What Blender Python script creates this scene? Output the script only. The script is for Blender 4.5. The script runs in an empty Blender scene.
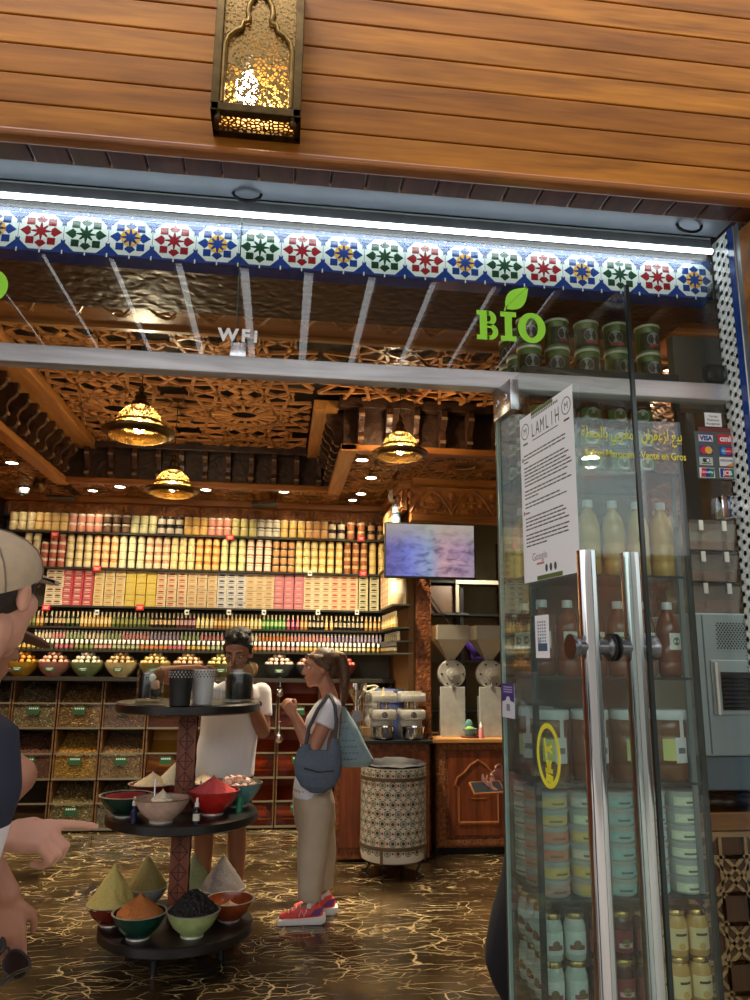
import bpy, bmesh, math, random
from mathutils import Vector, Matrix
random.seed(7)
PI = math.pi
sc = bpy.context.scene
COL = sc.collection
V = Vector

# ------------------------------------------------------------------ camera
CF, CYAW, CPITCH, CROLL = 755.0, math.radians(7), math.radians(11.9), .011
CPOS = V((0, -2.5, 1.5))
_f = V((math.sin(CYAW)*math.cos(CPITCH), math.cos(CYAW)*math.cos(CPITCH), math.sin(CPITCH)))
_r0 = _f.cross(V((0, 0, 1))).normalized()
_u0 = _r0.cross(_f)
_R = _r0*math.cos(CROLL) + _u0*math.sin(CROLL)
_U = _u0*math.cos(CROLL) - _r0*math.sin(CROLL)
def at(px, py, X=None, Y=None, Z=None):
    """the world point that a photo pixel sees on the plane X=, Y= or Z="""
    d = _f + _R*((px-375)/CF) - _U*((py-500)/CF)
    t = (Y-CPOS.y)/d.y if Y is not None else (Z-CPOS.z)/d.z if Z is not None else (X-CPOS.x)/d.x
    return CPOS + d*t
cam = bpy.data.objects.new('camera', bpy.data.cameras.new('camera'))
COL.objects.link(cam)
cam.matrix_world = Matrix(((_R.x, _U.x, -_f.x, CPOS.x), (_R.y, _U.y, -_f.y, CPOS.y), (_R.z, _U.z, -_f.z, CPOS.z), (0, 0, 0, 1)))
cam.data.sensor_fit = 'VERTICAL'; cam.data.sensor_height = 36; cam.data.sensor_width = 27
cam.data.lens = 36*CF/1000
cam.data.clip_start = .05
sc.camera = cam
sc.view_settings.view_transform = 'Standard'
try: sc.view_settings.look = 'None'
except Exception: pass
sc.view_settings.gamma = 1; sc.view_settings.use_curve_mapping = False
sc.view_settings.exposure = 0.3
sc.cycles.use_denoising = True
sc.cycles.transparent_max_bounces = 40
sc.cycles.max_bounces = 10
sc.cycles.sample_clamp_indirect = 6

# ------------------------------------------------------------------ materials
def lin(c):
    c = c/255
    return c/12.92 if c <= .04045 else ((c+.055)/1.055)**2.4
def S(r, g, b): return (lin(r), lin(g), lin(b), 1)
_mats = {}
class NT:
    def __init__(s, m): s.t = m.node_tree; s.n = s.t.nodes; s.l = s.t.links
    def add(s, typ, **kw):
        n = s.n.new(typ)
        for k, v in kw.items():
            if k.startswith('_'): setattr(n, k[1:], v)
            else:
                key = k.replace('__', ' ')
                if isinstance(v, bpy.types.NodeSocket): s.l.new(v, n.inputs[key])
                else: n.inputs[key].default_value = v
        return n
    def link(s, a, b): s.l.new(a, b)
    def coord(s, scale=(1, 1, 1), kind='Object', rot=(0, 0, 0)):
        tc = s.add('ShaderNodeTexCoord'); mp = s.add('ShaderNodeMapping')
        mp.inputs['Scale'].default_value = scale; mp.inputs['Rotation'].default_value = rot
        s.link(tc.outputs[kind], mp.inputs['Vector']); return mp.outputs['Vector']
    def ramp(s, fac, stops, interp='LINEAR'):
        r = s.add('ShaderNodeValToRGB'); r.color_ramp.interpolation = interp
        e = r.color_ramp.elements
        while len(e) < len(stops): e.new(.5)
        for el, (p, c) in zip(e, stops): el.position = p; el.color = c
        s.link(fac, r.inputs['Fac']); return r.outputs['Color']
    def math(s, op, a, b=None):
        n = s.add('ShaderNodeMath'); n.operation = op
        for i, x in enumerate((a, b)):
            if x is None: continue
            if isinstance(x, bpy.types.NodeSocket): s.link(x, n.inputs[i])
            else: n.inputs[i].default_value = x
        return n.outputs[0]
def new_mat(name):
    m = bpy.data.materials.new(name); m.use_nodes = True
    return m, NT(m), m.node_tree.nodes['Principled BSDF']
def M(name, col, rough=.5, metal=0, var=0, scale=30, bump=0, emit=0, spec=.5, coat=0, sub=0):
    """plain material with a little procedural variation"""
    if name in _mats: return _mats[name]
    m, t, p = new_mat(name)
    p.inputs['Roughness'].default_value = rough; p.inputs['Metallic'].default_value = metal
    p.inputs['Base Color'].default_value = col
    p.inputs['Specular IOR Level'].default_value = spec
    if coat: p.inputs['Coat Weight'].default_value = coat
    if var or bump:
        nz = t.add('ShaderNodeTexNoise', Vector=t.coord(), Scale=scale, Detail=4)
        if var:
            lo = tuple(max(0, x*(1-var)) for x in col[:3])+(1,); hi = tuple(min(1, x*(1+var)) for x in col[:3])+(1,)
            t.link(t.ramp(nz.outputs['Fac'], [(.3, lo), (.7, hi)]), p.inputs['Base Color'])
        if bump:
            b = t.add('ShaderNodeBump', Strength=min(1, bump), Distance=.01, Height=nz.outputs['Fac']); t.link(b.outputs[0], p.inputs['Normal'])
    if emit:
        p.inputs['Emission Color'].default_value = col; p.inputs['Emission Strength'].default_value = emit
    _mats[name] = m; return m
def wood(name, dark, light, axis='x', scale=1.0, rough=.45, bump=.15, coat=.0):
    if name in _mats: return _mats[name]
    m, t, p = new_mat(name)
    sc3 = {'x': (1.2, 14, 14), 'y': (14, 1.2, 14), 'z': (14, 14, 1.2)}[axis]
    v = t.coord(tuple(a*scale for a in sc3))
    n1 = t.add('ShaderNodeTexNoise', Vector=v, Scale=1.6, Detail=6, Distortion=.6)
    n2 = t.add('ShaderNodeTexNoise', Vector=v, Scale=7, Detail=3)
    f = t.math('ADD', t.math('MULTIPLY', n1.outputs['Fac'], .75), t.math('MULTIPLY', n2.outputs['Fac'], .25))
    t.link(t.ramp(f, [(.32, dark), (.66, light)]), p.inputs['Base Color'])
    b = t.add('ShaderNodeBump', Strength=bump, Distance=.004, Height=f); t.link(b.outputs[0], p.inputs['Normal'])
    p.inputs['Roughness'].default_value = rough
    if coat: p.inputs['Coat Weight'].default_value = coat; p.inputs['Coat Roughness'].default_value = .2
    _mats[name] = m; return m
def carved(name, dark, light, scale=26, bump=.8, rough=.45):
    """carved wood: worn relief of scrolls"""
    if name in _mats: return _mats[name]
    m, t, p = new_mat(name)
    v = t.coord()
    nz = t.add('ShaderNodeTexNoise', Vector=v, Scale=scale*.5, Detail=2)
    mx = t.add('ShaderNodeMixRGB', _blend_type='ADD', Fac=.06, Color1=v, Color2=nz.outputs['Color'])
    vo = t.add('ShaderNodeTexVoronoi', _feature='SMOOTH_F1', Vector=mx.outputs[0], Scale=scale)
    wv = t.add('ShaderNodeTexWave', _wave_type='RINGS', Vector=mx.outputs[0], Scale=scale*.28, Distortion=5, Detail=1)
    h = t.math('ADD', t.math('MULTIPLY', vo.outputs['Distance'], .8), t.math('MULTIPLY', wv.outputs['Fac'], .08))
    t.link(t.ramp(nz.outputs['Fac'], [(.3, dark), (.7, light)]), p.inputs['Base Color'])
    b = t.add('ShaderNodeBump', Strength=bump, Distance=.012, Height=h); t.link(b.outputs[0], p.inputs['Normal'])
    p.inputs['Roughness'].default_value = rough
    _mats[name] = m; return m
def glass(name, tint=(.9, .96, .94, 1), ior=1.5, rough=0.0, boost=1.0):
    """clear sheet glass: Fresnel mix of straight transmission and mirror reflection"""
    if name in _mats: return _mats[name]
    m = bpy.data.materials.new(name); m.use_nodes = True; t = NT(m)
    t.n.remove(t.n['Principled BSDF']); out = t.n['Material Output']
    r0 = ((ior-1)/(ior+1))**2; lw = t.add('ShaderNodeLayerWeight', Blend=.5)     # Schlick: the same from both sides of the sheet
    fac = t.math('ADD', t.math('MULTIPLY', t.math('POWER', lw.outputs['Facing'], 5), (1-r0)*boost), r0*boost)
    tr = t.add('ShaderNodeBsdfTransparent', Color=tint); gl = t.add('ShaderNodeBsdfGlossy', Roughness=rough)
    mx = t.add('ShaderNodeMixShader'); t.link(fac, mx.inputs[0]); t.link(tr.outputs[0], mx.inputs[1]); t.link(gl.outputs[0], mx.inputs[2])
    t.link(mx.outputs[0], out.inputs['Surface']); _mats[name] = m; return m
def pierced(name, col, scale=60, hole=.5, rough=.35, metal=1.0):
    """brass sheet pierced with an arabesque of small holes"""
    if name in _mats: return _mats[name]
    m, t, p = new_mat(name)
    vo = t.add('ShaderNodeTexVoronoi', _feature='DISTANCE_TO_EDGE', Vector=t.coord(), Scale=scale, Randomness=.75)
    nz = t.add('ShaderNodeTexNoise', Vector=t.coord(), Scale=scale*.12)
    th = t.math('MULTIPLY', t.math('ADD', nz.outputs['Fac'], .5), .16*hole/.5)
    solid = t.math('LESS_THAN', vo.outputs['Distance'], th)
    p.inputs['Base Color'].default_value = col; p.inputs['Metallic'].default_value = metal; p.inputs['Roughness'].default_value = rough
    t.link(solid, p.inputs['Alpha']); _mats[name] = m; return m

OAK = wood('varnished_planks', S(126, 74, 18), S(192, 124, 38), 'x', .8, .55, .12)
OAK2 = wood('varnished_planks_dark', S(112, 64, 16), S(176, 110, 32), 'x', .7, .55, .12)
TRIMW = wood('moulding_wood', S(116, 64, 22), S(168, 104, 44), 'x', 1, .35)
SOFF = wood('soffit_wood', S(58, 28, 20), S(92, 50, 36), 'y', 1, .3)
CEIL = carved('carved_ceiling_wood', S(34, 18, 9), S(62, 35, 17), 30, .5)
CEILD = carved('dark_carved_wood', S(44, 24, 13), S(78, 44, 22), 26, .8)
LATH = wood('lath_wood', S(140, 88, 44), S(196, 132, 72), 'x', 1, .4)
LATHY = wood('lath_wood_pale', S(140, 86, 38), S(196, 132, 66), 'y', 1, .4)
FRIEZE = carved('carved_frieze_wood', S(120, 66, 22), S(178, 108, 40), 20, .9)
PILLAR = carved('carved_pillar_wood', S(86, 46, 22), S(140, 80, 38), 40, .9)
CABW = wood('red_brown_wood', S(92, 42, 22), S(146, 76, 40), 'z', 1, .4)
CABC = carved('carved_red_wood', S(92, 46, 22), S(150, 88, 46), 60, .8)
POSTW = wood('stand_post_wood', S(88, 42, 24), S(140, 76, 46), 'z', 1.2, .5)
BLACKW = M('black_painted_wood', S(30, 27, 26), .35, var=.3, scale=20)
STEEL = M('brushed_steel', S(190, 192, 196), .25, 1, var=.1, scale=60)
CHROME = M('polished_steel', S(225, 226, 230), .09, 1)
DKSTEEL = M('dark_steel', S(70, 72, 76), .35, 1)
ALU = M('grey_aluminium', S(120, 124, 128), .4, .6, var=.15, scale=14)
CAST = M('cast_aluminium', S(184, 180, 170), .4, .4, var=.12, scale=40)
BLACK = M('black_enamel', S(16, 16, 17), .4)
RUBBER = M('black_rubber', S(20, 20, 20), .8)
WHITE = M('white_paint', S(232, 230, 224), .5)
PAPER = M('white_paper', S(238, 238, 240), .6)
INK = M('dark_ink', S(60, 66, 64), .6)
BRASS = M('aged_brass', S(122, 96, 52), .38, 1, var=.25, scale=40)
BRASSD = M('dark_brass', S(84, 68, 42), .45, 1, var=.3, scale=30)
PIERCE = pierced('pierced_brass', S(196, 164, 96), 75, .40, .4)
PIERCEL = pierced('pierced_lantern_brass', S(120, 98, 60), 85, .33, .45)
GLASS = glass('clear_glass', (.95, .975, .965, 1))
GLASSD = glass('door_glass', (.90, .95, .935, 1), 1.5)
GLASSJ = glass('jar_glass', (.92, .95, .93, 1), 1.45, .02)
GLASSB = M('green_glass_edge', S(40, 66, 58), .15)
for _m in (OAK, OAK2): _m.node_tree.nodes['Principled BSDF'].inputs['Specular IOR Level'].default_value = .22
def cloudy(name, tint, haze, frac):
    """milky clear plastic: clear sheet with a little diffuse haze"""
    m = glass(name, tint, 1.5, .12); t = NT(m); out = t.n['Material Output']; src = out.inputs['Surface'].links[0].from_socket
    df = t.add('ShaderNodeBsdfDiffuse', Color=haze); mx = t.add('ShaderNodeMixShader', Fac=frac); t.link(src, mx.inputs[1]); t.link(df.outputs[0], mx.inputs[2]); t.link(mx.outputs[0], out.inputs['Surface']); return m
PLASTIC = cloudy('cloudy_plastic', (.92, .93, .93, 1), S(210, 212, 210), .16)
_unused = glass('clear_plastic', (.86, .88, .87, 1), 1.5, .15)
BACKP = M('grey_back_panel', S(112, 104, 84), .7, var=.1, scale=8)
def marble():
    m, t, p = new_mat('brown_marble')
    v = t.coord((1, 1, 1))
    dn = t.add('ShaderNodeTexNoise', Vector=v, Scale=2.2, Detail=5)
    def warp(amount, sc3):
        d = t.add('ShaderNodeVectorMath', _operation='MULTIPLY_ADD'); t.link(dn.outputs['Color'], d.inputs[0])
        d.inputs[1].default_value = (amount,)*3; t.link(t.coord(sc3), d.inputs[2]); return d.outputs[0]
    vein = None
    for (amt, sc3, s, w, g) in ((.5, (1, 1.9, 1), 3.2, .024, 1.0), (.4, (1.2, 2.4, 1), 6.5, .03, .8), (.6, (.4, 3.0, 1), 3.6, .022, 1.0)):
        vo = t.add('ShaderNodeTexVoronoi', _feature='DISTANCE_TO_EDGE', Vector=warp(amt, sc3), Scale=s)
        k = t.ramp(vo.outputs['Distance'], [(0, (g, g, g, 1)), (w*.35, (g*.75, g*.75, g*.75, 1)), (w, (0, 0, 0, 1))])
        nz = t.add('ShaderNodeTexNoise', Vector=t.coord(), Scale=s*.9, Detail=3)
        k2 = t.math('MULTIPLY', k, t.ramp(nz.outputs['Fac'], [(.46, (0, 0, 0, 1)), (.6, (1, 1, 1, 1))]))
        vein = k2 if vein is None else t.math('MAXIMUM', vein, k2)
    base = t.ramp(dn.outputs['Fac'], [(.35, S(34, 25, 16)), (.5, S(58, 45, 28)), (.7, S(92, 74, 48))])
    mx = t.add('ShaderNodeMixRGB', Fac=vein, Color1=base, Color2=S(216, 190, 142)); t.link(mx.outputs[0], p.inputs['Base Color'])
    p.inputs['Roughness'].default_value = .14
    return m
MARBLE = marble()

# ------------------------------------------------------------------ mesh builder
ORG = {}
class MB:
    def __init__(s): s.v = []; s.f = []; s.m = []
    def add(s, vs, fs, mi=0):
        b = len(s.v); s.v += [V(x) for x in vs]
        for f in fs: s.f.append([b+i for i in f]); s.m.append(mi)
        return s
    def box(s, x0, x1, y0, y1, z0, z1, mi=0):
        return s.add([(x0,y0,z0),(x1,y0,z0),(x1,y1,z0),(x0,y1,z0),(x0,y0,z1),(x1,y0,z1),(x1,y1,z1),(x0,y1,z1)],
                     [(3,2,1,0),(4,5,6,7),(0,1,5,4),(1,2,6,5),(2,3,7,6),(3,0,4,7)], mi)
    def obox(s, c, ax, ay, az, mi=0):
        """box with centre c and half-axis vectors"""
        c = V(c); ax = V(ax); ay = V(ay); az = V(az)
        vs = [c+ax*i+ay*j+az*k for k in (-1, 1) for (i, j) in ((-1, -1), (1, -1), (1, 1), (-1, 1))]
        fs = [(3,2,1,0),(4,5,6,7),(0,1,5,4),(1,2,6,5),(2,3,7,6),(3,0,4,7)]
        if ax.cross(ay).dot(az) < 0: fs = [tuple(reversed(f)) for f in fs]
        return s.add(vs, fs, mi)
    def bar(s, p0, p1, w, h, up=(0, 0, 1), mi=0):
        p0 = V(p0); p1 = V(p1); d = (p1-p0); n = d.normalized(); sd = n.cross(V(up))
        if sd.length < 1e-5: sd = n.cross(V((1, 0, 0)))
        sd.normalize(); u = sd.cross(n)
        return s.obox((p0+p1)/2, d/2, sd*w/2, u*h/2, mi)
    def lathe(s, c, prof, n=24, mi=0, axis=None, mis=None):
        """profile [(r, h)] about axis; closes at r=0"""
        c = V(c); az = V(axis or (0, 0, 1)).normalized(); ax = az.orthogonal().normalized() if axis else V((1, 0, 0)); ay = az.cross(ax)
        b = len(s.v); rows = []
        for (r, h) in prof:
            if r <= 1e-6: s.v.append(c+az*h); rows.append([len(s.v)-1])
            else:
                row = []
                for i in range(n):
                    a = 2*PI*i/n; s.v.append(c+az*h+ax*(r*math.cos(a))+ay*(r*math.sin(a))); row.append(len(s.v)-1)
                rows.append(row)
        for k in range(len(rows)-1):
            A, B = rows[k], rows[k+1]; m_ = mis[k] if mis else mi
            if len(A) == 1 and len(B) == 1: continue
            for i in range(n):
                j = (i+1) % n
                if len(A) == 1: s.f.append([A[0], B[j], B[i]])
                elif len(B) == 1: s.f.append([A[i], A[j], B[0]])
                else: s.f.append([A[i], A[j], B[j], B[i]])
                s.m.append(m_)
        return s
    def cyl(s, p0, p1, r0, r1=None, n=16, mi=0):
        r1 = r0 if r1 is None else r1; p0 = V(p0); d = V(p1)-p0
        return s.lathe(p0, [(0, 0), (r0, 0), (r1, d.length), (0, d.length)], n, mi, axis=d)
    def ell(s, c, rx, ry=None, rz=None, ax=(1,0,0), ay=(0,1,0), az=(0,0,1), n=16, mi=0):
        ry = rx if ry is None else ry; rz = rx if rz is None else rz
        c = V(c); ax = V(ax)*rx; ay = V(ay)*ry; az = V(az)*rz; h = max(6, n//2)
        b = len(s.v); rows = []
        for k in range(h+1):
            t = PI*k/h - PI/2; r = math.cos(t); z = math.sin(t)
            if k in (0, h): s.v.append(c+az*z); rows.append([len(s.v)-1])
            else:
                row = []
                for i in range(n):
                    a = 2*PI*i/n; s.v.append(c+ax*(r*math.cos(a))+ay*(r*math.sin(a))+az*z); row.append(len(s.v)-1)
                rows.append(row)
        for k in range(h):
            A, B = rows[k], rows[k+1]
            for i in range(n):
                j = (i+1) % n
                if len(A) == 1: s.f.append([A[0], B[j], B[i]])
                elif len(B) == 1: s.f.append([A[i], A[j], B[0]])
                else: s.f.append([A[i], A[j], B[j], B[i]])
                s.m.append(mi)
        return s
    def tube(s, pts, r, n=8, mi=0):
        pts = [V(p) for p in pts]; rs = r if isinstance(r, (list, tuple)) else [r]*len(pts)
        rows = []; up = None
        for i, p in enumerate(pts):
            d = (pts[min(i+1, len(pts)-1)]-pts[max(i-1, 0)]).normalized()
            if up is None: up = d.orthogonal().normalized()
            up = (up-d*up.dot(d)).normalized(); sd = d.cross(up)
            row = []
            for k in range(n):
                a = 2*PI*k/n; s.v.append(p+up*(rs[i]*math.cos(a))+sd*(rs[i]*math.sin(a))); row.append(len(s.v)-1)
            rows.append(row)
        for A, B in zip(rows, rows[1:]):
            for i in range(n):
                j = (i+1) % n; s.f.append([A[i], A[j], B[j], B[i]]); s.m.append(mi)
        s.f.append(list(reversed(rows[0]))); s.m.append(mi); s.f.append(rows[-1]); s.m.append(mi)
        return s
    def prism(s, poly, o, ax, ay, th, mi=0):
        """polygon [(u,v)] in frame o,ax,ay, extruded by th along ax x ay"""
        o = V(o); ax = V(ax); ay = V(ay); az = ax.cross(ay).normalized()*th; n = len(poly)
        ar = sum(poly[i][0]*poly[(i+1) % n][1]-poly[(i+1) % n][0]*poly[i][1] for i in range(n))
        if ar < 0: poly = list(reversed(poly))
        a = [o+ax*u+ay*w for u, w in poly]; b = [p+az for p in a]
        fs = [tuple(range(n-1, -1, -1)), tuple(range(n, 2*n))] + [(i, (i+1) % n, n+(i+1) % n, n+i) for i in range(n)]
        return s.add(a+b, fs, mi)
    def loft(s, secs, side, fwd, n=20, mi=0):
        """closed stack of ellipses [(centre, half_w, half_d)]"""
        side = V(side); fwd = V(fwd); rows = []
        for (c, w, d) in secs:
            row = []
            for k in range(n):
                a = 2*PI*k/n; s.v.append(V(c)+side*(w*math.cos(a))+fwd*(d*math.sin(a))); row.append(len(s.v)-1)
            rows.append(row)
        for A, B in zip(rows, rows[1:]):
            for i in range(n):
                j = (i+1) % n; s.f.append([A[i], A[j], B[j], B[i]]); s.m.append(mi)
        s.f.append(list(reversed(rows[0]))); s.m.append(mi); s.f.append(rows[-1]); s.m.append(mi)
        return s
    def cap(s, p0, r0, p1, r1, n=12, mi=0):
        """tapered capsule"""
        s.ell(p0, r0, n=n, mi=mi); s.ell(p1, r1, n=n, mi=mi)
        if (V(p1)-V(p0)).length > 1e-5: s.cyl(p0, p1, r0, r1, n, mi)
        return s
    def chain(s, pts, rs, n=12):
        for i in range(len(pts)-1): s.cap(pts[i], rs[i], pts[i+1], rs[i+1], n)
        return s
    def mesh(s, name, mats, off=V((0, 0, 0)), smooth=35, bevel=0, fix=False):
        me = bpy.data.meshes.new(name)
        me.from_pydata([v-off for v in s.v], [], s.f)
        for m_ in (mats if isinstance(mats, (list, tuple)) else [mats]): me.materials.append(m_)
        me.polygons.foreach_set('material_index', s.m)
        if bevel or fix:
            bm = bmesh.new(); bm.from_mesh(me)
            if fix: bmesh.ops.recalc_face_normals(bm, faces=bm.faces)
            if bevel:
                ed = [e for e in bm.edges if len(e.link_faces) == 2 and e.calc_face_angle(0) > .6]
                bmesh.ops.bevel(bm, geom=ed, offset=bevel, segments=2, affect='EDGES', profile=.5, clamp_overlap=True)
            bm.to_mesh(me); bm.free()
        if smooth:
            me.polygons.foreach_set('use_smooth', [True]*len(me.polygons)); me.set_sharp_from_angle(angle=math.radians(smooth))
        me.update(); return me
    def base(s):
        xs = [v.x for v in s.v]; ys = [v.y for v in s.v]; zs = [v.z for v in s.v]
        return V(((min(xs)+max(xs))/2, (min(ys)+max(ys))/2, min(zs)))
    def build(s, name, mats, parent=None, smooth=35, bevel=0, org=None, fix=False):
        if parent is not None: off = ORG[parent.name]
        else: off = V(org) if org is not None else s.base()
        o = bpy.data.objects.new(name, s.mesh(name, mats, off, smooth, bevel, fix)); COL.objects.link(o)
        if parent is not None: o.parent = parent
        else: o.location = off
        ORG[o.name] = off
        return o
def thing(name, loc, label, cat, group=None):
    o = bpy.data.objects.new(name, None); COL.objects.link(o); o.location = V(loc); o.empty_display_size = .05
    ORG[o.name] = V(loc); return tag(o, label, cat, group)
def tag(o, label, cat, group=None, kind=None):
    o['label'] = label; o['category'] = cat
    if group: o['group'] = group
    if kind: o['kind'] = kind
    return o
def struct(o): o['kind'] = 'structure'; return o
def stuff(o, label, cat, group=None): return tag(o, label, cat, group, 'stuff')
def dup(o, loc=None, rotz=None, parent=None):
    c = o.copy(); COL.objects.link(c)
    if parent is not None: c.parent = parent
    if loc is not None: c.location = V(loc)
    if rotz is not None: c.rotation_euler[2] = rotz
    ORG[c.name] = c.location.copy() if parent is None else V((0, 0, 0))
    for ch in list(o.children): dup(ch, parent=c)
    return c
def remesh(mb, name, mat, parent, voxel=.008, it=3, org=None):
    """one continuous skin over everything collected in mb"""
    off = ORG[parent.name] if parent is not None else (V(org) if org is not None else mb.base())
    me = mb.mesh(name, mat, off, 0)
    o = bpy.data.objects.new(name, me); COL.objects.link(o)
    r = o.modifiers.new('r', 'REMESH'); r.mode = 'VOXEL'; r.voxel_size = voxel
    sm = o.modifiers.new('s', 'SMOOTH'); sm.factor = .5; sm.iterations = it
    dg = bpy.context.evaluated_depsgraph_get(); ev = bpy.data.meshes.new_from_object(o.evaluated_get(dg))
    o.modifiers.clear(); o.data = ev; bpy.data.meshes.remove(me); ev.name = name
    ev.materials.clear(); ev.materials.append(mat)
    ev.polygons.foreach_set('material_index', [0]*len(ev.polygons))
    ev.polygons.foreach_set('use_smooth', [True]*len(ev.polygons))
    if parent is not None: o.parent = parent
    else: o.location = off
    ORG[o.name] = off
    return o
def text_mb(txt, size, o, ax, ay, th=.001, bold=0.0, align='LEFT', mb=None, mi=0, sx=1.0):
    """lettering as a thin solid in the frame o, ax, ay"""
    cu = bpy.data.curves.new('t', 'FONT'); cu.body = txt; cu.size = size; cu.offset = bold; cu.align_x = align; cu.resolution_u = 3
    ob = bpy.data.objects.new('t', cu); COL.objects.link(ob)
    dg = bpy.context.evaluated_depsgraph_get(); dg.update(); me = bpy.data.meshes.new_from_object(ob.evaluated_get(dg))
    mb = mb or MB(); o = V(o); ax = V(ax); ay = V(ay); az = ax.cross(ay).normalized()*th
    mb.add([o+ax*(v.co.x*sx)+ay*v.co.y+az for v in me.vertices], [tuple(p.vertices) for p in me.polygons], mi)
    bpy.data.objects.remove(ob); bpy.data.curves.remove(cu); bpy.data.meshes.remove(me)
    return mb
def spot(name, loc, power, col, ang=100, blend=.6, rad=.04, aim=(0, 0, -1)):
    l = bpy.data.lights.new(name, 'SPOT'); l.energy = power; l.color = col; l.spot_size = math.radians(ang); l.spot_blend = blend; l.shadow_soft_size = rad
    o = bpy.data.objects.new(name, l); COL.objects.link(o); o.location = loc
    o.rotation_euler = V(aim).to_track_quat('-Z', 'Y').to_euler(); return o
def point(name, loc, power, col, rad=.03):
    l = bpy.data.lights.new(name, 'POINT'); l.energy = power; l.color = col; l.shadow_soft_size = rad
    o = bpy.data.objects.new(name, l); COL.objects.link(o); o.location = loc; return o
def area(name, loc, power, col, sx, sy, aim=(0, 0, -1)):
    l = bpy.data.lights.new(name, 'AREA'); l.energy = power; l.color = col; l.shape = 'RECTANGLE'; l.size = sx; l.size_y = sy
    o = bpy.data.objects.new(name, l); COL.objects.link(o); o.location = loc
    o.rotation_euler = V(aim).to_track_quat('-Z', 'Y').to_euler(); return o
ORD = ['first', 'second', 'third', 'fourth', 'fifth', 'sixth', 'seventh', 'eighth', 'ninth', 'tenth', 'eleventh', 'twelfth']
# ================================================================== SETTING: shell
struct(MB().box(-4.2, 4.2, -.2, 5.4, -.06, 0).build('floor', MARBLE, smooth=0))
struct(MB().box(-8, 8, -9, -.2, -.08, -.004).build('floor_street', M('street_paving', S(150, 142, 130), .8, var=.15, scale=3, bump=.3), smooth=0))
ZL, ZU = 3.0, 3.32
CX0, CX1, CY0, CY1 = -1.9, .41, .86, 4.15      # main coffer
EX1, EY1 = 1.95, 2.75                          # its arm to the east
struct(MB().box(-2.8, 2.6, 5.15, 5.25, 0, 3.5).build('wall_back', BACKP, smooth=0))
struct(MB().box(-2.9, -2.7, .05, 5.1, 0, 3.5).build('wall_left', CABW, smooth=0))
struct(MB().box(2.5, 2.6, -.1, 5.1, 0, 3.5).build('wall_right', M('dim_wall', S(96, 84, 66), .7, var=.1), smooth=0))
struct(MB().box(1.1, 1.2, 4.0, 5.14, 0, 3.0).build('wall_return', M('warm_panel', S(150, 110, 62), .6, var=.1), smooth=0))
ceil = MB()
for (x0, x1, y0, y1) in ((-2.75, 2.55, .1, CY0), (-2.75, CX0, CY0, 5.05), (CX0, 2.55, CY1, 5.05), (CX1, 2.55, EY1, CY1), (EX1, 2.55, CY0, EY1)):
    ceil.box(x0, x1, y0, y1, ZL, ZL+.52)
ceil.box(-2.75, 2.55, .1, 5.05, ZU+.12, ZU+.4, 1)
ceil = struct(ceil.build('ceiling', [CEIL, M('coffer_gap_shade', S(26, 15, 9), .8, var=.2)], smooth=0, org=(0, 2.5, 3.0)))  # near-black backing: shade deep in the lattice gaps put into the colour
# --- star lattice of laths: rosettes of interlaced {16/k} stars, clipped to a rectangle
def clip(p, q, x0, x1, y0, y1):
    t0, t1 = 0.0, 1.0; dx, dy = q[0]-p[0], q[1]-p[1]
    for a, b in ((-dx, p[0]-x0), (dx, x1-p[0]), (-dy, p[1]-y0), (dy, y1-p[1])):
        if abs(a) < 1e-9:
            if b < 0: return None
        else:
            t = b/a
            if a < 0: t0 = max(t0, t)
            else: t1 = min(t1, t)
    if t1-t0 < 1e-3: return None
    return (p[0]+dx*t0, p[1]+dy*t0), (p[0]+dx*t1, p[1]+dy*t1)
def lattice(mb, x0, x1, y0, y1, z, cs, R, w=.016, h=.012, ks=(5, 7), n=16):
    for (cx, cy) in cs:
        pts = [(cx+R*math.cos(2*PI*(i+.5)/n), cy+R*math.sin(2*PI*(i+.5)/n)) for i in range(n)]
        segs = [(pts[i], pts[(i+k) % n]) for k in ks for i in range(n)]
        r1, r2 = R*.17, R*.42
        for i in range(n):
            a = 2*PI*i/n
            segs.append(((cx+r1*math.cos(a), cy+r1*math.sin(a)), (cx+r2*math.cos(a), cy+r2*math.sin(a))))
            b = 2*PI*(i+1)/n; segs.append(((cx+r1*math.cos(a), cy+r1*math.sin(a)), (cx+r1*math.cos(b), cy+r1*math.sin(b))))
        for (p, q) in segs:
            c = clip(p, q, x0, x1, y0, y1)
            if c: mb.bar((*c[0], z), (*c[1], z), w, h)
lt = MB(); RR = .66
lattice(lt, CX0+.28, CX1-.24, CY0+.1, CY1-.12, ZU+.012, [(-1.28+.95*i_, 1.25+.95*j_) for i_ in range(2) for j_ in range(4)], RR, .022, .02, (6,))
struct(lt.build('ceiling_lattice', LATH, ceil, smooth=0))
lt = MB(); lattice(lt, CX1-.2, EX1-.1, CY0+.1, EY1-.1, ZU+.012, [(.75, 1.3), (1.6, 1.3), (.75, 2.2), (1.6, 2.2)], RR, .022, .02, (6,))
struct(lt.build('ceiling_lattice', LATH, ceil, smooth=0))
lt = MB(); lattice(lt, -2.68, CX0-.1, CY0, 4.9, ZL-.004, [(-2.3, 1.3+.8*i) for i in range(5)], .6, .016, .012)
struct(lt.build('ceiling_lattice', LATHY, ceil, smooth=0))
lt = MB(); lattice(lt, CX0, 1.0, CY1+.08, 4.8, ZL-.004, [(-1.7+.65*i, 4.5) for i in range(5)], .5, .016, .012)
struct(lt.build('ceiling_lattice', LATH, ceil, smooth=0))
lt = MB(); lattice(lt, CX1+.1, 1.06, EY1+.08, 4.8, ZL-.004, [(.8, 3.1), (.8, 3.9), (.8, 4.6)], .55, .016, .012)
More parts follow.
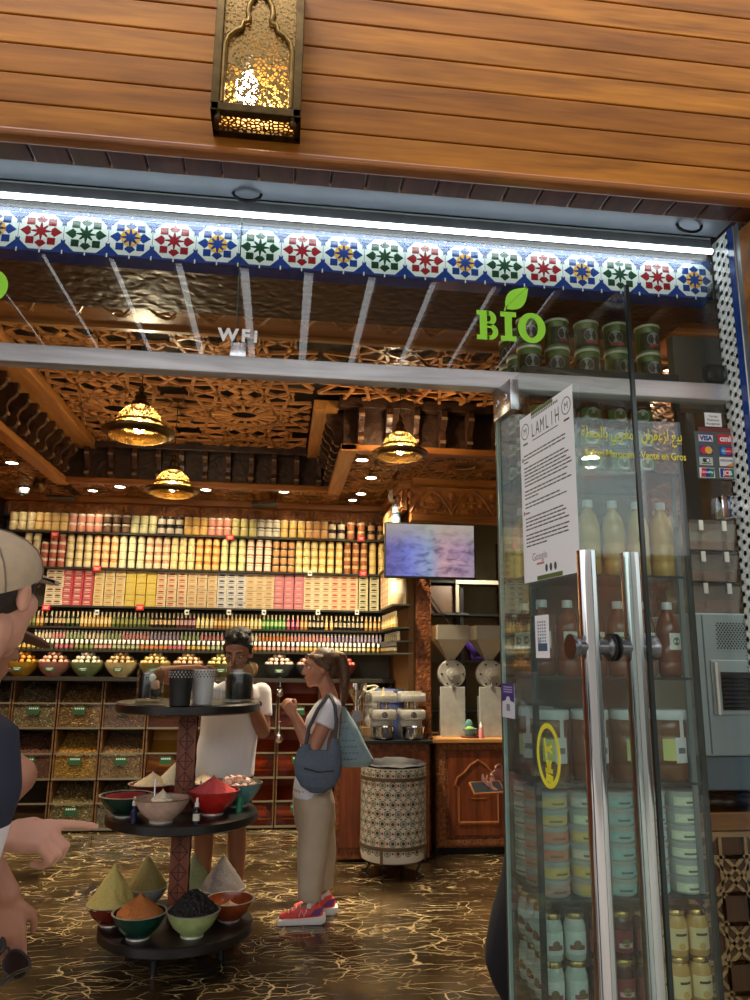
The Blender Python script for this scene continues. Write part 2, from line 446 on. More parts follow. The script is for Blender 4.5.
lattice(lt, 1.06, 2.4, EY1+.08, 3.6, ZL-.004, [(1.4, 3.15), (2.1, 3.15)], .55, .016, .012)
struct(lt.build('ceiling_lattice', LATHY, ceil, smooth=0))
# --- coffer mouldings
def rim(mb, x0, x1, y0, y1, z0, z1):
    return mb.box(x0, x1, y0, y1, z0, z1)
trims = [ # upper frame bands, lower light strips
    (CX0+.02, CX0+.26, CY0+.02, CY1-.02, ZU-.05, ZU+.03, LATHY), (CX1-.22, CX1-.04, EY1, CY1-.02, ZU-.05, ZU+.03, LATHY),
    (CX0+.26, CX1-.22, CY1-.12, CY1-.01, ZU-.05, ZU+.03, CEIL), (CX0, EX1, CY0+.01, CY0+.09, ZU-.04, ZU+.03, CEIL),
    (CX1-.04, EX1, EY1-.1, EY1-.01, ZU-.05, ZU+.03, CEIL), (EX1-.1, EX1-.01, CY0, EY1, ZU-.05, ZU+.03, CEIL),
    (CX0-.09, CX0+.02, CY0, CY1+.09, ZL-.035, ZL+.02, LATHY), (CX1-.02, CX1+.10, EY1-.02, CY1+.09, ZL-.035, ZL+.02, LATHY),
    (CX0, CX1, CY1-.02, CY1+.06, ZL-.03, ZL+.02, TRIMW), (CX1-.02, EX1, EY1-.02, EY1+.08, ZL-.03, ZL+.02, TRIMW),
    (-2.7, 1.08, 4.84, 4.95, ZL-.06, ZL+.01, TRIMW), (.96, 1.1, 3.66, 5.0, ZL-.08, ZL+.01, TRIMW), (1.06, 2.5, 3.58, 3.7, ZL-.06, ZL+.01, TRIMW), (-2.72, -2.6, .9, 5.0, ZL-.06, ZL+.01, TRIMW)]
for k, (x0, x1, y0, y1, z0, z1, m_) in enumerate(trims):
    struct(MB().box(x0, x1, y0, y1, z0, z1).build('trim_%d' % (k+1), m_, smooth=0, bevel=.008))
# S-shaped corbels that carry the upper frame
prof = [(0, 0), (.05, 0), (.075, .03), (.06, .08), (.075, .12), (.11, .15), (.13, .19), (.12, .25), (0, .25)]
tipm = M('corbel_tip', S(132, 104, 74), .5)
def corbel(o, out, along):
    mb = MB(); o = V(o); out = V(out); along = V(along)
    pr_ = [(u*1.0, w) for u, w in prof]
    mb.prism(pr_, o-along*.02, out, V((0, 0, 1)), .04 if out.cross(V((0, 0, 1))).dot(along) > 0 else -.04)
    for (u, w) in ((.075, .03), (.13, .19)):
        mb.obox(o+out*(u-.004)+V((0, 0, w)), out*.006, along*.0205, V((0, 0, .010)), 1)
    struct(mb.build('corbel', [CEILD, tipm], ceil, smooth=0))
for i in range(15): corbel((CX0, 1.05+.21*i, ZL+.03), (1, 0, 0), (0, 1, 0))
for i in range(7): corbel((CX1, 2.85+.19*i, ZL+.03), (-1, 0, 0), (0, 1, 0))
for i in range(11): corbel((CX0+.2+.2*i, CY1, ZL+.02), (0, -1, 0), (1, 0, 0))
for i in range(8): corbel((CX1+.12+.2*i, EY1, ZL+.02), (0, -1, 0), (1, 0, 0))
# carved front band of the ceiling with a scroll moulding
fb = MB().box(-2.7, 2.5, .47, .86, ZL-.025, ZL+.01)
struct(fb.build('trim_20', TRIMW, smooth=0))
fb = MB()
for i in range(24):
    x = -2.4+.2*i
    pts = [(x+.2*t/12, .655+.07*math.sin(2*PI*t/12), ZL-.026) for t in range(13)]
    fb.tube(pts, .007, 5)
    for sgn in (-1, 1): fb.tube([(x+.05+(.04-.003*t)*math.cos(t*.7), .655+sgn*.04+(.04-.003*t)*math.sin(t*.7)*sgn, ZL-.026) for t in range(10)], .005, 5)
fb.box(-2.7, 2.5, .48, .50, ZL-.04, ZL-.02).box(-2.7, 2.5, .82, .85, ZL-.04, ZL-.02)
struct(fb.build('trim_21', wood('scroll_wood', S(140, 92, 46), S(196, 140, 78), 'x', 1, .35), smooth=60))
# --- arched, carved friezes (back wall, and over the alcove)
def frieze(name, p0, p1, z0, z1, nrm, pitch):
    p0 = V(p0); p1 = V(p1); d = (p1-p0); L = d.length; d.normalize(); n = V(nrm); H = z1-z0
    mb = MB(); mb.obox((p0+p1)/2+V((0, 0, (z0+z1)/2))+n*(-.02), d*L/2, n*.02, V((0, 0, H/2)))
    k = max(1, round(L/pitch)); pt = L/k
    for i in range(k):
        c = p0+d*(pt*(i+.5))+n*.004
        for (sc_, r) in ((1, .011), (.8, .006)):
            arch = []
            for t in range(-8, 9):
                u = t/8; w = (1-abs(u)**1.7)*.92
                arch.append(c+d*(u*pt*.5*sc_)+V((0, 0, z0+.02+w*H*.9*sc_)))
            mb.tube(arch, r, 5)
        for (u, w, r) in ((0, .62, .03), (-.2, .4, .026), (.2, .4, .026), (0, .34, .024), (-.36, .2, .02), (.36, .2, .02), (-.12, .16, .02), (.12, .16, .02), (-.5, .72, .03), (-.5, .45, .02)):
            mb.ell(c+d*(u*pt)+V((0, 0, z0+w*H)), r, r*.55, r*1.25, ax=d, ay=n, n=8)
        for w in (.12, .3, .5):
            mb.obox(c+V((0, 0, z0+w*H))+n*.006, d*(pt*.44*(1-w*.8)), n*.008, V((0, 0, .006)))
    return struct(mb.build(name, FRIEZE, smooth=40))
frieze('trim_30', (-2.6, 4.93, 0), (1.0, 4.93, 0), 2.80, 2.95, (0, -1, 0), .36)
frieze('trim_31', (1.06, 3.68, 0), (2.5, 3.68, 0), 2.69, 2.94, (0, -1, 0), .34)
frieze('trim_32', (.995, 3.7, 0), (.995, 4.95, 0), 2.74, 2.93, (-1, 0, 0), .3)
struct(MB().box(1.06, 2.5, 3.64, 3.76, 2.64, 2.70).build('trim_33', TRIMW, smooth=0, bevel=.006))
# pillar between the return shelves and the grinding alcove
pl = MB().box(1.145, 1.275, 3.88, 4.0, 0, 2.66)
struct(pl.build('pillar', PILLAR, smooth=0, bevel=.008))
struct(MB().box(1.2, 2.5, 4.7, 4.76, 0, 2.9).build('wall_alcove', M('alcove_wall', S(132, 122, 92), .75, var=.12, scale=5), smooth=0))
# carved post deep behind the glazing, and the grey service shaft beside it
struct(MB().box(at(650, 480, Y=1.0).x, at(686, 480, Y=1.0).x, 1.0, 1.1, 0, 3.0).build('pillar_carved', PILLAR, smooth=0, bevel=.008))
struct(MB().box(1.95, 2.16, 1.12, 1.3, 0, 2.9).build('pillar_shaft', M('shaft_grey', S(66, 70, 70), .5, .3), smooth=0, bevel=.004))
struct(MB().box(at(674, 360, Y=.22).x, 1.8, .22, .27, 2.50, at(700, 337, Y=.22).z).build('wall_panel', M('panel_grey', S(92, 92, 84), .55), smooth=0))

# ================================================================== SETTING: shop front
# plank cladding above the opening
YC = -.35
pk = MB(); z = 3.065; i = 0
random.seed(3)
while z < 4.3:
    cuts = [-3, 3]
    for a, b in zip(cuts, cuts[1:]): pk.box(a, b-.002, YC, YC+.03, z+.004, z+.103, random.choice((0, 0, 1)))
    z += .105
pk.box(-3, 3, YC+.02, YC+.05, 3.06, 4.3, 2)
struct(pk.build('wall_front', [OAK, OAK2, SOFF], smooth=0, bevel=.003))
tr = MB().box(-3, 3, YC-.018, YC+.03, 3.045, 3.072)
struct(tr.build('trim_40', TRIMW, smooth=0, bevel=.008))
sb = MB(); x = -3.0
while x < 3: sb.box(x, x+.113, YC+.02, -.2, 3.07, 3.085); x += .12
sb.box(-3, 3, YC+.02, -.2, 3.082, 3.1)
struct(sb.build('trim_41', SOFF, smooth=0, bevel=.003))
struct(MB().box(-3, 1.68, -.215, -.19, 3.075, 3.105).build('trim_42', TRIMW, smooth=0, bevel=.004))
# roller-shutter housing with its ribbed strip
yr0, yr1 = at(0, 178, Z=3.118).y, at(0, 190, Z=3.118).y
sh = MB().box(-3, 1.62, -.2, .12, 3.125, 3.3).box(-3, 1.62, -.19, yr0-.012, 3.11, 3.13).box(-3, 1.62, yr1+.004, .0, 3.105, 3.13)
struct(sh.build('trim_43', M('shutter_box', S(100, 106, 116), .45, .3, var=.1, scale=6), smooth=0))
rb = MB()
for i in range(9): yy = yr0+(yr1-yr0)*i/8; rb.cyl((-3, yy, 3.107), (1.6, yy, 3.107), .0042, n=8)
struct(rb.build('trim_44', M('tube_lit_ribs', S(176, 204, 206), .3, .2), smooth=60))  # pale teal puts the shine of the tube light into the colour
for px in (247, 692):
    p = at(px, 190 if px < 400 else 222, Z=3.11)
    mb = MB().tube([p+V((.05*math.cos(a*PI/6)-.0, .02, -.03*math.sin(a*PI/6))) for a in range(7)], .006, 6)
    tag(mb.build('shutter_bracket', DKSTEEL), 'small dark steel bracket under the shutter box, %s' % ('above the wireless lettering' if px < 400 else 'above the last tile star'), 'bracket', 'shutter brackets')
# cool LED tube
t = thing('tube_light', (0, -.03, 3.06), 'long cool white tube light running above the tiled lintel', 'light')
MB().cyl((-1.9, -.03, 3.05), (1.6, -.03, 3.05), .0105, n=12).build('tube', M('led_tube', (.82, .95, 1, 1), emit=5), t)
MB().box(-1.9, 1.6, -.028, .0, 3.0605, 3.1).build('fitting', ALU, t)
area('tube_glow', (-.1, -.045, 3.035), 2.2, (.85, .95, 1), 3.3, .02, (0, .45, -1))
# tiled lintel with eight-fold stars
WT = M('white_glaze', S(226, 230, 226), .15); BL = M('blue_glaze', S(34, 62, 132), .12, var=.12, scale=30); RD = M('red_glaze', S(142, 34, 44), .15, var=.1)
GN = M('green_glaze', S(30, 66, 46), .15, var=.12); YL = M('yellow_glaze', S(222, 166, 62), .2); BK = M('black_glaze', S(28, 30, 38), .15)
ZT0, ZT1 = 2.878, 3.038
tl = MB().box(-2.0, 1.62, .022, .1, ZT0, ZT1)
struct(MB().box(-2.0, 1.62, .03, .45, ZT0+.005, 3.3).build('beam', CEILD, smooth=0))
def motif(cx, col, tri):
    p = .15; o = V((cx, .022, (ZT0+ZT1)/2-.004)); ax = V((1, 0, 0)); az = V((0, 0, 1))
    def poly(pts, mi, lay): tl.prism([(u*p, w*p) for u, w in pts], o, ax, az, .0007*lay, mi)
    c = .2; k = .455
    poly([(-k+c, k), (k-c, k), (k, k-c), (k, -k+c), (k-c, -k), (-k+c, -k), (-k, -k+c), (-k, k-c)], 1, 1)
    poly([(-.5, .2), (-.44, .14), (-.36, .2), (-.36, -.2), (-.44, -.14), (-.5, -.2)], 1, .5)
    poly([(.5, .2), (.44, .14), (.36, .2), (.36, -.2), (.44, -.14), (.5, -.2)], 1, .5)
    for i in range(4):
        a = i*PI/2; ca, sa = math.cos(a), math.sin(a)
        rot = lambda pts: [(u*ca-w*sa, u*sa+w*ca) for u, w in pts]
        e = .47 if i % 2 == 0 else .41
        poly(rot([(.17, 0), (.30, -.13), (e, 0), (.30, .13)]), col, 2)
        poly(rot([(.15, .15), (.33, .15), (.33, .33), (.15, .33)]), col, 2)
    poly([(.215*math.cos(PI/8+j*PI/4), .215*math.sin(PI/8+j*PI/4)) for j in range(8)], col, 2)
    for j in range(8):
        a = PI/8+j*PI/4
        f = lambda r, d: (r*math.cos(a+d), r*math.sin(a+d))
        poly([f(.10, 0), f(.235, -.33), f(.235, .33)], tri, 3)
    for u in (0, .5): poly([(u-.015, -.54), (u+.015, -.54), (u+.015, -.44), (u-.015, -.44)], 1, 1); poly([(u-.012, .5), (u+.012, .5), (u+.012, .54), (u-.012, .54)], 1, 1)
seq = 'BGR' + 'BRG'*0
seq = ['B', 'R', 'G', 'B', 'R', 'B', 'G', 'R', 'B', 'G', 'R', 'B', 'G', 'R', 'B', 'G', 'R', 'B']
x0 = at(42, 225, Y=.022).x; pitch = (at(657, 273, Y=.022).x-x0)/15
for i in range(-8, 17):
    s_ = seq[i+1] if i+1 >= 0 else 'GRB'[(i+9) % 3]
    if x0+pitch*i < -1.95: continue
    motif(x0+pitch*i, {'R': 2, 'G': 3, 'B': 0}[s_], 4 if s_ == 'B' else 1)
struct(tl.build('lintel', [BL, WT, RD, GN, YL], smooth=0))
# mosaic jamb on the east side of the opening, then a steel edge and a wooden post
JX = 1.625
jb = MB().box(JX, JX+.12, -.13, .006, 0, 3.1)
struct(jb.build('pillar_jamb', WT, smooth=0))
mz = MB(); ps = .04
for i in range(77):
    for j in range(4):
        o = V((JX, .0-.03*j, .02+ps*i+(.5*ps if j % 2 else 0))); ax = V((0, -1, 0)); az = V((0, 0, 1))
        st = [((.0125 if k % 2 == 0 else .008)*math.cos(k*PI/8), (.0125 if k % 2 == 0 else .008)*math.sin(k*PI/8)) for k in range(16)]
        mz.prism([(r*1., w) for r, w in st], o, ax, az, -.001, (i*2+j) % 3)
        for k in range(4):
            a = PI/4+k*PI/2; mz.prism([(.02*math.cos(a)+.0032*math.cos(a+q*PI/2), .02*math.sin(a)+.0032*math.sin(a+q*PI/2)) for q in range(4)], o, ax, az, -.001, 3 if (i+k) % 3 else 5)
mz.box(JX-.0012, JX, -.13, -.095, 0, 3.1, 6)
struct(mz.build('trim_45', [BK, GN, M('navy_glaze', S(30, 36, 62), .15), BK, WT, RD, BL], smooth=0))
struct(MB().box(JX+.005, JX+.02, -.16, -.13, 0, 3.1).build('trim_46', ALU, smooth=0))
struct(MB().box(JX-.0, JX+.4, YC-.0, -.16, 0, 3.06).build('pillar_post', OAK2, smooth=0, bevel=.006))
# transom and upper glazing
struct(MB().box(-1.9, JX, -.03, .03, 2.448, 2.512).build('trim_47', wood('transom_steel', S(150, 152, 156), S(226, 228, 232), 'x', .5, .18, .02), smooth=0, bevel=.004))
_mats['transom_steel'].node_tree.nodes['Principled BSDF'].inputs['Metallic'].default_value = .55
xs = at(238, 300, Y=0).x
w1 = struct(MB().box(-1.9, xs-.002, -.006, .006, 2.512, 3.07).build('window_1', GLASS, smooth=0))
w2 = struct(MB().box(xs+.002, JX-.01, -.006, .006, 2.512, 3.07).build('window_2', GLASS, smooth=0))
struct(MB().box(xs-.0018, xs+.0018, -.006, .006, 2.512, 3.07).build('trim_48', GLASSB, smooth=0))
c = at(238, 353, Y=-.02)
tag(MB().box(c.x-.028, c.x+.028, -.02, .02, 2.508, 2.566).build('glass_clamp', STEEL, bevel=.003), 'square steel clamp on the transom below the wireless lettering', 'clamp', 'glass clamps')
for (px, py) in ((718, 292), (714, 373)):
    c = at(px, py, Y=-.01)
    tag(MB().box(c.x-.03, JX, -.022, .02, c.z-.03, c.z+.03).build('glass_clamp', glass('clamp_plastic', (.6, .62, .62, 1), 1.5, .2), bevel=.003), 'clear clamp holding the upper glass at the jamb, %s' % ('at the end of the tiled lintel' if py < 320 else 'lower one near the transom'), 'clamp', 'glass clamps')
c = at(735, 507, Y=-.02)
tag(MB().box(c.x-.055, JX, -.03, .02, c.z-.04, c.z+.04).build('glass_clamp', CHROME, bevel=.004), 'shiny steel clamp holding the lower pane to the jamb below the card stickers', 'clamp', 'glass clamps')
# fixed pane below the transom and the open glass door
HX, HY = .745, .0
w3 = struct(MB().box(HX+.012, JX-.01, -.006, .006, .02, 2.448).build('window_3', GLASS, smooth=0))
Hp = V((HX, HY+.0, 0)); Fp = at(626, 282, Z=2.45); Fp.z = 0
DD = (Fp-Hp); DW = DD.length; DD.normalize(); DN = V((-DD.y, DD.x, 0))
if DN.x > 0: DN = -DN          # DN: towards the visible (west) face
UP = V((0, 0, 1))
def dpt(px, py, off=0):
    """photo pixel -> point on the door plane"""
    d = _f + _R*((px-375)/CF) - _U*((py-500)/CF); n = DN
    return CPOS + d*((Hp+n*off-CPOS).dot(n)/d.dot(n))
door = struct(MB().obox(Hp+DD*DW/2+V((0, 0, 1.24)), DD*(DW/2-.004), DN*.005, V((0, 0, 1.2))).build('door_1', GLASSD, smooth=0, org=Hp))
ORG[door.name] = Hp
struct(MB().obox(Fp+V((0, 0, 1.24)), DD*.004, DN*.0052, V((0, 0, 1.2))).build('door_edge', M('dark_glass_edge', S(22, 34, 32), .15), door, smooth=0))
struct(MB().obox(Hp+V((0, 0, 1.24)), DD*.004, DN*.0052, V((0, 0, 1.2))).build('door_edge', M('pale_glass_edge', S(150, 176, 168), .2), door, smooth=0))
for zz in (2.385, .1):
    mb = MB().obox(Hp+DD*.07+V((0, 0, zz)), DD*.075, DN*.016, V((0, 0, .055)))
    for q in (.035, .105): mb.cyl(Hp+DD*q+V((0, 0, zz))+DN*.014, Hp+DD*q+V((0, 0, zz))+DN*.02, .012, n=12)
    struct(mb.build('door_hinge', STEEL, door, bevel=.004))
hw = dpt(613, 651); hd = (hw-Hp).dot(DD)
for sgn in (1, -1):
    b = Hp+DD*hd+DN*(.062*sgn)
    mb = MB().cyl(b+V((0, 0, .42)), b+V((0, 0, 1.775)), .0245, n=28)
    for zz in (1.535, .66):
        c = Hp+DD*hd+V((0, 0, zz))
        mb.lathe(c+DN*(.006*sgn), [(0, 0), (.03, 0), (.03, .008), (.019, .014), (.019, .09), (.024, .096), (.031, .106), (.031, .112), (0, .112)], 24, 1, axis=DN*sgn)
    struct(mb.build('door_handle', [CHROME, M('satin_steel', S(120, 120, 122), .3, 1)], door))
for sgn in (1, -1):
    for zz in (1.535, .66):
        c = Hp+DD*hd+V((0, 0, zz)); struct(MB().cyl(c+DN*(.005*sgn), c+DN*(.009*sgn), .034, n=24).build('door_washer', RUBBER, door))
# street side: opposite wall and a slatted canopy, both mirrored in the glass
struct(MB().box(-9, 9, -9.2, -9, 0, 3.2).build('wall_street', M('pink_render', S(206, 200, 190), .9, var=.1, scale=2), smooth=0))
sl = MB()
for i in range(36): sl.box(-7+.42*i, -6.645+.42*i, -4.6, -1.2, 3.95, 4.02)
for yy in (-1.15, -4.65): sl.box(-7, 7.4, yy-.06, yy+.06, 4.02, 4.14)
struct(sl.build('ceiling_street', OAK2, smooth=0))
# ================================================================== BACK WALL: shelving and goods
random.seed(11)
YF = 4.78
Z1, Z2, Z3, Z4, Z5, Z6, Z7 = 2.64, 2.306, 1.955, 1.765, 1.655, 1.556, 1.317
SHELFM = M('shelf_board', S(74, 70, 58), .5, var=.1, scale=6)
EDGE = M('shelf_edge', S(58, 54, 46), .4, .4)
shv = thing('wall_shelving', (-.8, 5.0, 1.3), 'long wall shelving full of tins, cartons and bottles along the back wall', 'shelving')
YB = {Z1: YF-.005, Z2: YF-.005, Z3: YF-.005, Z4: YF+.0, Z5: YF+.015, Z6: YF-.035, Z7: 4.655}
for z_ in (Z1, Z2, Z3, Z4, Z5, Z6, Z7):
    th = .03 if z_ in (Z7,) else .014
    mb = MB().box(-2.68, 1.08, YB[z_], 5.14, z_-th, z_-.0015).box(-2.68, 1.08, YB[z_]-.004, YB[z_], z_-th-.004, z_+.0, 1)
    mb.build('shelf', [SHELFM, EDGE], shv, smooth=0)
for x in (-2.69, -1.1, .3): MB().box(x-.012, x+.012, 5.08, 5.14, Z7, 2.84).build('upright', EDGE, shv, smooth=0)
MB().box(-2.68, 1.08, 4.96, 5.14, 2.80, 2.815).build('top_board', SHELFM, shv, smooth=0)
rsh = thing('corner_shelving', (1.0, 4.2, 1.5), 'short shelving on the side return beside the television', 'shelving')
for z_ in (Z1, Z2, Z3, Z4, Z5, Z6):
    MB().box(.93, 1.095, 3.79, 4.70, z_-.014, z_-.0015).box(.926, .93, 3.79, 4.70, z_-.018, z_, 1).build('shelf', [SHELFM, EDGE], rsh, smooth=0)

def dim(c, k=.8): return tuple(x*k for x in c[:3])+(1,)
def tin_proto(key, body, label, lid):
    mb = MB().lathe((0, 0, 0), [(0, 0), (.0325, 0), (.0335, .007), (.0368, .010), (.0371, .018), (.0371, .058), (.0365, .06), (.0345, .066), (.0372, .067), (.0372, .081), (.034, .086), (0, .087)], 14,
                    mis=[0, 0, 0, 1, 1, 1, 0, 2, 2, 2, 2])
    return mb.mesh('spice_tin', [M('tin_'+key+'_b', dim(body), .4), M('tin_'+key+'_l', dim(label), .5), M('tin_'+key+'_c', dim(lid), .35)], smooth=40)
def carton_proto(key, body, mark):
    mb = MB().box(-.0435, .0435, 0, .06, 0, .0535)
    mb.prism([(.03*math.cos(k*PI/5)-.004, .009*math.sin(k*PI/5)) for k in range(10)], V((0, -.0006, .032)), V((1, 0, 0)), V((0, 0, 1)), .0006, 1)
    mb.box(-.036, .024, -.0006, 0, .009, .015, 1).box(-.0435, .0435, -.0004, 0, .0495, .0515, 1)
    return mb.mesh('soap_carton', [M('ctn_'+key+'_b', dim(body, .7), .5), M('ctn_'+key+'_m', dim(mark, .6), .5)], smooth=0, bevel=.003)
def place(me, name, loc, label, cat, group, rz=0, sc_=1):
    o = bpy.data.objects.new(name, me); COL.objects.link(o); o.location = loc; o.rotation_euler[2] = rz
    if sc_ != 1: o.scale = (sc_,)*3
    return tag(o, label, cat, group)
cream, gold, wht = S(240, 222, 176), S(206, 160, 84), S(236, 228, 208)
# (first px, last px, name, body, label, lid)
row1 = [(5, 32, 'cream', cream, S(226, 206, 160), cream), (32, 65, 'honey yellow', S(226, 170, 84), S(236, 200, 130), S(238, 210, 150)), (65, 100, 'pale pink', S(238, 196, 170), S(226, 150, 128), S(244, 224, 200)),
        (100, 128, 'dark brown', S(62, 42, 34), S(120, 86, 60), S(228, 214, 190)), (128, 155, 'pale green', S(206, 206, 146), S(226, 220, 170), S(224, 220, 170)), (155, 182, 'black and white', S(40, 34, 34), S(220, 206, 184), S(44, 38, 38)),
        (182, 206, 'amber', S(228, 166, 66), S(236, 190, 100), S(236, 206, 150)), (206, 230, 'coral', S(220, 120, 100), S(234, 160, 136), S(240, 212, 186)), (230, 256, 'lime yellow', S(214, 196, 92), S(228, 216, 140), S(232, 222, 180)),
        (256, 279, 'blue and white', S(80, 90, 110), S(232, 222, 196), S(236, 226, 200)), (279, 305, 'golden', S(232, 180, 70), S(238, 204, 120), S(236, 206, 150)), (305, 327, 'orange', S(226, 150, 76), S(236, 180, 110), S(240, 210, 160)),
        (327, 345, 'brown and cream', S(70, 44, 30), S(234, 216, 180), S(60, 40, 30)), (345, 366, 'apricot', S(226, 162, 98), S(200, 120, 70), S(232, 206, 160)), (366, 386, 'chestnut', S(104, 60, 38), S(220, 170, 110), S(80, 48, 34))]
row2 = [(22, 40, 'ivory', cream, S(236, 224, 180), cream), (40, 65, 'rose banded', S(232, 190, 160), S(190, 96, 80), S(240, 222, 190)), (65, 92, 'cream', cream, S(234, 216, 170), S(210, 180, 110)), (92, 118, 'peach', S(236, 186, 120), S(240, 206, 160), S(220, 150, 80)),
        (118, 145, 'pale sage', S(220, 212, 162), S(234, 224, 180), S(226, 214, 170)), (145, 170, 'blush', S(232, 188, 146), S(240, 214, 176), S(214, 150, 110)), (170, 195, 'butter', S(242, 226, 166), S(236, 214, 150), S(232, 210, 150)),
        (195, 220, 'tangerine', S(228, 158, 80), S(238, 196, 120), S(214, 130, 60)), (220, 246, 'pear green', S(224, 214, 140), S(236, 226, 170), S(214, 206, 120)), (246, 272, 'red and white', S(206, 70, 54), S(240, 220, 190), S(236, 220, 190)),
        (272, 295, 'dark lidded cream', S(236, 206, 140), S(214, 150, 90), S(70, 50, 34)), (295, 318, 'straw', S(242, 216, 130), S(240, 222, 160), S(222, 180, 100)), (318, 343, 'yellow', S(240, 208, 108), S(244, 222, 150), S(230, 180, 90)),
        (343, 368, 'brown banded', S(240, 214, 150), S(166, 96, 56), S(226, 180, 110)), (368, 386, 'vanilla', S(242, 222, 150), S(236, 204, 120), S(232, 190, 110))]
row3 = [(46, 62, 'white', S(240, 226, 190), S(130, 80, 60)), (62, 93, 'crimson', S(206, 62, 70), S(240, 216, 200)), (93, 125, 'cream and gold', S(238, 216, 160), S(216, 160, 70)), (125, 156, 'bright yellow', S(234, 200, 74), S(242, 224, 140)),
        (156, 187, 'cream and red', S(240, 218, 172), S(196, 70, 50)), (187, 217, 'beige', S(234, 208, 160), S(200, 150, 100)), (217, 246, 'navy and white', S(236, 230, 214), S(46, 66, 110)), (246, 274, 'sand', S(236, 212, 164), S(210, 160, 110)),
        (274, 304, 'pink', S(224, 130, 136), S(240, 190, 180)), (304, 331, 'pale cream', S(242, 222, 176), S(180, 130, 90)), (331, 358, 'red striped cream', S(238, 212, 164), S(212, 84, 62)), (358, 380, 'dark green and cream', S(236, 222, 170), S(50, 66, 48))]
TIER2 = ['bottom one', 'top one']; TIER4 = ['bottom one', 'second up', 'third up', 'topmost']; TIER6 = ['bottom one', 'second up', 'third up', 'fourth up', 'fifth up', 'topmost']
def fill_tins(row, z_, levels, tiers, shelf, sc_=1):
    yy = YF+.042
    for (a, b, nm, *cols) in row:
        me = tin_proto(shelf+nm, *cols); k = max(2, round((b-a)/8.4))
        for i in range(k):
            x = at(a+(b-a)*(i+.5)/k, 560, Y=yy).x
            if x > 1.0: continue
            for l in range(levels):
                if nm == 'rose banded' and i == 0 and l == 3: continue
                place(me, 'spice_tin', (x+random.uniform(-.001, .001), yy, z_+.0882*sc_*l), '%s tin, %s of its block\'s %s stack, %s shelf' % (nm, tiers[l], ORD[i], shelf), 'tin', 'tins on the %s shelf' % shelf, random.uniform(0, 6), sc_)
fill_tins(row1, Z1, 2, TIER2, 'highest')
fill_tins(row2, Z2, 4, TIER4, 'second', .885)
for (a, b, nm, c1, c2) in row3:
    me = carton_proto(nm, c1, c2); k = max(2, round((b-a)/10.2))
    for i in range(k):
        x = at(a+(b-a)*(i+.5)/k, 590, Y=YF).x
        for l in range(6):
            place(me, 'soap_carton', (x+random.uniform(-.001, .001), YF+.012+random.uniform(-.003, .003), Z3+.0552*l), '%s carton, %s of its block\'s %s stack, third shelf' % (nm, TIER6[l], ORD[i]), 'carton', 'cartons on the third shelf')
# slim oil bottles and two stepped rows of little bottles
def bottle_proto(name, key, r, h, capc, body, label, capr=.6, caph=.3):
    hb = h*(1-caph)
    mb = MB().lathe((0, 0, 0), [(0, 0), (r*.95, 0), (r, h*.03), (r, hb*.3), (r*1.02, hb*.3), (r*1.02, hb*.75), (r, hb*.75), (r*.9, hb*.92), (r*capr*.8, hb), (r*capr, hb), (r*capr, h*.98), (r*capr*.9, h), (0, h)], 10, mis=[0, 0, 0, 1, 1, 1, 0, 0, 2, 2, 2, 2])
    return mb.mesh(name, [M(key+'_b', body, .25), M(key+'_l', label, .5), M(key+'_c', capc, .35)], smooth=40)
pal = {'olive green': (S(86, 96, 44), S(150, 150, 90)), 'dark brown': (S(50, 34, 24), S(206, 180, 130)), 'amber': (S(170, 112, 46), S(220, 190, 130)), 'dark green': (S(40, 62, 34), S(180, 176, 120)), 'honey': (S(196, 150, 72), S(226, 206, 150)),
       'black': (S(28, 24, 24), S(190, 176, 140)), 'plum': (S(96, 40, 52), S(206, 170, 160)), 'pale yellow': (S(214, 192, 110), S(236, 222, 170)), 'bright green': (S(60, 130, 50), S(190, 210, 140)), 'magenta': (S(160, 44, 80), S(220, 150, 160))}
capg = S(228, 212, 170)
bm_ = {k: bottle_proto('oil_bottle', 'oil_'+k, .0145, .135, capg, *v) for k, v in pal.items()}
secs = [(20, 36, 'olive green'), (36, 44, 'amber'), (44, 54, 'black'), (54, 66, 'dark brown'), (66, 80, 'dark green'), (80, 112, 'honey'), (112, 150, 'olive green'), (150, 176, 'dark brown'), (176, 196, 'plum'), (196, 214, 'pale yellow'), (214, 226, 'amber'), (226, 250, 'honey'), (250, 262, 'pale yellow'), (262, 286, 'bright green'), (286, 300, 'magenta'), (300, 308, 'amber'), (308, 324, 'black'), (324, 334, 'honey'), (334, 364, 'black'), (364, 386, 'amber')]
for (a, b, c) in secs:
    k = round((b-a)/4.1)
    for i in range(k):
        x = at(a+(b-a)*(i+.5)/k, 620, Y=YF+.03).x
        if x < .99: place(bm_[c], 'oil_bottle', (x, YF+.03, Z4), 'slim %s oil bottle with pale cap on the narrow fourth shelf' % c, 'bottle', '%s oil bottles on the fourth shelf' % c)
pal2 = {'pale green': S(172, 186, 130), 'pink': S(218, 150, 140), 'cream': S(232, 216, 176), 'orange': S(220, 140, 80), 'lilac': S(170, 150, 170)}
bm2 = {k: bottle_proto('serum_bottle', 'ser_'+k, .0125, .076, S(236, 232, 220), v, v, .75, .35) for k, v in pal2.items()}
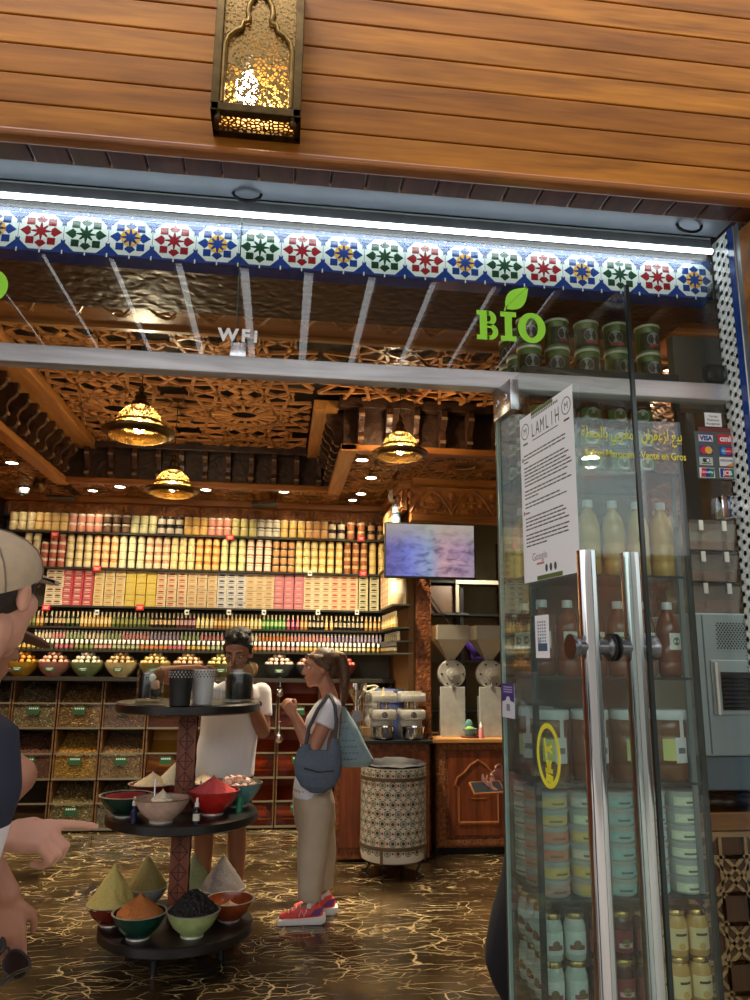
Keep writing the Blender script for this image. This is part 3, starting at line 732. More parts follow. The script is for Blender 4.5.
for (a, b, c) in [(34, 52, 'cream'), (52, 66, 'pink'), (66, 84, 'pale green'), (84, 104, 'cream'), (104, 122, 'pale green'), (122, 150, 'pink'), (150, 180, 'lilac'), (180, 200, 'pale green'), (200, 224, 'pink'), (224, 258, 'cream'), (258, 290, 'orange'), (290, 330, 'pink'), (330, 386, 'lilac')]:
    k = round((b-a)/3.7)
    for i in range(k):
        x = at(a+(b-a)*(i+.5)/k, 635, Y=YF+.04).x
        if x < .99: place(bm2[c], 'serum_bottle', (x, YF+.04, Z5), 'tiny %s bottle with white cap on the fifth shelf' % c, 'bottle', '%s bottles on the fifth shelf' % c)
pal3 = {'yellow': S(226, 186, 90), 'dark green': S(52, 66, 44), 'rose': S(206, 100, 120), 'leaf green': S(140, 160, 80), 'pink': S(224, 160, 150), 'sage': S(180, 186, 140), 'orange': S(222, 130, 70), 'ivory': S(236, 222, 184)}
bm3 = {k: bottle_proto('rose_water_bottle', 'rw_'+k, .0165, .092, S(240, 238, 230), S(96, 90, 60), v, .8, .38) for k, v in pal3.items()}
for (a, b, c) in [(12, 36, 'yellow'), (36, 54, 'dark green'), (54, 74, 'rose'), (74, 94, 'leaf green'), (94, 112, 'pink'), (112, 140, 'sage'), (140, 168, 'orange'), (168, 186, 'rose'), (186, 206, 'yellow'), (206, 240, 'sage'), (240, 262, 'orange'), (262, 300, 'pink'), (300, 330, 'yellow'), (330, 366, 'ivory'), (366, 386, 'yellow')]:
    k = round((b-a)/4.6)
    for i in range(k):
        x = at(a+(b-a)*(i+.5)/k, 646, Y=YF-.02).x
        if x < .99: place(bm3[c], 'rose_water_bottle', (x, YF-.02, Z6), 'small %s labelled bottle with round white cap on the sixth shelf' % c, 'bottle', '%s labelled bottles on the sixth shelf' % c)
# goods on the side return
def ry(i, n, a=3.86, b=4.66): return a+(b-a)*(i+.5)/n
bt = tin_proto('blue silver', S(70, 100, 130), S(190, 200, 205), S(90, 110, 124)); ct = tin_proto('side cream', S(236, 210, 150), S(216, 160, 90), S(230, 190, 120))
for i in range(7):
    for l in range(2):
        place(bt if i == 0 else ct, 'spice_tin', (.97, ry(i, 7, 3.8, 4.5), Z1+.0885*l), '%s tin high on the side return, %s of the %s stack' % ('blue and silver' if i == 0 else 'cream', TIER2[l], ORD[i]), 'tin', 'tins on the side return')
cm = carton_proto('side', S(238, 212, 164), S(206, 96, 66))
for i in range(5):
    for l in range(6):
        place(cm, 'soap_carton', (.94, ry(i, 5, 4.12, 4.66), Z3+.0552*l), 'red-printed cream carton on the side return, %s of the %s stack' % (TIER6[l], ORD[i]), 'carton', 'cartons on the side return', -PI/2)
jm = MB().lathe((0, 0, 0), [(0, 0), (.055, 0), (.06, .01), (.06, .09), (.0605, .09), (.0605, .19), (.06, .19), (.055, .225), (.058, .226), (.058, .262), (.054, .266), (0, .266)], 20, mis=[0, 0, 0, 1, 1, 1, 0, 2, 2, 2, 2]).mesh('storage_jar', [M('jar_cream', S(232, 204, 158), .4), M('jar_label', S(242, 228, 196), .5), M('jar_lid', S(240, 226, 190), .4)], smooth=40)
for i, w in enumerate(('nearest the pillar', 'next to the cartons')):
    place(jm, 'storage_jar', (1.0, 3.88+.14*i, Z3), 'tall cream storage jar under the television, the one %s' % w, 'jar', 'storage jars under the television')
for i in range(14): place(bm_['honey' if i % 3 else 'pale yellow'], 'oil_bottle', (.965, ry(i, 14, 3.8, 4.66), Z4), 'slim %s oil bottle with pale cap on the side return' % ('honey' if i % 3 else 'pale yellow'), 'bottle', '%s oil bottles on the side return' % ('honey' if i % 3 else 'pale yellow'))
for i in range(14): place(bm2['pale green' if i % 2 else 'cream'], 'serum_bottle', (.99, ry(i, 14, 3.8, 4.66), Z5), 'tiny %s bottle with white cap on the side return' % ('pale green' if i % 2 else 'cream'), 'bottle', '%s bottles on the side return' % ('pale green' if i % 2 else 'cream'))
for i in range(12): place(bm3['ivory' if i < 7 else 'yellow'], 'rose_water_bottle', (.96, ry(i, 12, 3.8, 4.66), Z6), 'small %s labelled bottle with white cap on the side return' % ('ivory' if i < 7 else 'yellow'), 'bottle', '%s labelled bottles on the side return' % ('ivory' if i < 7 else 'yellow'))
# price tags on the shelf edges
red = M('red_card', S(206, 44, 40), .5)
tagm = MB().box(-.035, .035, -.002, 0, -.03, .022).box(-.026, .026, -.0026, -.002, .002, .007, 1).box(-.02, .02, -.0026, -.002, -.014, -.004, 1).mesh('price_tag', [red, M('tag_print', S(238, 190, 180), .5)], smooth=0)
wtm = MB().box(-.02, .02, -.002, 0, -.035, .012).box(-.012, .012, -.0026, -.002, -.02, -.006, 1).mesh('price_tag', [M('white_card', S(226, 222, 210), .5), INK], smooth=0)
for (px, py, w) in ((55, 534, 'below the honey yellow tins'), (97, 568, 'below the peach tins'), (46, 607, 'below the white cartons'), (140, 607, 'below the bright yellow cartons'), (230, 537, 'below the coral tins'), (361, 538, 'below the apricot tins'), (363, 573, 'below the brown banded tins')):
    p = at(px, py, Y=YF-.011); place(tagm, 'price_tag', p, 'red price tag on a back shelf edge %s' % w, 'price tag', 'red price tags')
for (px, py, w) in ((97, 611, 'below the first cream and gold cartons'), (187, 611, 'below the last cream and red cartons'), (229, 611, 'below the navy and white cartons'), (264, 611, 'below the sand cartons'), (318, 611, 'below the pale cream cartons'), (357, 611, 'below the red striped cream cartons'), (310, 572, 'below the straw tins')):
    p = at(px, py, Y=YF-.011); place(wtm, 'price_tag', p, 'small white tag on a back shelf edge %s' % w, 'price tag', 'white price tags')

# ---- bowls of soaps on the counter shelf
def bowl_prof(r, h, foot=.45, t=.008):
    return [(0, .004), (r*foot*.85, .0), (r*foot, 0), (r*foot, h*.07), (r*foot*1.05, h*.1), (r*.72, h*.35), (r*.9, h*.68), (r, h), (r-t, h), (r*.88-t, h*.68), (r*.68-t, h*.36), (r*.4, h*.16), (0, h*.13)]
plq = M('green_plaque', S(38, 84, 52), .5); plt = M('plaque_print', S(210, 222, 206), .5)
for (px, nm, bc, sc1, sc2, sn) in ((22, 'mustard', S(176, 132, 36), S(238, 186, 80), S(232, 160, 60), 'yellow'), (54, 'dusty pink', S(170, 116, 104), S(234, 190, 160), S(226, 170, 146), 'pinkish'), (87, 'sage green', S(126, 142, 92), S(236, 230, 208), S(226, 214, 186), 'white'),
        (121, 'cream', S(206, 190, 140), S(214, 180, 130), S(196, 160, 112), 'tan'), (155, 'ochre', S(176, 150, 90), S(240, 216, 150), S(232, 200, 130), 'butter coloured'), (188, 'brown', S(120, 90, 62), S(240, 206, 160), S(232, 190, 150), 'peach'),
        (222, 'olive', S(112, 106, 62), S(236, 220, 150), S(226, 206, 136), 'lemon'), (279, 'charcoal', S(62, 66, 66), S(240, 214, 196), S(236, 200, 180), 'shell pink'), (311, 'slate', S(70, 78, 88), S(236, 190, 170), S(230, 170, 150), 'salmon'), (341, 'dark red', S(110, 32, 32), S(226, 106, 100), S(232, 140, 130), 'coral')):
    p = at(px, 668, Y=4.815); c = V((p.x, 4.815, Z7)); r, h = .15, .125
    t = thing('soap_bowl', c, '%s bowl on the counter shelf heaped with %s soaps' % (nm, sn), 'bowl', 'soap bowls on the counter shelf')
    MB().lathe(c, bowl_prof(r, h), 28, axis=None).build('bowl', M('bowl_'+nm, bc, .3, var=.12, scale=25), t, smooth=50)
    mb = MB().box(c.x-.04, c.x+.04, c.y-r*.93, c.y-r*.9, c.z+.05, c.z+.085).box(c.x-.03, c.x+.03, c.y-r*.936, c.y-r*.93, c.z+.07, c.z+.076, 1).box(c.x-.02, c.x+.02, c.y-r*.936, c.y-r*.93, c.z+.057, c.z+.063, 1)
    mb.build('name_plaque', [plq, plt], t, smooth=0)
    sms = []
    for k, col in enumerate((sc1, sc2)):
        me = MB().ell((0, 0, .019), .021, .021, .019, n=10)
        if sn == 'tan':
            for v in me.v: v.x += random.uniform(-.007, .007); v.z += random.uniform(-.005, .005)
        sms.append(me.mesh('soap_ball', M('soap_%s%d' % (nm, k), col, .45), smooth=60))
    n = 0
    for lv, (rr, cnt) in enumerate(((.115, 13), (.085, 10), (.045, 6))):
        for i in range(cnt):
            a = 2*PI*(i+.5*lv)/cnt + PI/2
            if math.sin(a) > .6 and lv == 0: continue
            place(sms[i % 2], 'soap_ball', c+V((rr*math.cos(a), rr*math.sin(a), h-.012+.034*lv)), '%s soap heaped in the %s bowl on the counter shelf' % (sn, nm), 'soap', '%s soaps in the %s bowl' % (sn, nm), random.uniform(0, 6))

# ---- three rows of dried-goods bins
BX0, BP = -2.72, .39
def herb_mat(key, c1, c2, light_fleck, scale):
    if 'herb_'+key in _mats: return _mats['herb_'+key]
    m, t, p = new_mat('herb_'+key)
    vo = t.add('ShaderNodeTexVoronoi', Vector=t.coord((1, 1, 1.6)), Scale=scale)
    t.link(t.ramp(t.add('ShaderNodeSeparateColor', Color=vo.outputs['Color']).outputs[0], [(0, c1), (.45, c2), (.85, c2), (1, light_fleck)]), p.inputs['Base Color'])  # palest cells: flecks of light on the heap put into its colour
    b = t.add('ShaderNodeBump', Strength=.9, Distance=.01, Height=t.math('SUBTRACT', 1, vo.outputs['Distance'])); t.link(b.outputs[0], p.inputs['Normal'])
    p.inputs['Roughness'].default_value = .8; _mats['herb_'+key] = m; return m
BINW = wood('bin_wood', S(86, 60, 34), S(130, 94, 56), 'x', 1, .5); LIP = M('bin_lip', S(150, 140, 116), .35, .6)
ochre = M('ochre_interior', S(186, 132, 40), .5, var=.1, scale=5); ornge = M('orange_interior', S(168, 66, 26), .45, var=.1, scale=5); dkin = M('dark_interior', S(58, 44, 30), .7)
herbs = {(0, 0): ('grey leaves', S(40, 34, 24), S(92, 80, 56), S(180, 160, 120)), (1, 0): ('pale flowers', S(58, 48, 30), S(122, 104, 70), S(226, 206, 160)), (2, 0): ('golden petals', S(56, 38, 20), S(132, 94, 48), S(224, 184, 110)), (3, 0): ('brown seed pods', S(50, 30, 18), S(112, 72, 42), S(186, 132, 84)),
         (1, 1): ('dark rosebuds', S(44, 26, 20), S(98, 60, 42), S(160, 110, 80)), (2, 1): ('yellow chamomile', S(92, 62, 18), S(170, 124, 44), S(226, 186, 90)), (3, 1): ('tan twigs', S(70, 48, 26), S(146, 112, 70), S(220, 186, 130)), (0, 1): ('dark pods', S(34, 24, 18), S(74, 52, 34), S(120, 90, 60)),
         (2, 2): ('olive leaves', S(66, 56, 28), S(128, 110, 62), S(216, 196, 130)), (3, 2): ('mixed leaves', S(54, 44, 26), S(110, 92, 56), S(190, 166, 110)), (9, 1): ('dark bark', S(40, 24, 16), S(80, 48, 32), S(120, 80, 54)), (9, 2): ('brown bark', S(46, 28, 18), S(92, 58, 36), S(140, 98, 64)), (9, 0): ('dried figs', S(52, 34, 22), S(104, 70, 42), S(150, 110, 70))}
hts = {0: .865, 1: .435, 2: .02}; rown = {0: 'top', 1: 'middle', 2: 'bottom'}; BH = {0: .42, 1: .42, 2: .405}
for r in range(3):
    for cI in range(10):
        x0, x1 = BX0+BP*cI+.006, BX0+BP*(cI+1)-.006
        if cI == 9: x1 = 1.07
        if x1-x0 < .1: continue
        z0 = hts[r]; z1 = z0+BH[r]; h = herbs.get((cI, r)); x_ = (x0+x1)/2
        if r == 2 and cI < 2 and not h: h = None
        inm = dkin if h or cI < 3 else ochre if cI < 6 else ornge
        where = '%s row, %s column from the west wall' % (rown[r], ORD[cI])
        t = thing('spice_bin', (x_, 4.95, z0), ('wooden bin of %s, %s' % (h[0], where)) if h else 'open wooden bin standing nearly empty, %s' % where, 'bin', 'spice bins under the counter shelf')
        mb = MB().box(x0, x1, 4.755, 5.13, z0, z0+.014).box(x0, x0+.012, 4.755, 5.13, z0+.014, z1).box(x1-.012, x1, 4.755, 5.13, z0+.014, z1)
        mb.build('case', BINW, t, smooth=0)
        if r == 0 or not h: MB().box(x0+.012, x1-.012, 5.11, 5.13, z0+.014, z1-.002).build('back_board', inm, t, smooth=0)
        if not h:
            MB().add([(x0+.013, 4.80, z0+.06), (x1-.013, 4.80, z0+.06), (x1-.013, 5.108, z0+.3), (x0+.013, 5.108, z0+.3), (x0+.013, 4.80, z0+.015), (x1-.013, 4.80, z0+.015), (x1-.013, 5.108, z0+.015), (x0+.013, 5.108, z0+.015)], [(0,1,2,3), (4,7,6,5), (0,4,5,1), (2,6,7,3), (0,3,7,4), (1,5,6,2)]).build('sloping_floor', inm, t, smooth=0)
        MB().box(x0+.012, x1-.012, 4.757, 4.763, z0+.014, z0+.215).build('glass_front', GLASS if h else glass('brown_glass', (.62, .5, .36, 1)), t, smooth=0)
        MB().box(x0, x1, 4.748, 4.768, z0+.213, z0+.226).build('lip', LIP, t, smooth=0); MB().box(x0, x1, 4.748, 4.756, z0-.002, z0+.016).build('front_rail', LIP, t, smooth=0)
        if (h or cI in (4, 7, 8, 9)) and not (r == 0 and cI == 0):
            pz = z0+.16; pw = MB().box(x_-.052, x_+.052, 4.742, 4.747, pz-.035, pz+.035)
            text_mb('1 Kg', .034, (x_, 4.742, pz-.026), (1, 0, 0), (0, 0, 1), -.0006+.0, .0006, 'CENTER', pw, 1)
            for q in range(5): pw.box(x_-.04+.017*q, x_-.028+.017*q, 4.7414, 4.742, pz+.008, pz+.022, 1)
            pw.build('name_plaque', [plq, plt], t, smooth=0)
        if h:
            hm = MB(); nx, ny = 26, 16; a0, a1 = x0+.016, x1-.016; b0, b1 = 4.768, 5.105
            hgt = lambda u, w: z0+.19+.17*w**.8+.018*math.sin(3*u+cI)*w+random.uniform(-.011, .011)
            top = [[(a0+(a1-a0)*i/nx, b0+(b1-b0)*j/ny, hgt(i/nx, j/ny)) for i in range(nx+1)] for j in range(ny+1)]
            pts = [p for row in top for p in row]; W_ = nx+1
            fs = [(j*W_+i, j*W_+i+1, (j+1)*W_+i+1, (j+1)*W_+i) for j in range(ny) for i in range(nx)]
            b = len(pts); pts += [(a0+(a1-a0)*i/nx, b0, z0+.016) for i in range(W_)]
            fs += [(b+i, b+i+1, i+1, i) for i in range(nx)]
            hm.add(pts, fs)
            hm.add([(a0, b0+.002, z0+.0155), (a1, b0+.002, z0+.0155), (a1, b1, z0+.0155), (a0, b1, z0+.0155)], [(3, 2, 1, 0)])
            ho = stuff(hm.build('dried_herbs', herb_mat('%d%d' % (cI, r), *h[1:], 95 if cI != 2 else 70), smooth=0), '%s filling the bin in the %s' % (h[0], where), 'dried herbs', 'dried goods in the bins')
# plinth under the bins
struct(MB().box(-2.7, 1.08, 4.8, 5.13, 0.0, .018).build('baseboard_back', BLACK, smooth=0))
# ================================================================== DISPLAY STAND
random.seed(5)
SX, SY = -.475, 1.88
ds = thing('display_stand', (SX, SY, 0), 'round three-tier black display stand with carved wooden post, in the middle of the floor', 'display stand')
TZ = {'low': .16, 'mid': .70, 'top': 1.262}
for k, r in (('low', .39), ('mid', .395), ('top', .385)):
    z_ = TZ[k]; MB().lathe((SX, SY, z_), [(0, -.052), (r-.012, -.052), (r, -.045), (r, -.008), (r-.008, 0), (0, 0)], 64).build('tier', BLACKW, ds)
for a, b in (((TZ['low']), TZ['mid']-.052), (TZ['mid'], TZ['top']-.052)):
    mb = MB().box(SX-.048, SX+.048, SY-.048, SY+.048, a, b); n = 5; st = (b-a)/n
    for i in range(n):
        for (o, ax) in (((SX, SY-.0485, a+st*(i+.5)), (1, 0, 0)), ((SX+.0485, SY, a+st*(i+.5)), (0, 1, 0)), ((SX-.0485, SY, a+st*(i+.5)), (0, -1, 0))):
            ax = V(ax); o = V(o); dd = [(-.04, 0), (0, st*.46), (.04, 0), (0, -st*.46)]
            nn = ax.cross(V((0, 0, 1)))
            for q in range(4):
                p, p2 = dd[q], dd[(q+1) % 4]; mb.bar(o+ax*p[0]+V((0, 0, p[1])), o+ax*p2[0]+V((0, 0, p2[1])), .005, .004, nn, 1)
            mb.bar(o-ax*.04, o+ax*.04, .004, .004, nn, 1); mb.bar(o-V((0, 0, st*.46)), o+V((0, 0, st*.46)), .004, .004, nn, 1)
    mb.build('post', [POSTW, M('post_groove', S(70, 30, 18), .7)], ds, smooth=0)
MB().box(SX-.07, SX+.07, SY-.07, SY+.07, TZ['top']-.075, TZ['top']-.052).build('collar', POSTW, ds, smooth=0, bevel=.004)
MB().lathe((SX, SY, 0), [(0, .06), (.06, .06), (.05, .11), (0, .11)], 20).build('hub', BLACK, ds)
for i in range(4):
    a = PI/4+i*PI/2+.5; d = V((math.cos(a), math.sin(a), 0)); c = V((SX, SY, 0))
    MB().bar(c+d*.03+V((0, 0, .075)), c+d*.26+V((0, 0, .05)), .035, .03).cyl(c+d*.25, c+d*.25+V((0, 0, .06)), .02, n=12).build('foot', BLACK, ds)
RIMC = M('bowl_rim', S(158, 146, 128), .35)
def spice_bowl(px, py, tier, r, h, col, nm, where, rim=None, dx=0):
    z_ = TZ[tier]; p = at(px, py, Z=z_); q = V((p.x-SX, p.y-SY, 0)); lim = {'low': .39, 'mid': .395}[tier]-r*.5
    if q.length > lim: q = q.normalized()*lim
    c = V((SX+q.x, SY+q.y, z_))
    t = thing('spice_bowl', c, '%s bowl %s' % (nm, where), 'bowl', 'spice bowls on the display stand')
    MB().lathe(c, [(0, .006), (r*.38, 0), (r*.42, .0), (r*.42, h*.1), (r*.46, h*.14), (r*.74, h*.42), (r*.92, h*.76), (r, h*.985), (r-.007, h*.985), (r*.88, h*.74), (r*.68, h*.42), (r*.3, h*.2), (0, h*.18)], 32).build('body', M('spb_'+nm, col, .22, var=.18, scale=22), t, smooth=50)
    MB().lathe(c, [(r*.985, h*.97), (r+.002, h*.98), (r+.002, h), (r-.007, h*1.005), (r-.009, h*.98)], 32).build('rim', rim or RIMC, t, smooth=50)
    MB().lathe(c, [(r*.37, .0005), (r*.43, .0005), (r*.43, h*.07), (r*.41, h*.09)], 28).build('foot_ring', M('foot_ring', S(190, 184, 172), .3, .3), t, smooth=50)
    return c
def cone(c, h, r, ch, col, label, sharp=1.0, lump=.004, dent=None):
    """a smoothed cone of ground spice standing in a bowl of height h"""
    mb = MB(); n, k = 36, 14; rows = []; z0 = h*.55
    mb.v.append(c+V((0, 0, h+ch)))
    for j in range(1, k+1):
        t = j/k; row = []
        for i in range(n):
            a = 2*PI*i/n; rr = r*t*(1+random.uniform(-1, 1)*lump*1.5/max(.02, r)); zz = h*.94+ch*(1-t)**sharp - (.004 if t > .93 else 0)+random.uniform(-1, 1)*lump*.4
            if j == 1: zz = h*.94+ch*(1-t)**sharp
            if dent and abs((a-dent[0]+PI) % (2*PI)-PI) < .5 and .45 < t < .9: zz -= .03*math.sin((t-.45)/.45*PI)
            mb.v.append(c+V((rr*math.cos(a), rr*math.sin(a), zz))); row.append(len(mb.v)-1)
        rows.append(row)
    mb.v.append(c+V((0, 0, z0))); bt_ = len(mb.v)-1
    for i in range(n):
        j = (i+1) % n; mb.f.append([0, rows[0][i], rows[0][j]]); mb.m.append(0)
        for A, B in zip(rows, rows[1:]): mb.f.append([A[i], B[i], B[j], A[j]]); mb.m.append(0)
        mb.f.append([rows[-1][i], bt_, rows[-1][j]]); mb.m.append(0)
    o = mb.build('ground_spice', M('spice_'+label[:18], col, .9, var=.12, scale=90, bump=.3, spec=.1), smooth=70)
    return stuff(o, label, 'spice', 'ground spices on the display stand')
# middle tier
c = spice_bowl(125, 816, 'mid', .135, .105, S(26, 52, 40), 'dark green', 'holding deep red powder on the middle tier'); cone(c, .105, .11, .012, S(134, 28, 34), 'deep red powder in the dark green bowl')
c = spice_bowl(161, 822, 'mid', .138, .115, S(198, 168, 150), 'speckled cream', 'with a spoon at the front of the middle tier', M('brown_rim', S(120, 92, 74), .3)); cone(c, .115, .055, .045, S(240, 228, 196), 'small white powder cone in the speckled cream bowl', 1.2); c2 = c
mb = MB().tube([c+V((-.035, -.01, .085)), c+V((-.04, .0, .14)), c+V((-.043, .01, .2))], .004, 8).ell(c+V((-.03, -.012, .085)), .014, .01, .02, n=10)
tag(mb.build('spoon', STEEL), 'steel spoon standing in the speckled cream bowl', 'spoon')
c = spice_bowl(212, 814, 'mid', .138, .12, S(190, 42, 36), 'bright red', 'piled with pink-red powder on the middle tier', M('red_rim', S(120, 40, 34), .3)); cone(c, .12, .125, .075, S(222, 92, 92), 'pink-red powder heaped in the bright red bowl', 1.15)
c = spice_bowl(236, 806, 'mid', .14, .125, S(96, 150, 152), 'teal blue', 'full of pale pink chips on the middle tier', M('brown_rim', S(120, 92, 74), .3))
chm = [MB().obox((0, 0, .009), V((.013, .004, .002)), V((-.003, .009, .002)), V((.001, .002, .008))).mesh('mineral_chip', M('chip%d' % k, (S(230, 196, 176), S(222, 172, 152), S(238, 216, 200))[k], .5), smooth=0, bevel=.002) for k in range(3)]
for i in range(34):
    lv = 0 if i < 16 else 1 if i < 27 else 2; a = i*2.4; rr = (.105, .07, .03)[lv]*random.uniform(.8, 1.05)
    place(chm[i % 3], 'mineral_chip', c+V((rr*math.cos(a), rr*math.sin(a), .104+.016*lv+random.uniform(0, .006))), 'pale pink mineral chip in the teal blue bowl', 'mineral chip', 'pink chips in the teal bowl', random.uniform(0, 6), random.uniform(.9, 1.4))
cone(c, .105, .115, .018, S(214, 174, 150), 'pale pink mineral crumbs under the chips in the teal bowl')
c = spice_bowl(133, 797, 'mid', .13, .1, S(104, 34, 30), 'dark red', 'with a beige powder cone at the back of the middle tier'); cone(c, .1, .1, .065, S(226, 204, 166), 'beige powder cone in the dark red bowl', 1.1)
c = spice_bowl(172, 793, 'mid', .14, .1, S(110, 46, 36), 'maroon', 'with the tallest cream cone, behind the post'); cone(c, .1, .125, .125, S(228, 218, 184), 'tall cream powder cone behind the carved post', 1.0)
c = spice_bowl(215, 793, 'mid', .13, .1, S(118, 92, 66), 'tan', 'with an off-white mound at the back of the middle tier'); cone(c, .1, .12, .05, S(230, 206, 174), 'off-white powder mound in the tan bowl', 1.6)
# bottom tier
c = spice_bowl(106, 925, 'low', .125, .105, S(104, 34, 26), 'rust red', 'with the yellow-green cone on the bottom tier'); cone(c, .105, .122, .19, S(196, 178, 106), 'tall yellow-green spice cone on the bottom tier', .95, dent=(-.6, 0))
c = spice_bowl(140, 903, 'low', .115, .1, S(150, 152, 158), 'pale grey', 'with an olive cone at the back of the bottom tier'); cone(c, .1, .112, .165, S(146, 132, 84), 'olive spice cone at the back of the bottom tier', .95)
c = spice_bowl(138, 938, 'low', .132, .12, S(24, 62, 50), 'bottle green', 'with orange spice at the front of the bottom tier'); cone(c, .12, .112, .088, S(184, 114, 62), 'orange-brown spice cone at the front of the bottom tier', .95)
c = spice_bowl(192, 936, 'low', .132, .12, S(166, 182, 118), 'pale green', 'heaped with black dried flowers on the bottom tier')
hm = MB()
for i in range(420):
    t = math.sqrt(random.random()); a = random.uniform(0, 2*PI); rr = .118*t; zz = .105+.10*(1-t**1.5)
    hm.ell(c+V((rr*math.cos(a), rr*math.sin(a), zz)), random.uniform(.006, .011), n=6)
hm.lathe(c, [(0, .06), (.1, .09), (.112, .105), (.06, .17), (0, .195)], 20)
stuff(hm.build('dried_flowers', M('black_flowers', S(30, 26, 26), .75, var=.4, scale=90), smooth=30), 'black dried flowers heaped in the pale green bowl', 'dried flowers')
c = spice_bowl(229, 920, 'low', .128, .105, S(140, 64, 34), 'glossy brown', 'nearly empty, on the bottom tier'); cone(c, .062, .07, .035, S(198, 168, 136), 'small pale mound in the glossy brown bowl', 1.5)
c = spice_bowl(228, 902, 'low', .13, .09, S(72, 72, 90), 'dark grey-blue', 'with the grey cone on the bottom tier'); cone(c, .09, .128, .175, S(138, 128, 122), 'grey spice cone on the bottom tier', .95)
c = spice_bowl(194, 898, 'low', .12, .09, S(52, 56, 110), 'navy blue', 'with the sage green cone behind the post'); cone(c, .09, .115, .165, S(146, 150, 106), 'sage green spice cone behind the post of the stand', .95)
def vial(px, py, tier, glassc, capc, nm, where, r=.017, h=.072, label=True):
    p = at(px, py, Z=TZ[tier]); q = V((p.x-SX, p.y-SY, 0))
    if q.length > .37: q = q.normalized()*.37
    p = V((SX+q.x, SY+q.y, TZ[tier]))
    t = thing('dropper_bottle', p, '%s dropper bottle %s' % (nm, where), 'bottle', 'dropper bottles on the display stand')
    MB().lathe(p, [(0, 0), (r, 0), (r, h*.7), (r*.9, h*.82), (r*.5, h*.9), (r*.5, h), (0, h)], 16).build('body', M('vial_'+nm, glassc, .12), t, smooth=50)
    MB().lathe(p, [(0, h), (r*.62, h), (r*.62, h+.018), (r*.4, h+.02), (r*.32, h+.04), (0, h+.044)], 14).build('cap', capc, t, smooth=50)
    if label: MB().lathe(p, [(r+.0006, h*.2), (r+.0006, h*.62)], 16).build('paper_label', M('vial_label', S(206, 200, 186), .6), t, smooth=60)
vial(129, 824, 'mid', S(16, 22, 60), WHITE, 'dark blue', 'beside the speckled cream bowl', label=False, h=.08); vial(196, 824, 'mid', S(18, 20, 42), WHITE, 'navy', 'with white label, before the bright red bowl', h=.08)
vial(239, 812, 'mid', S(40, 130, 90), glass('clear_glass2', (.95, .97, .96, 1)), 'clear green', 'before the teal blue bowl', label=False, h=.08); vial(200, 803, 'mid', S(196, 196, 196), WHITE, 'white', 'behind the bright red bowl', label=False, h=.08)
# top tier
def tpos(px, py):
    p = at(px, py, Z=TZ['top']); q = V((p.x-SX, p.y-SY, 0))
    if q.length > .36: q = q.normalized()*.36
    return V((SX+q.x, SY+q.y, TZ['top']))
def glass_jar(c, r, h, name, label, group):
    t = thing(name, c, label, 'jar', group)
    MB().lathe(c, [(0, .002), (r*.92, .002), (r, .012), (r, h*.78), (r*.94, h*.84), (r*.7, h*.92), (r*.7, h*.94), (r*.76, h*.95), (r*.76, h), (r*.72, h), (r*.66, h*.92), (r*.9, h*.83), (r*.955, h*.78), (r*.955, .016), (0, .012)], 36).build('body', GLASSJ, t, smooth=50)
    MB().lathe(c, [(r*.75, h*.9), (r*.79, h*.915), (r*.79, h*.945), (r*.75, h*.96)], 36).build('neck_ring', GLASSJ, t, smooth=50)
    return t
c = V((SX-.215, SY-.02, TZ['top'])); glass_jar(c, .072, .205, 'glass_jar', 'clear glass jar holding dark sticks and a pale stone, west on the top tier', 'glass jars on the top tier')
tag(MB().lathe(c+V((-.028, 0, .018)), [(0, 0), (.03, 0), (.031, .06), (.029, .13), (0, .132)], 14).build('incense_bundle', M('incense', S(32, 30, 30), .35), smooth=50), 'dark incense bundle standing inside the western glass jar', 'incense')
for k, (dx, dz, s_, cc, nm) in enumerate(((.03, .085, .026, S(214, 160, 140), 'pinkish'), (.035, .045, .022, S(60, 56, 52), 'dark'), (.012, .125, .02, S(236, 226, 214), 'white'))):
    mb = MB().ell(c+V((dx, -.012, dz)), s_, s_*.8, s_*1.1, n=8)
    for v in mb.v: v += V((random.uniform(-.003, .003), random.uniform(-.003, .003), random.uniform(-.003, .003)))
    tag(mb.build('mineral_stone', M('stone_'+nm, cc, .5), smooth=0), '%s rough stone inside the western glass jar' % nm, 'stone')
tag(MB().obox(c+V((.03, -.01, .019)), V((.02, 0, 0)), V((0, .016, 0)), V((0, 0, .0055))).build('mineral_stone', M('stone_slate', S(50, 48, 46), .5), bevel=.003), 'flat black stone at the bottom of the western glass jar', 'stone')
c = V((SX+.265, SY-.02, TZ['top'])); glass_jar(c, .078, .225, 'glass_jar', 'large glass jar filled with black crystals, east on the top tier', 'glass jars on the top tier')
stuff(MB().lathe(c, [(0, .0125), (.072, .0165), (.073, .135), (.066, .152), (.03, .16), (0, .162)], 30).build('black_crystals', M('nigella', S(24, 22, 24), .4, var=.5, scale=160, bump=.8), smooth=50), 'black crystals filling the large glass jar', 'crystals')
def planter(px, py, r, h, body, band, dots, label):
    c = tpos(px, py); t = thing('ceramic_pot', c, label, 'pot', 'pots on the top tier')
    MB().lathe(c, [(0, 0), (r*.8, 0), (r*.82, .004), (r*.97, h*.74), (r, h*.76), (r*1.01, h), (r*.95, h), (r*.92, h*.75), (r*.76, .01), (0, .01)], 32).build('body', body, t, smooth=40)
    mb = MB()
    for row in range(3):
        for k in range(22):
            a = 2*PI*(k+.5*(row % 2))/22; d = V((math.cos(a), math.sin(a), 0)); s_ = V((-d.y, d.x, 0)); rr = r*(.985+.01*row)+.0012
            mb.obox(c+d*rr+V((0, 0, h*(.80+.07*row))), s_*.003, d*.001, V((0, 0, .004)))
    mb.build('dotted_band', dots, t, smooth=0)
    return c
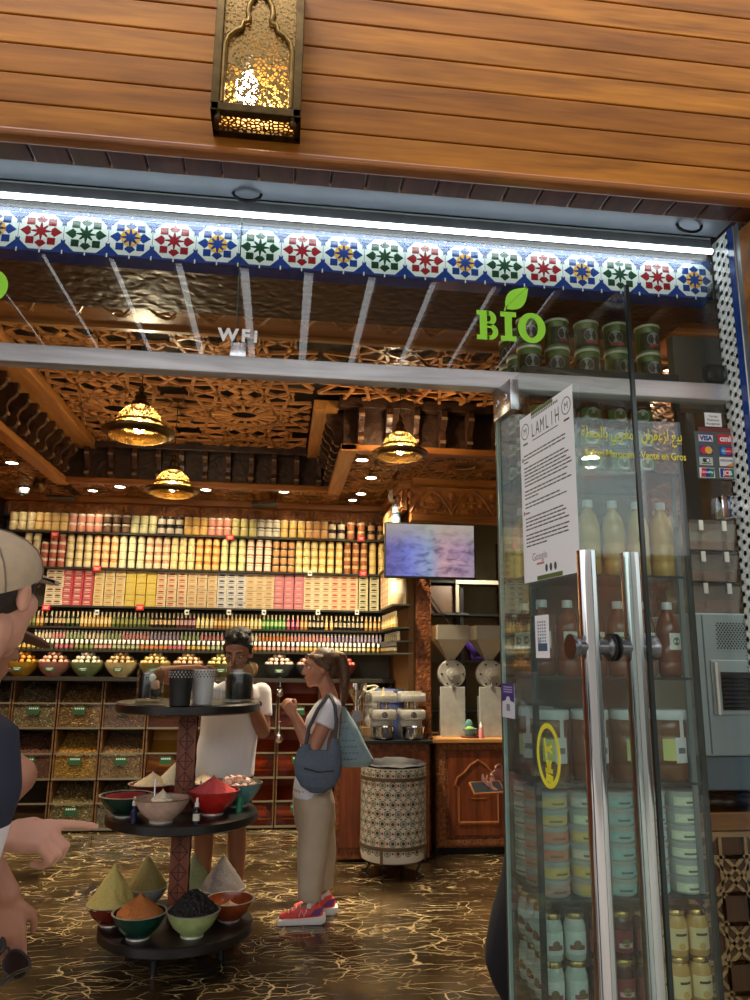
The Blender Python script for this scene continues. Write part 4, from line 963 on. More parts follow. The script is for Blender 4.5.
planter(178, 706, .062, .175, M('black_pot', S(38, 40, 42), .45), 0, M('pot_dots_w', S(176, 172, 164), .5), 'black ceramic pot with dotted rim, on the top tier')
planter(202, 704, .06, .175, M('white_pot', S(214, 214, 212), .45), 0, M('pot_dots_b', S(90, 92, 94), .5), 'white ceramic pot with dotted rim, on the top tier')
c = tpos(227, 702); t = thing('glass_cup', c, 'small clear glass cup before the large jar of black crystals', 'cup')
MB().lathe(c, [(0, 0), (.026, 0), (.029, .062), (.0265, .062), (.024, .012), (0, .012)], 24).build('body', GLASSJ, t, smooth=50)
c = tpos(216, 700); t = thing('glass_bottle', c, 'small clear glass bottle between the white pot and the large jar', 'bottle')
MB().lathe(c, [(0, 0), (.02, 0), (.024, .015), (.024, .05), (.009, .075), (.009, .1), (.013, .105), (0, .108)], 20).build('body', GLASSJ, t, smooth=50)
MB().lathe(c, [(0, .108), (.016, .108), (.02, .125), (.012, .14), (0, .142)], 16).build('stopper', GLASSJ, t, smooth=50)

# ================================================================== EAST SIDE: drum, press table, alcove
dc = V((.868, 3.28, 0)); DR = .238
dr = thing('mosaic_drum', dc, 'white drum covered in star mosaic standing on curved iron legs', 'drum')
MB().lathe(dc, [(0, .11), (DR-.03, .105), (DR-.01, .115), (DR, .16), (DR, .735), (DR-.008, .74), (DR-.014, .735), (DR-.014, .3), (0, .3)], 56).build('barrel', M('mosaic_white', S(222, 218, 204), .3), dr, smooth=40)
mb = MB(); random.seed(2)
def curved(poly, u, w, mi, th):
    o = [(DR+th, (u+a)/DR, w+b) for a, b in poly]; n = len(o)
    mb.add([dc+V((r_*math.cos(t_), r_*math.sin(t_), z_)) for r_, t_, z_ in o], [tuple(range(n))], mi)
P_ = 2*PI*DR/20
for i in range(20):
    for j in range(9):
        u, w = i*P_+(P_/2 if j % 2 else 0), .185+j*.0635
        if w > .72: continue
        big = (i+2*j) % 5 == 0
        curved([(.026*math.cos(k*PI/4+PI/8), .026*math.sin(k*PI/4+PI/8)) for k in range(8)], u, w, 3 if big else 0, .0012)
        curved([(.021*math.cos(k*PI/4+PI/8), .021*math.sin(k*PI/4+PI/8)) for k in range(8)], u, w, 6, .0015)
        curved([(.012*math.cos(k*PI/4), .012*math.sin(k*PI/4)) for k in range(8)], u, w, 4 if big else random.choice((1, 1, 5)), .0018)
        curved([((.013 if k % 2 == 0 else .006)*math.cos(k*PI/5), (.013 if k % 2 == 0 else .006)*math.sin(k*PI/5)) for k in range(10)], u+P_/2, w, random.choice((2, 0, 2)), .0012)
        for s_ in (-1, 1): curved([(.011*math.cos(k*PI/2), .007*math.sin(k*PI/2)) for k in range(4)], u+s_*P_*.25, w+.032, random.choice((0, 1, 0)), .0012)
mb.build('mosaic', [M('mz_grey', S(84, 96, 84), .3), M('mz_green', S(116, 132, 116), .3), M('mz_red', S(140, 40, 44), .3), M('mz_ochre', S(158, 134, 84), .3), M('mz_brown', S(96, 70, 44), .3), M('mz_dark', S(54, 56, 52), .3), M('mz_pale', S(186, 186, 172), .3)], dr, smooth=0)
IRON = M('brown_iron', S(112, 96, 76), .5, .5)
for zz in (.21, .665): MB().lathe(dc, [(DR+.0005, zz-.012), (DR+.007, zz-.012), (DR+.007, zz+.012), (DR+.0005, zz+.012)], 56).build('hoop', IRON, dr)
for k in range(4):
    a = PI/4+k*PI/2+.3; d = V((math.cos(a), math.sin(a), 0))
    MB().tube([dc+d*(DR-.05)+V((0, 0, .112)), dc+d*(DR-.035)+V((0, 0, .075)), dc+d*(DR-.06)+V((0, 0, .04)), dc+d*(DR-.03)+V((0, 0, .012)), dc+d*(DR)+V((0, 0, .009))], .009, 8).build('leg', BLACK, dr)
    MB().bar(dc+d*(DR+.003)+V((0, 0, .11)), dc+d*(DR+.003)+V((0, 0, .2)), .02, .005, d).build('strap', IRON, dr)
bagm = MB().lathe(dc, [(DR-.018, .6), (DR-.016, .742), (DR+.002, .752), (DR-.02, .765), (DR-.06, .735), (DR-.1, .66), (0, .62)], 30)
for v in bagm.v: v += V((random.uniform(-.006, .006), random.uniform(-.006, .006), random.uniform(-.006, .006)))
tag(bagm.build('bin_liner', M('liner_plastic', S(26, 25, 32), .55, spec=.3), smooth=50), 'black bin liner folded over the rim of the mosaic drum', 'bin liner')
# press table
wt = thing('work_table', (.86, 3.72, 0), 'dark carved wooden table behind the mosaic drum, carrying two oil presses', 'table')
MB().box(.46, 1.22, 3.56, 3.87, .855, .882).build('table_top', BLACKW, wt, smooth=0, bevel=.004)
MB().box(.48, 1.2, 3.60, 3.86, .02, .855).build('cabinet_body', CABC, wt, smooth=0, bevel=.004)
for k in range(3): MB().box(.5+.235*k, .71+.235*k, 3.59, 3.60, .1, .8).build('door_panel', CABW, wt, smooth=0, bevel=.004)
def press(px, nm):
    p = at(px, 741, Y=3.70); c = V((p.x, 3.70, .882)); t = thing('oil_press', c, nm, 'oil press', 'oil presses on the table')
    MB().box(c.x-.09, c.x+.09, 3.74, 3.85, .882, 1.09).build('body', CAST, t, bevel=.015)
    MB().box(c.x-.10, c.x+.10, 3.62, 3.85, 1.03, 1.11).build('press_head', CAST, t, bevel=.02)
    MB().cyl((c.x, 3.61, 1.07), (c.x, 3.635, 1.07), .024).cyl((c.x, 3.595, 1.07), (c.x, 3.615, 1.07), .014).build('outlet', STEEL, t)
    MB().cyl((c.x-.03, 3.72, 1.11), (c.x-.03, 3.72, 1.17), .018).cyl((c.x+.03, 3.72, 1.11), (c.x+.03, 3.72, 1.17), .018).build('column', STEEL, t)
    z = 1.17; mb = MB().box(c.x-.095, c.x+.095, 3.64, 3.82, z, z+.008).box(c.x-.1, c.x-.092, 3.64, 3.82, z, z+.065).box(c.x+.092, c.x+.1, 3.64, 3.82, z, z+.065).box(c.x-.1, c.x+.1, 3.632, 3.64, z, z+.05).box(c.x-.1, c.x+.1, 3.82, 3.828, z, z+.075)
    mb.build('feed_tray', CAST, t, bevel=.003)
    b = V((c.x, 3.655, .8825)); tb = thing('steel_bowl', b, 'steel bowl under the %s' % nm.split(',')[0], 'bowl', 'steel bowls under the presses')
    MB().lathe(b, [(0, .002), (.065, .0), (.08, .015), (.09, .09), (.095, .098), (.086, .095), (.076, .018), (0, .01)], 28).build('body', CHROME, tb, smooth=50)
    return c
c = press(383, 'cast metal oil press with a cone of spice in its tray, beside the tote bag')
mb = MB().lathe(c+V((0, 0, .297)), [(0, 0), (.05, 0), (.012, .045), (.006, .1), (0, .1)], 16); mb.build('funnel', M('brass_funnel', S(206, 188, 130), .4, .4), None, smooth=50); tag(bpy.data.objects['funnel'], 'pale funnel standing in the tray of the western oil press', 'funnel')
for v in (): pass
press(412, 'cast metal oil press with an empty tray, beside the carved pillar')
p = at(356, 720, Y=3.72); c = V((p.x, 3.72, .8825)); t = thing('spice_grinder', c, 'steel grinder with a polished funnel hopper, behind the woman in white', 'grinder')
MB().box(c.x-.05, c.x+.05, 3.66, 3.8, .8825, .96).cyl((c.x, 3.73, .96), (c.x, 3.73, 1.1), .03).build('body', CAST, t, bevel=.008)
MB().cyl((c.x, 3.6, 1.06), (c.x, 3.72, 1.06), .045, n=20).build('grinding_head', STEEL, t)
MB().lathe((c.x, 3.73, 1.1), [(0, 0), (.025, 0), (.025, .07), (.085, .15), (.085, .21), (.08, .21), (.08, .152), (0, .06)], 28).build('hopper', CHROME, t, smooth=40)
tag(MB().lathe((c.x-.085, 3.6, .8825), [(0, 0), (.045, 0), (.05, .075), (.046, .075), (.04, .01), (0, .01)], 22).build('steel_cup', CHROME, smooth=50), 'small steel cup beside the grinder, behind the tote bag', 'cup')
p = at(392, 705, Y=4.02)
for k, (r, z0) in enumerate(((.115, .885), (.117, 1.16))):
    pass
# blue buckets nested on a crate behind the presses
bc = V((at(391, 690, Y=4.05).x, 4.05, 0)); 
cr = thing('wooden_crate', bc, 'dark wooden crate behind the press table carrying the blue buckets', 'crate')
MB().box(bc.x-.13, bc.x+.13, 3.93, 4.2, 0, .8).build('case', CABW, cr, smooth=0, bevel=.004)
for k in range(4): MB().box(bc.x-.135, bc.x+.135, 3.922, 3.93, .05+.19*k, .19+.19*k).build('board', BINW, cr, smooth=0)
BLUEB = M('blue_bucket', S(88, 106, 168), .45, var=.15, scale=60)
for k in range(2):
    z0 = .8+.09*k; b = V((bc.x, 4.06, z0)); t = thing('bucket', b, ('lower blue bucket of the nested pair behind the presses' if k == 0 else 'upper blue bucket nested inside another behind the presses'), 'bucket', 'nested blue buckets')
    r0, r1, h = .088-.004*k, .118, .36
    MB().lathe(b, [(0, .004), (r0, .0), (r1, h), (r1-.006, h), (r0-.006, .012), (0, .012)], 32).build('body', BLUEB, t, smooth=40)
    mb = MB().lathe(b, [(r1-.002, h-.015), (r1+.006, h-.012), (r1+.006, h+.004), (r1-.006, h+.004)], 32); mb.build('rim', M('bucket_rim', S(126, 140, 190), .45), t, smooth=40)
bag = MB()
for i in range(7): bag.cap((bc.x-.19+.02*(i % 3), 3.95+.03*(i % 2), 1.0+.03*i), .05, (bc.x-.17+random.uniform(-.03, .03), 3.95, 1.06+.03*i), .035)
b_ = MB().box(bc.x-.26, bc.x-.14, 3.9, 4.02, .0, .95)
tag(b_.build('crate_box', BINW, bevel=.005), 'narrow wooden box behind the spice grinder, under the clear bags', 'box')
tag(remesh(bag, 'plastic_bag', PLASTIC, None, .012, 4), 'crumpled clear plastic bags beside the blue buckets', 'plastic bag')
p = at(372, 672, Y=3.92); tag(MB().tube([V((p.x-.09, 3.9, 1.235)), V((p.x-.06, 3.9, 1.275)), V((p.x+.02, 3.9, 1.285)), V((p.x+.05, 3.9, 1.28)), V((p.x+.02, 3.9, 1.25)), V((p.x-.08, 3.9, 1.225)), V((p.x-.09, 3.9, 1.235))], .008, 8).build('wire_handle', M('cream_plastic', S(222, 206, 170), .4)), 'cream coloured loop handle lying over the clear bags', 'handle')
# scoops hung on the bin fronts
for k, (px, py) in enumerate(((280, 692), (279, 738))):
    p = at(px, py, Y=4.70); t = thing('metal_scoop', (p.x, 4.70, p.z), 'round silver ladle hanging before the bins, %s of the two by the woman in white' % ('upper' if k == 0 else 'lower'), 'ladle', 'ladles before the bins')
    MB().ell((p.x, 4.70, p.z), .04, .035, .048, n=16).build('bulb', CHROME, t, smooth=60)
    MB().lathe((p.x, 4.70, p.z+.045), [(.012, 0), (.008, .02), (.013, .03), (.006, .05), (.006, .09), (0, .092)], 12).build('neck', CHROME, t, smooth=50)
    MB().tube([(p.x, 4.705, p.z+.13), (p.x, 4.72, p.z+.145), (p.x, 4.748, p.z+.14)], .004, 6).build('hook', STEEL, t)
# alcove cabinet
c0, c1 = 1.285, 1.97
cb = thing('carved_cabinet', ((c0+c1)/2, 4.0, 0), 'carved red-brown wooden cabinet with an arched door panel, under the grinders', 'cabinet')
MB().box(c0, c1, 3.76, 4.28, .05, .845).build('case', CABC, cb, smooth=0, bevel=.006)
MB().box(c0-.0, c1, 3.79, 4.28, 0, .05).build('plinth', BLACK, cb, smooth=0)
MB().box(c0-.04, c1+.03, 3.71, 4.29, .845, .88).build('worktop', wood('pale_worktop', S(176, 120, 66), S(222, 170, 108), 'x', 1, .4), cb, smooth=0, bevel=.006)
dm = MB().box(c0+.1, c1-.1, 3.748, 3.76, .14, .78); dm.build('door', CABW, cb, smooth=0, bevel=.004)
ac = (c0+c1)/2; am = MB()
arch = [(-.16, -.2), (-.16, .06), (-.19, .08), (-.17, .14), (-.12, .17), (-.06, .235), (0, .27), (.06, .235), (.12, .17), (.17, .14), (.19, .08), (.16, .06), (.16, -.2), (-.16, -.2)]
am.tube([(ac+u, 3.745, .44+w) for u, w in arch], .009, 6); am.box(ac-.16, ac+.16, 3.742, 3.75, .225, .245); am.box(ac-.06, ac+.06, 3.742, 3.75, .415, .422)
am.build('arch_moulding', wood('arch_wood', S(150, 84, 42), S(190, 120, 66), 'z', 1, .4), cb, smooth=50)
fm = MB()
for (a0, a1, b0, b1) in ((c0+.02, c1-.02, .79, .83), (c0+.02, c1-.02, .07, .11), (c0+.02, c0+.075, .11, .79), (c1-.075, c1-.02, .11, .79)): fm.box(a0, a1, 3.752, 3.762, b0, b1)
fm.build('carved_border', carved('border_wood', S(120, 66, 32), S(180, 112, 62), 90, 1), cb, smooth=0)
def mill(px, hop, label):
    p = at(px, 733, Y=3.92); cx = p.x; t = thing('grain_mill', (cx, 3.95, .8805), label, 'mill', 'mills on the carved cabinet')
    MB().box(cx-.105, cx+.105, 3.87, 3.9, .8805, 1.28).box(cx-.09, cx+.09, 3.9, 4.02, .8805, 1.2).build('chute', M('galvanised', S(190, 190, 184), .38, .3, var=.15, scale=12), t, smooth=0, bevel=.004)
    MB().box(cx-.03, cx+.14, 3.95, 4.15, 1.2, 1.45).build('motor', DKSTEEL, t, bevel=.01)
    MB().lathe((cx, 3.95, 1.385), [(0, 0), (.118, 0), (.12, .012), (.12, .045), (.112, .06), (.05, .064), (.05, .085), (.02, .088), (.02, .11), (0, .112)], 36, axis=(0, -1, 0)).build('grinding_disc', CAST, t)
    mb = MB()
    for k in range(6): a = k*PI/3; mb.cyl((cx+.09*math.cos(a), 3.888, 1.385+.09*math.sin(a)), (cx+.09*math.cos(a), 3.878, 1.385+.09*math.sin(a)), .008, n=8)
    mb.build('bolt', DKSTEEL, t)
    MB().cyl((cx, 3.86, 1.27), (cx, 3.86, 1.31), .012).build('spout', STEEL, t)
    q = 1.50; w = .135; mb = MB()
    def ring(s_, z_): return [(cx-s_, 3.96-s_, z_), (cx+s_, 3.96-s_, z_), (cx+s_, 3.96+s_, z_), (cx-s_, 3.96+s_, z_)]
    mb.add(ring(.03, q)+ring(w, q+.17)+ring(w, q+.29)+ring(w-.006, q+.29)+ring(w-.006, q+.17)+ring(.024, q), [(a*4+k, a*4+(k+1) % 4, a*4+4+(k+1) % 4, a*4+4+k) for a in range(5) for k in range(4)])
    mb.build('hopper', M('hopper_steel', S(200, 192, 174), .3, .4), t, smooth=0, fix=True)
    return cx
m1 = mill(452, 1, 'grain mill with round disc and square hopper, beside the pillar under the television')
m2 = mill(491, 1, 'grain mill with round disc and square hopper, half behind the glass door')
rk = thing('metal_rack', (1.65, 4.45, 0), 'black metal rack standing behind the grain mills', 'rack')
for x in (1.3, 1.66, 2.1):
    for y in (4.38, 4.66): MB().box(x-.016, x+.016, y-.016, y+.016, 0, 2.62).build('post', BLACK, rk, smooth=0)
for z_ in (.55, 1.05, 1.5, 1.92, 2.22): MB().box(1.3, 2.1, 4.37, 4.68, z_-.02, z_).build('shelf', BLACK, rk, smooth=0)
MB().bar((1.33, 4.375, 2.12), (1.6, 4.375, 1.75), .012, .012).build('brace', BLACK, rk, smooth=0)
MB().box(1.5, 1.72, 4.35, 4.368, 1.905, 1.925).build('shelf_edge', STEEL, rk, smooth=0)
MB().box(1.60, 1.63, 4.34, 4.368, 1.93, 2.2).box(1.6, 2.1, 4.33, 4.368, 2.19, 2.225).build('end_frame', M('pale_metal', S(170, 164, 146), .4, .6), rk, smooth=0)
tag(MB().box(1.33, 1.62, 4.4, 4.6, 1.9205, 2.18).build('storage_box', M('dark_box', S(70, 52, 38), .6, var=.3, scale=8), bevel=.006), 'dark brown storage box on the rack behind the television', 'box')
mb = MB(); p = at(478, 658, Y=4.48); q = V((p.x, 4.48, 1.501))
for i in range(9): mb.ell(q+V((random.uniform(-.07, .07), random.uniform(-.05, .05), .1+random.uniform(-.02, .12))), random.uniform(.05, .085), .06, random.uniform(.06, .09), n=10)
mb.box(q.x-.08, q.x+.08, 4.43, 4.53, 1.501, 1.56)
tag(remesh(mb, 'purple_bag', M('purple_plastic', S(52, 30, 96), .35, var=.3, scale=18), None, .012, 2), 'dark purple plastic bag on the rack between the two grain mills', 'bag')
p = at(470, 735, Y=3.80); c = V((p.x, 3.80, .8805)); t = thing('soap_dish', c, 'blue-green glass dish on a wooden board before the grain mill', 'dish')
MB().lathe(c+V((0, 0, .012)), [(0, 0), (.03, 0), (.06, .05), (.062, .06), (.055, .06), (.03, .01), (0, .008)], 24).build('body', M('aqua_glass', S(110, 160, 160), .15), t, smooth=50)
MB().ell(c+V((0, 0, .06)), .045, .035, .03).build('sponge', M('green_sponge', S(140, 170, 80), .8), t)
MB().ell(c+V((-.005, .01, .1)), .03, .012, .042).build('glass_fin', M('aqua_glass', S(110, 160, 160), .15), t)
MB().cyl(c, c+V((0, 0, .012)), .075).build('board', POSTW, t)
p = at(477, 737, Y=3.78); c = V((p.x+.03, 3.76, .8805)); t = thing('spray_bottle', c, 'small pink bottle with white nozzle beside the blue-green dish', 'bottle')
MB().lathe(c, [(0, 0), (.02, 0), (.021, .06), (.012, .08), (0, .08)], 16).build('body', M('pink_liquid', S(226, 140, 150), .3), t, smooth=50)
MB().lathe(c, [(0, .08), (.013, .08), (.013, .105), (.007, .11), (.007, .125), (0, .127)], 14).build('nozzle', WHITE, t, smooth=50)
spot('alcove_fill', (1.75, 3.95, 2.6), 110, (1, .86, .64), 120, .7, .05, (0, .15, -1))  # added fill light with no fitting, brightens the alcove
# television
x0_, x1_, z0_, z1_ = .82, 1.57, 2.14, 2.595
tv = thing('television', ((x0_+x1_)/2, 3.5, 2.14), 'flat television showing a blurred bluish shop scene, hung before the carved pillar', 'television')
MB().box(x0_, x1_, 3.5, 3.545, z0_, z1_).build('case', BLACK, tv, smooth=0, bevel=.005)
m, t, p = new_mat('tv_picture'); v = t.coord((1, 1, 1))
n1 = t.add('ShaderNodeTexNoise', Vector=t.coord((3, 3, 6)), Scale=3.4, Detail=8, Distortion=.5); sx_ = t.add('ShaderNodeSeparateXYZ', Vector=v)
g = t.ramp(t.math('ADD', t.math('MULTIPLY', sx_.outputs['X'], 1.25), .5), [(0, S(84, 72, 150)), (.3, S(120, 132, 210)), (.5, S(150, 170, 196)), (.62, S(196, 160, 168)), (.8, S(180, 150, 170)), (1, S(150, 140, 160))])
k = t.ramp(n1.outputs['Fac'], [(.3, S(60, 50, 80)), (.5, S(200, 196, 210)), (.68, S(238, 232, 224))])
mx = t.add('ShaderNodeMixRGB', _blend_type='MULTIPLY', Fac=.85, Color1=g, Color2=k)
zt = t.ramp(t.math('ADD', t.math('MULTIPLY', sx_.outputs['Z'], 2.0), 0), [(.5, (0, 0, 0, 1)), (.85, (1, 1, 1, 1))])
mx2 = t.add('ShaderNodeMixRGB', Fac=t.math('MULTIPLY', zt, .7), Color1=mx.outputs[0], Color2=S(160, 152, 130))
p.inputs['Base Color'].default_value = (.01, .01, .01, 1); t.link(mx2.outputs[0], p.inputs['Emission Color']); p.inputs['Emission Strength'].default_value = .95; p.inputs['Roughness'].default_value = .3
MB().box(x0_+.01, x1_-.01, 3.4985, 3.5, z0_+.018, z1_-.01).build('screen', m, tv, smooth=0)
MB().box(1.14, 1.26, 3.545, 3.88, 2.3, 2.42).build('wall_bracket', BLACK, tv, smooth=0)

# ================================================================== CEILING FITTINGS
bulbm = M('bulb_glow', (1, .86, .62, 1), emit=40)
def pendant(px, py, Y, label, top):
    c = at(px, py, Y=Y); t = thing('pendant_lamp', c, label, 'pendant lamp', 'pierced brass pendant lamps'); s_ = 1
    MB().lathe(c, [(.05, .17), (.075, .155), (.105, .12), (.126, .075), (.132, .055)], 40).build('dome', PIERCE, t, smooth=60)
    MB().lathe(c, [(.128, .05), (.135, .048), (.187, .034), (.19, .028), (.187, .02), (.165, .016), (.155, .004), (.162, .0), (.150, -.002), (.142, .014), (.128, .03)], 48).build('flange', BRASS, t, smooth=50)
    MB().lathe(c, [(.150, .002), (.12, -.016), (.06, -.026), (.03, -.028)], 40).build('lower_shade', PIERCE, t, smooth=60)
    MB().lathe(c, [(.04, .16), (.05, .168), (.046, .19), (.03, .2), (.034, .22), (.022, .24), (.012, .255), (.018, .27), (.008, .285), (.003, .3), (.003, top-c.z), (.0, top-c.z)], 24).build('stem', BRASSD, t, smooth=50)
    MB().lathe(c, [(.045, top-c.z-.001), (.045, top-c.z-.02), (.01, top-c.z-.035)], 20).build('ceiling_rose', BRASSD, t, smooth=50)
    for zz in (.075,): MB().lathe(c, [(.127 if zz < .1 else .104, zz-.006), (.131 if zz < .1 else .109, zz), (.126 if zz < .1 else .103, zz+.006)], 40).build('band', BRASS, t, smooth=50)
    MB().ell(c+V((0, 0, .055)), .03, .03, .04).build('bulb', bulbm, t, smooth=60)
    point('pendant_glow', c+V((0, 0, .075)), 55, (1, .80, .5), .04)
pendant(138, 437, 1.48, 'pierced brass pendant lamp, the lowest and nearest, under the lattice coffer', ZU+.02)
pendant(172, 494, 2.85, 'pierced brass pendant lamp, the smaller one farther back in the coffer', ZU+.02)
pendant(400, 457, 2.42, 'pierced brass pendant lamp hanging before the carved alcove frieze', ZU+.02)
dlm = M('downlight_glow', (1, .9, .72, 1), emit=14)
for k, (px, py, w) in enumerate(((12, 462, 'in the west strip by the corner corbels'), (206, 489, 'beside the farther pendant lamp'), (284, 491, 'above the amber and coral tins'), (362, 459, 'the brightest, beside the pendant near the alcove'), (371, 477, 'behind the brightest one'), (361, 493, 'close to the back wall near the domed camera'), (120, 486, 'dim one west of the farther pendant'), (668, 371, 'seen through the upper glass by the green tins'))):
    p = at(px, py, Z=2.995); t = thing('downlight', (p.x, p.y, 2.985), 'round recessed downlight, %s' % w, 'downlight', 'recessed downlights')
    MB().lathe((p.x, p.y, 2.985), [(.045, .0), (.062, .0), (.066, .015), (.045, .015)], 28).build('trim_ring', BRASS, t)
    MB().cyl((p.x, p.y, 2.987), (p.x, p.y, 2.999), .045, n=24).build('lens', dlm, t)
    spot('downlight_beam', (p.x, p.y, 2.97), 165 if p.y < 4.1 else 45, (1, .84, .58), 130, .7, .045)
for x in (-2.35, -1.75, -1.15, -.55, .05, .65):     # wall washers over the shelves
    p = V((x, 4.55, 2.985)); 
    if x < -2 or x > .6 or abs(x+1.15) < .01 or abs(x+1.75) < .01:
        t = thing('downlight', p, 'round recessed downlight over the back shelves, %s' % ('above the cream tins' if x < -2 else 'above the pale pink tins' if x < -1.6 else 'above the black and white tins' if x < -1 else 'above the apricot tins'), 'downlight', 'recessed downlights')
        MB().lathe(p, [(.04, .0), (.055, .0), (.06, .014), (.04, .014)], 24).build('trim_ring', BRASS, t); MB().cyl(p+V((0, 0, .002)), p+V((0, 0, .013)), .04, n=20).build('lens', dlm, t)
    spot('washer_beam', (x, 4.55, 2.97), 8, (1, .82, .54), 125, .8, .06, (0, .35, -1))
for (px, py, nm, lab) in ((40, 484, 'brass', 'brass coloured dome camera under the west ceiling strip'), (394, 496, 'white', 'white dome camera at the ceiling corner by the return wall')):
    p = at(px, py-6, Z=2.995); t = thing('dome_camera', (p.x, p.y, 2.9), lab, 'security camera', 'dome cameras'); col = BRASS if nm == 'brass' else M('cam_shell', S(196, 184, 160), .4)
    MB().lathe((p.x, p.y, 2.995), [(0, 0), (.045, 0), (.045, -.03), (0, -.03)], 24).build('mount', col, t); MB().ell((p.x, p.y, 2.93), .055, .055, .06).build('dome', col, t, smooth=60)
    MB().cyl((p.x, p.y-.045, 2.915), (p.x, p.y-.058, 2.91), .018).build('lens', BLACK, t)
p = at(27, 492, Z=2.99); t = thing('smoke_detector', (p.x, 4.6, 2.93), 'white round smoke detector in the west ceiling corner', 'smoke detector')
MB().lathe((p.x, 4.6, 2.995), [(0, 0), (.06, 0), (.06, -.02), (.05, -.045), (0, -.045)], 28).build('shell', WHITE, t); MB().lathe((p.x, 4.6, 2.95), [(0, 0), (.02, 0), (.016, -.02), (0, -.022)], 16).build('sensor', ALU, t)
for (px, w) in ((62, 'near the brass dome camera'), (265, 'between two downlights')):
    p = at(px, 494, Y=4.55); t = thing('hanging_panel', (p.x, 4.55, 2.9), 'thin black panel hanging from the back ceiling strip, %s' % w, 'panel', 'black hanging panels')
    MB().box(p.x-.12, p.x+.12, 4.47, 4.63, 2.9, 2.918).build('plate', BLACK, t, bevel=.004)
    for s_ in (-1, 1): MB().cyl((p.x+.1*s_, 4.55, 2.918), (p.x+.1*s_, 4.55, 2.998), .004, n=8).build('rod', BLACK, t)

spot('side_fill', (1.85, .35, 2.9), 45, (1, .9, .74), 110, .8, .05)  # extra fill light without a fitting, added for the corner of the grey machine
# ================================================================== LANTERN on the planks
YL0, YL1 = YC-.125, YC
a = at(213, 60, Y=YL0).x; b = at(303, 60, Y=YL0).x; lz0 = at(258, 113, Y=YL0).z; lz1 = lz0+.56; w_ = b-a; cx = (a+b)/2
ln = thing('wall_lantern', (cx, (YL0+YL1)/2, lz0), 'pierced brass lantern with a lobed arch front, lit, hung on the plank wall', 'lantern')
MB().box(a, b, YL1-.012, YL1, lz0, lz1).build('back_plate', BRASSD, ln, smooth=0)
MB().box(a+.008, b-.008, YL1-.0135, YL1-.0122, lz0+.022, lz1-.02).build('bounce_plate', M('bounce_gilt', S(196, 146, 66), .6), ln, smooth=0)  # added matte plate that bounces the bulb's light out through the holes
fr_ = MB().box(a, a+.026, YL0, YL0+.03, lz0, lz1).box(b-.026, b, YL0, YL0+.03, lz0, lz1).box(a, b, YL0, YL0+.03, lz0, lz0+.028).box(a, b, YL0, YL0+.03, lz1-.03, lz1)
fr_.build('frame', BRASSD, ln, smooth=0, bevel=.003)
for x in (a, b-.006): MB().box(x, x+.006, YL0+.03, YL1-.012, lz0, lz1).build('side_panel', BRASSD, ln, smooth=0)
MB().box(a+.026, b-.026, YL0+.012, YL0+.014, lz0+.028, lz1-.03).build('front_panel', PIERCEL, ln, smooth=0)
MB().box(a+.02, b-.02, YL0+.03, YL1-.012, lz0+.004, lz0+.006).build('bottom_panel', pierced('pierced_bottom', S(150, 116, 60), 70, .5), ln, smooth=0)
MB().box(a, b, YL1-.03, YL1-.012, lz0-.0, lz0+.02).box(a, a+.02, YL0, YL1-.012, lz0, lz0+.02).box(b-.02, b, YL0, YL1-.012, lz0, lz0+.02).build('bottom_frame', BRASSD, ln, smooth=0, bevel=.002)
pth = [(-.5, 0), (-.5, .30), (-.46, .345), (-.38, .375), (-.27, .395), (-.25, .43), (-.17, .435), (-.17, .46), (-.19, .49), (-.17, .53), (-.1, .57), (0, .6)]
pts = [(u, w) for u, w in pth]+[(-u, w) for u, w in reversed(pth[:-1])]; zs_ = .68
for (off, r) in ((0, .009), (.022, .006)):
    MB().tube([(cx+u*(w_-.066+off*0)*(1-off*1.2), YL0+.008, lz0+.03+w*zs_*1.0+off*.4) for u, w in pts], r, 8).build('arch_moulding', BRASS, ln, smooth=60)
for x in (a+.025, b-.025): MB().lathe((x, YL0+.015, lz0), [(0, -.032), (.009, -.028), (.012, -.018), (.008, -.008), (.01, 0), (0, 0)], 14).build('foot', BRASSD, ln, smooth=60)
lb = V((cx-.035, YL0+.065, lz0+.13))
MB().ell(lb, .037, .037, .06).build('bulb', M('lantern_bulb', (1, .9, .68, 1), emit=25), ln, smooth=60)
MB().cyl(lb+V((0, 0, .05)), lb+V((0, 0, .12)), .016).build('socket', WHITE, ln)
point('lantern_glow', lb+V((.06, -.01, .0)), 2.6, (1, .80, .5), .03)
# ================================================================== GLASS CABINET behind the fixed pane
random.seed(9)
VX0, VX1, VY0, VY1, VT = .905, 1.515, .16, .545, 2.582
SHV = [.37, .714, 1.085, 1.447, 1.817, 2.213]
DKF = M('cabinet_frame', S(54, 62, 58), .4, .4); SHG = M('dark_glass_shelf', S(44, 58, 52), .12)
vt = thing('glass_cabinet', ((VX0+VX1)/2, .35, 0), 'tall glass display cabinet of jars and bottles behind the fixed pane', 'cabinet')
for x in (VX0, VX1):
    for y in (VY0, VY1): MB().box(x-.009, x+.009, y-.009, y+.009, 0, VT).build('corner_post', DKF, vt, smooth=0)
MB().box(VX0, VX1, VY1-.012, VY1+.0, .0, VT).build('back_panel', M('cabinet_back', S(104, 86, 62), .5, var=.1, scale=4), vt, smooth=0)
MB().box(VX0+.01, VX1-.01, VY0-.003, VY0+.003, .1, VT).build('front_pane', GLASS, vt, smooth=0)
MB().box(VX0-.003, VX0+.003, VY0+.01, VY1-.01, .1, VT).build('side_pane', GLASS, vt, smooth=0)
MB().box(VX1-.003, VX1+.003, VY0+.01, VY1-.01, .1, VT).build('side_pane', GLASS, vt, smooth=0)
MB().box(VX0-.012, VX1+.012, VY0-.012, VY1+.01, VT, VT+.03).build('top_board', DKF, vt, smooth=0)
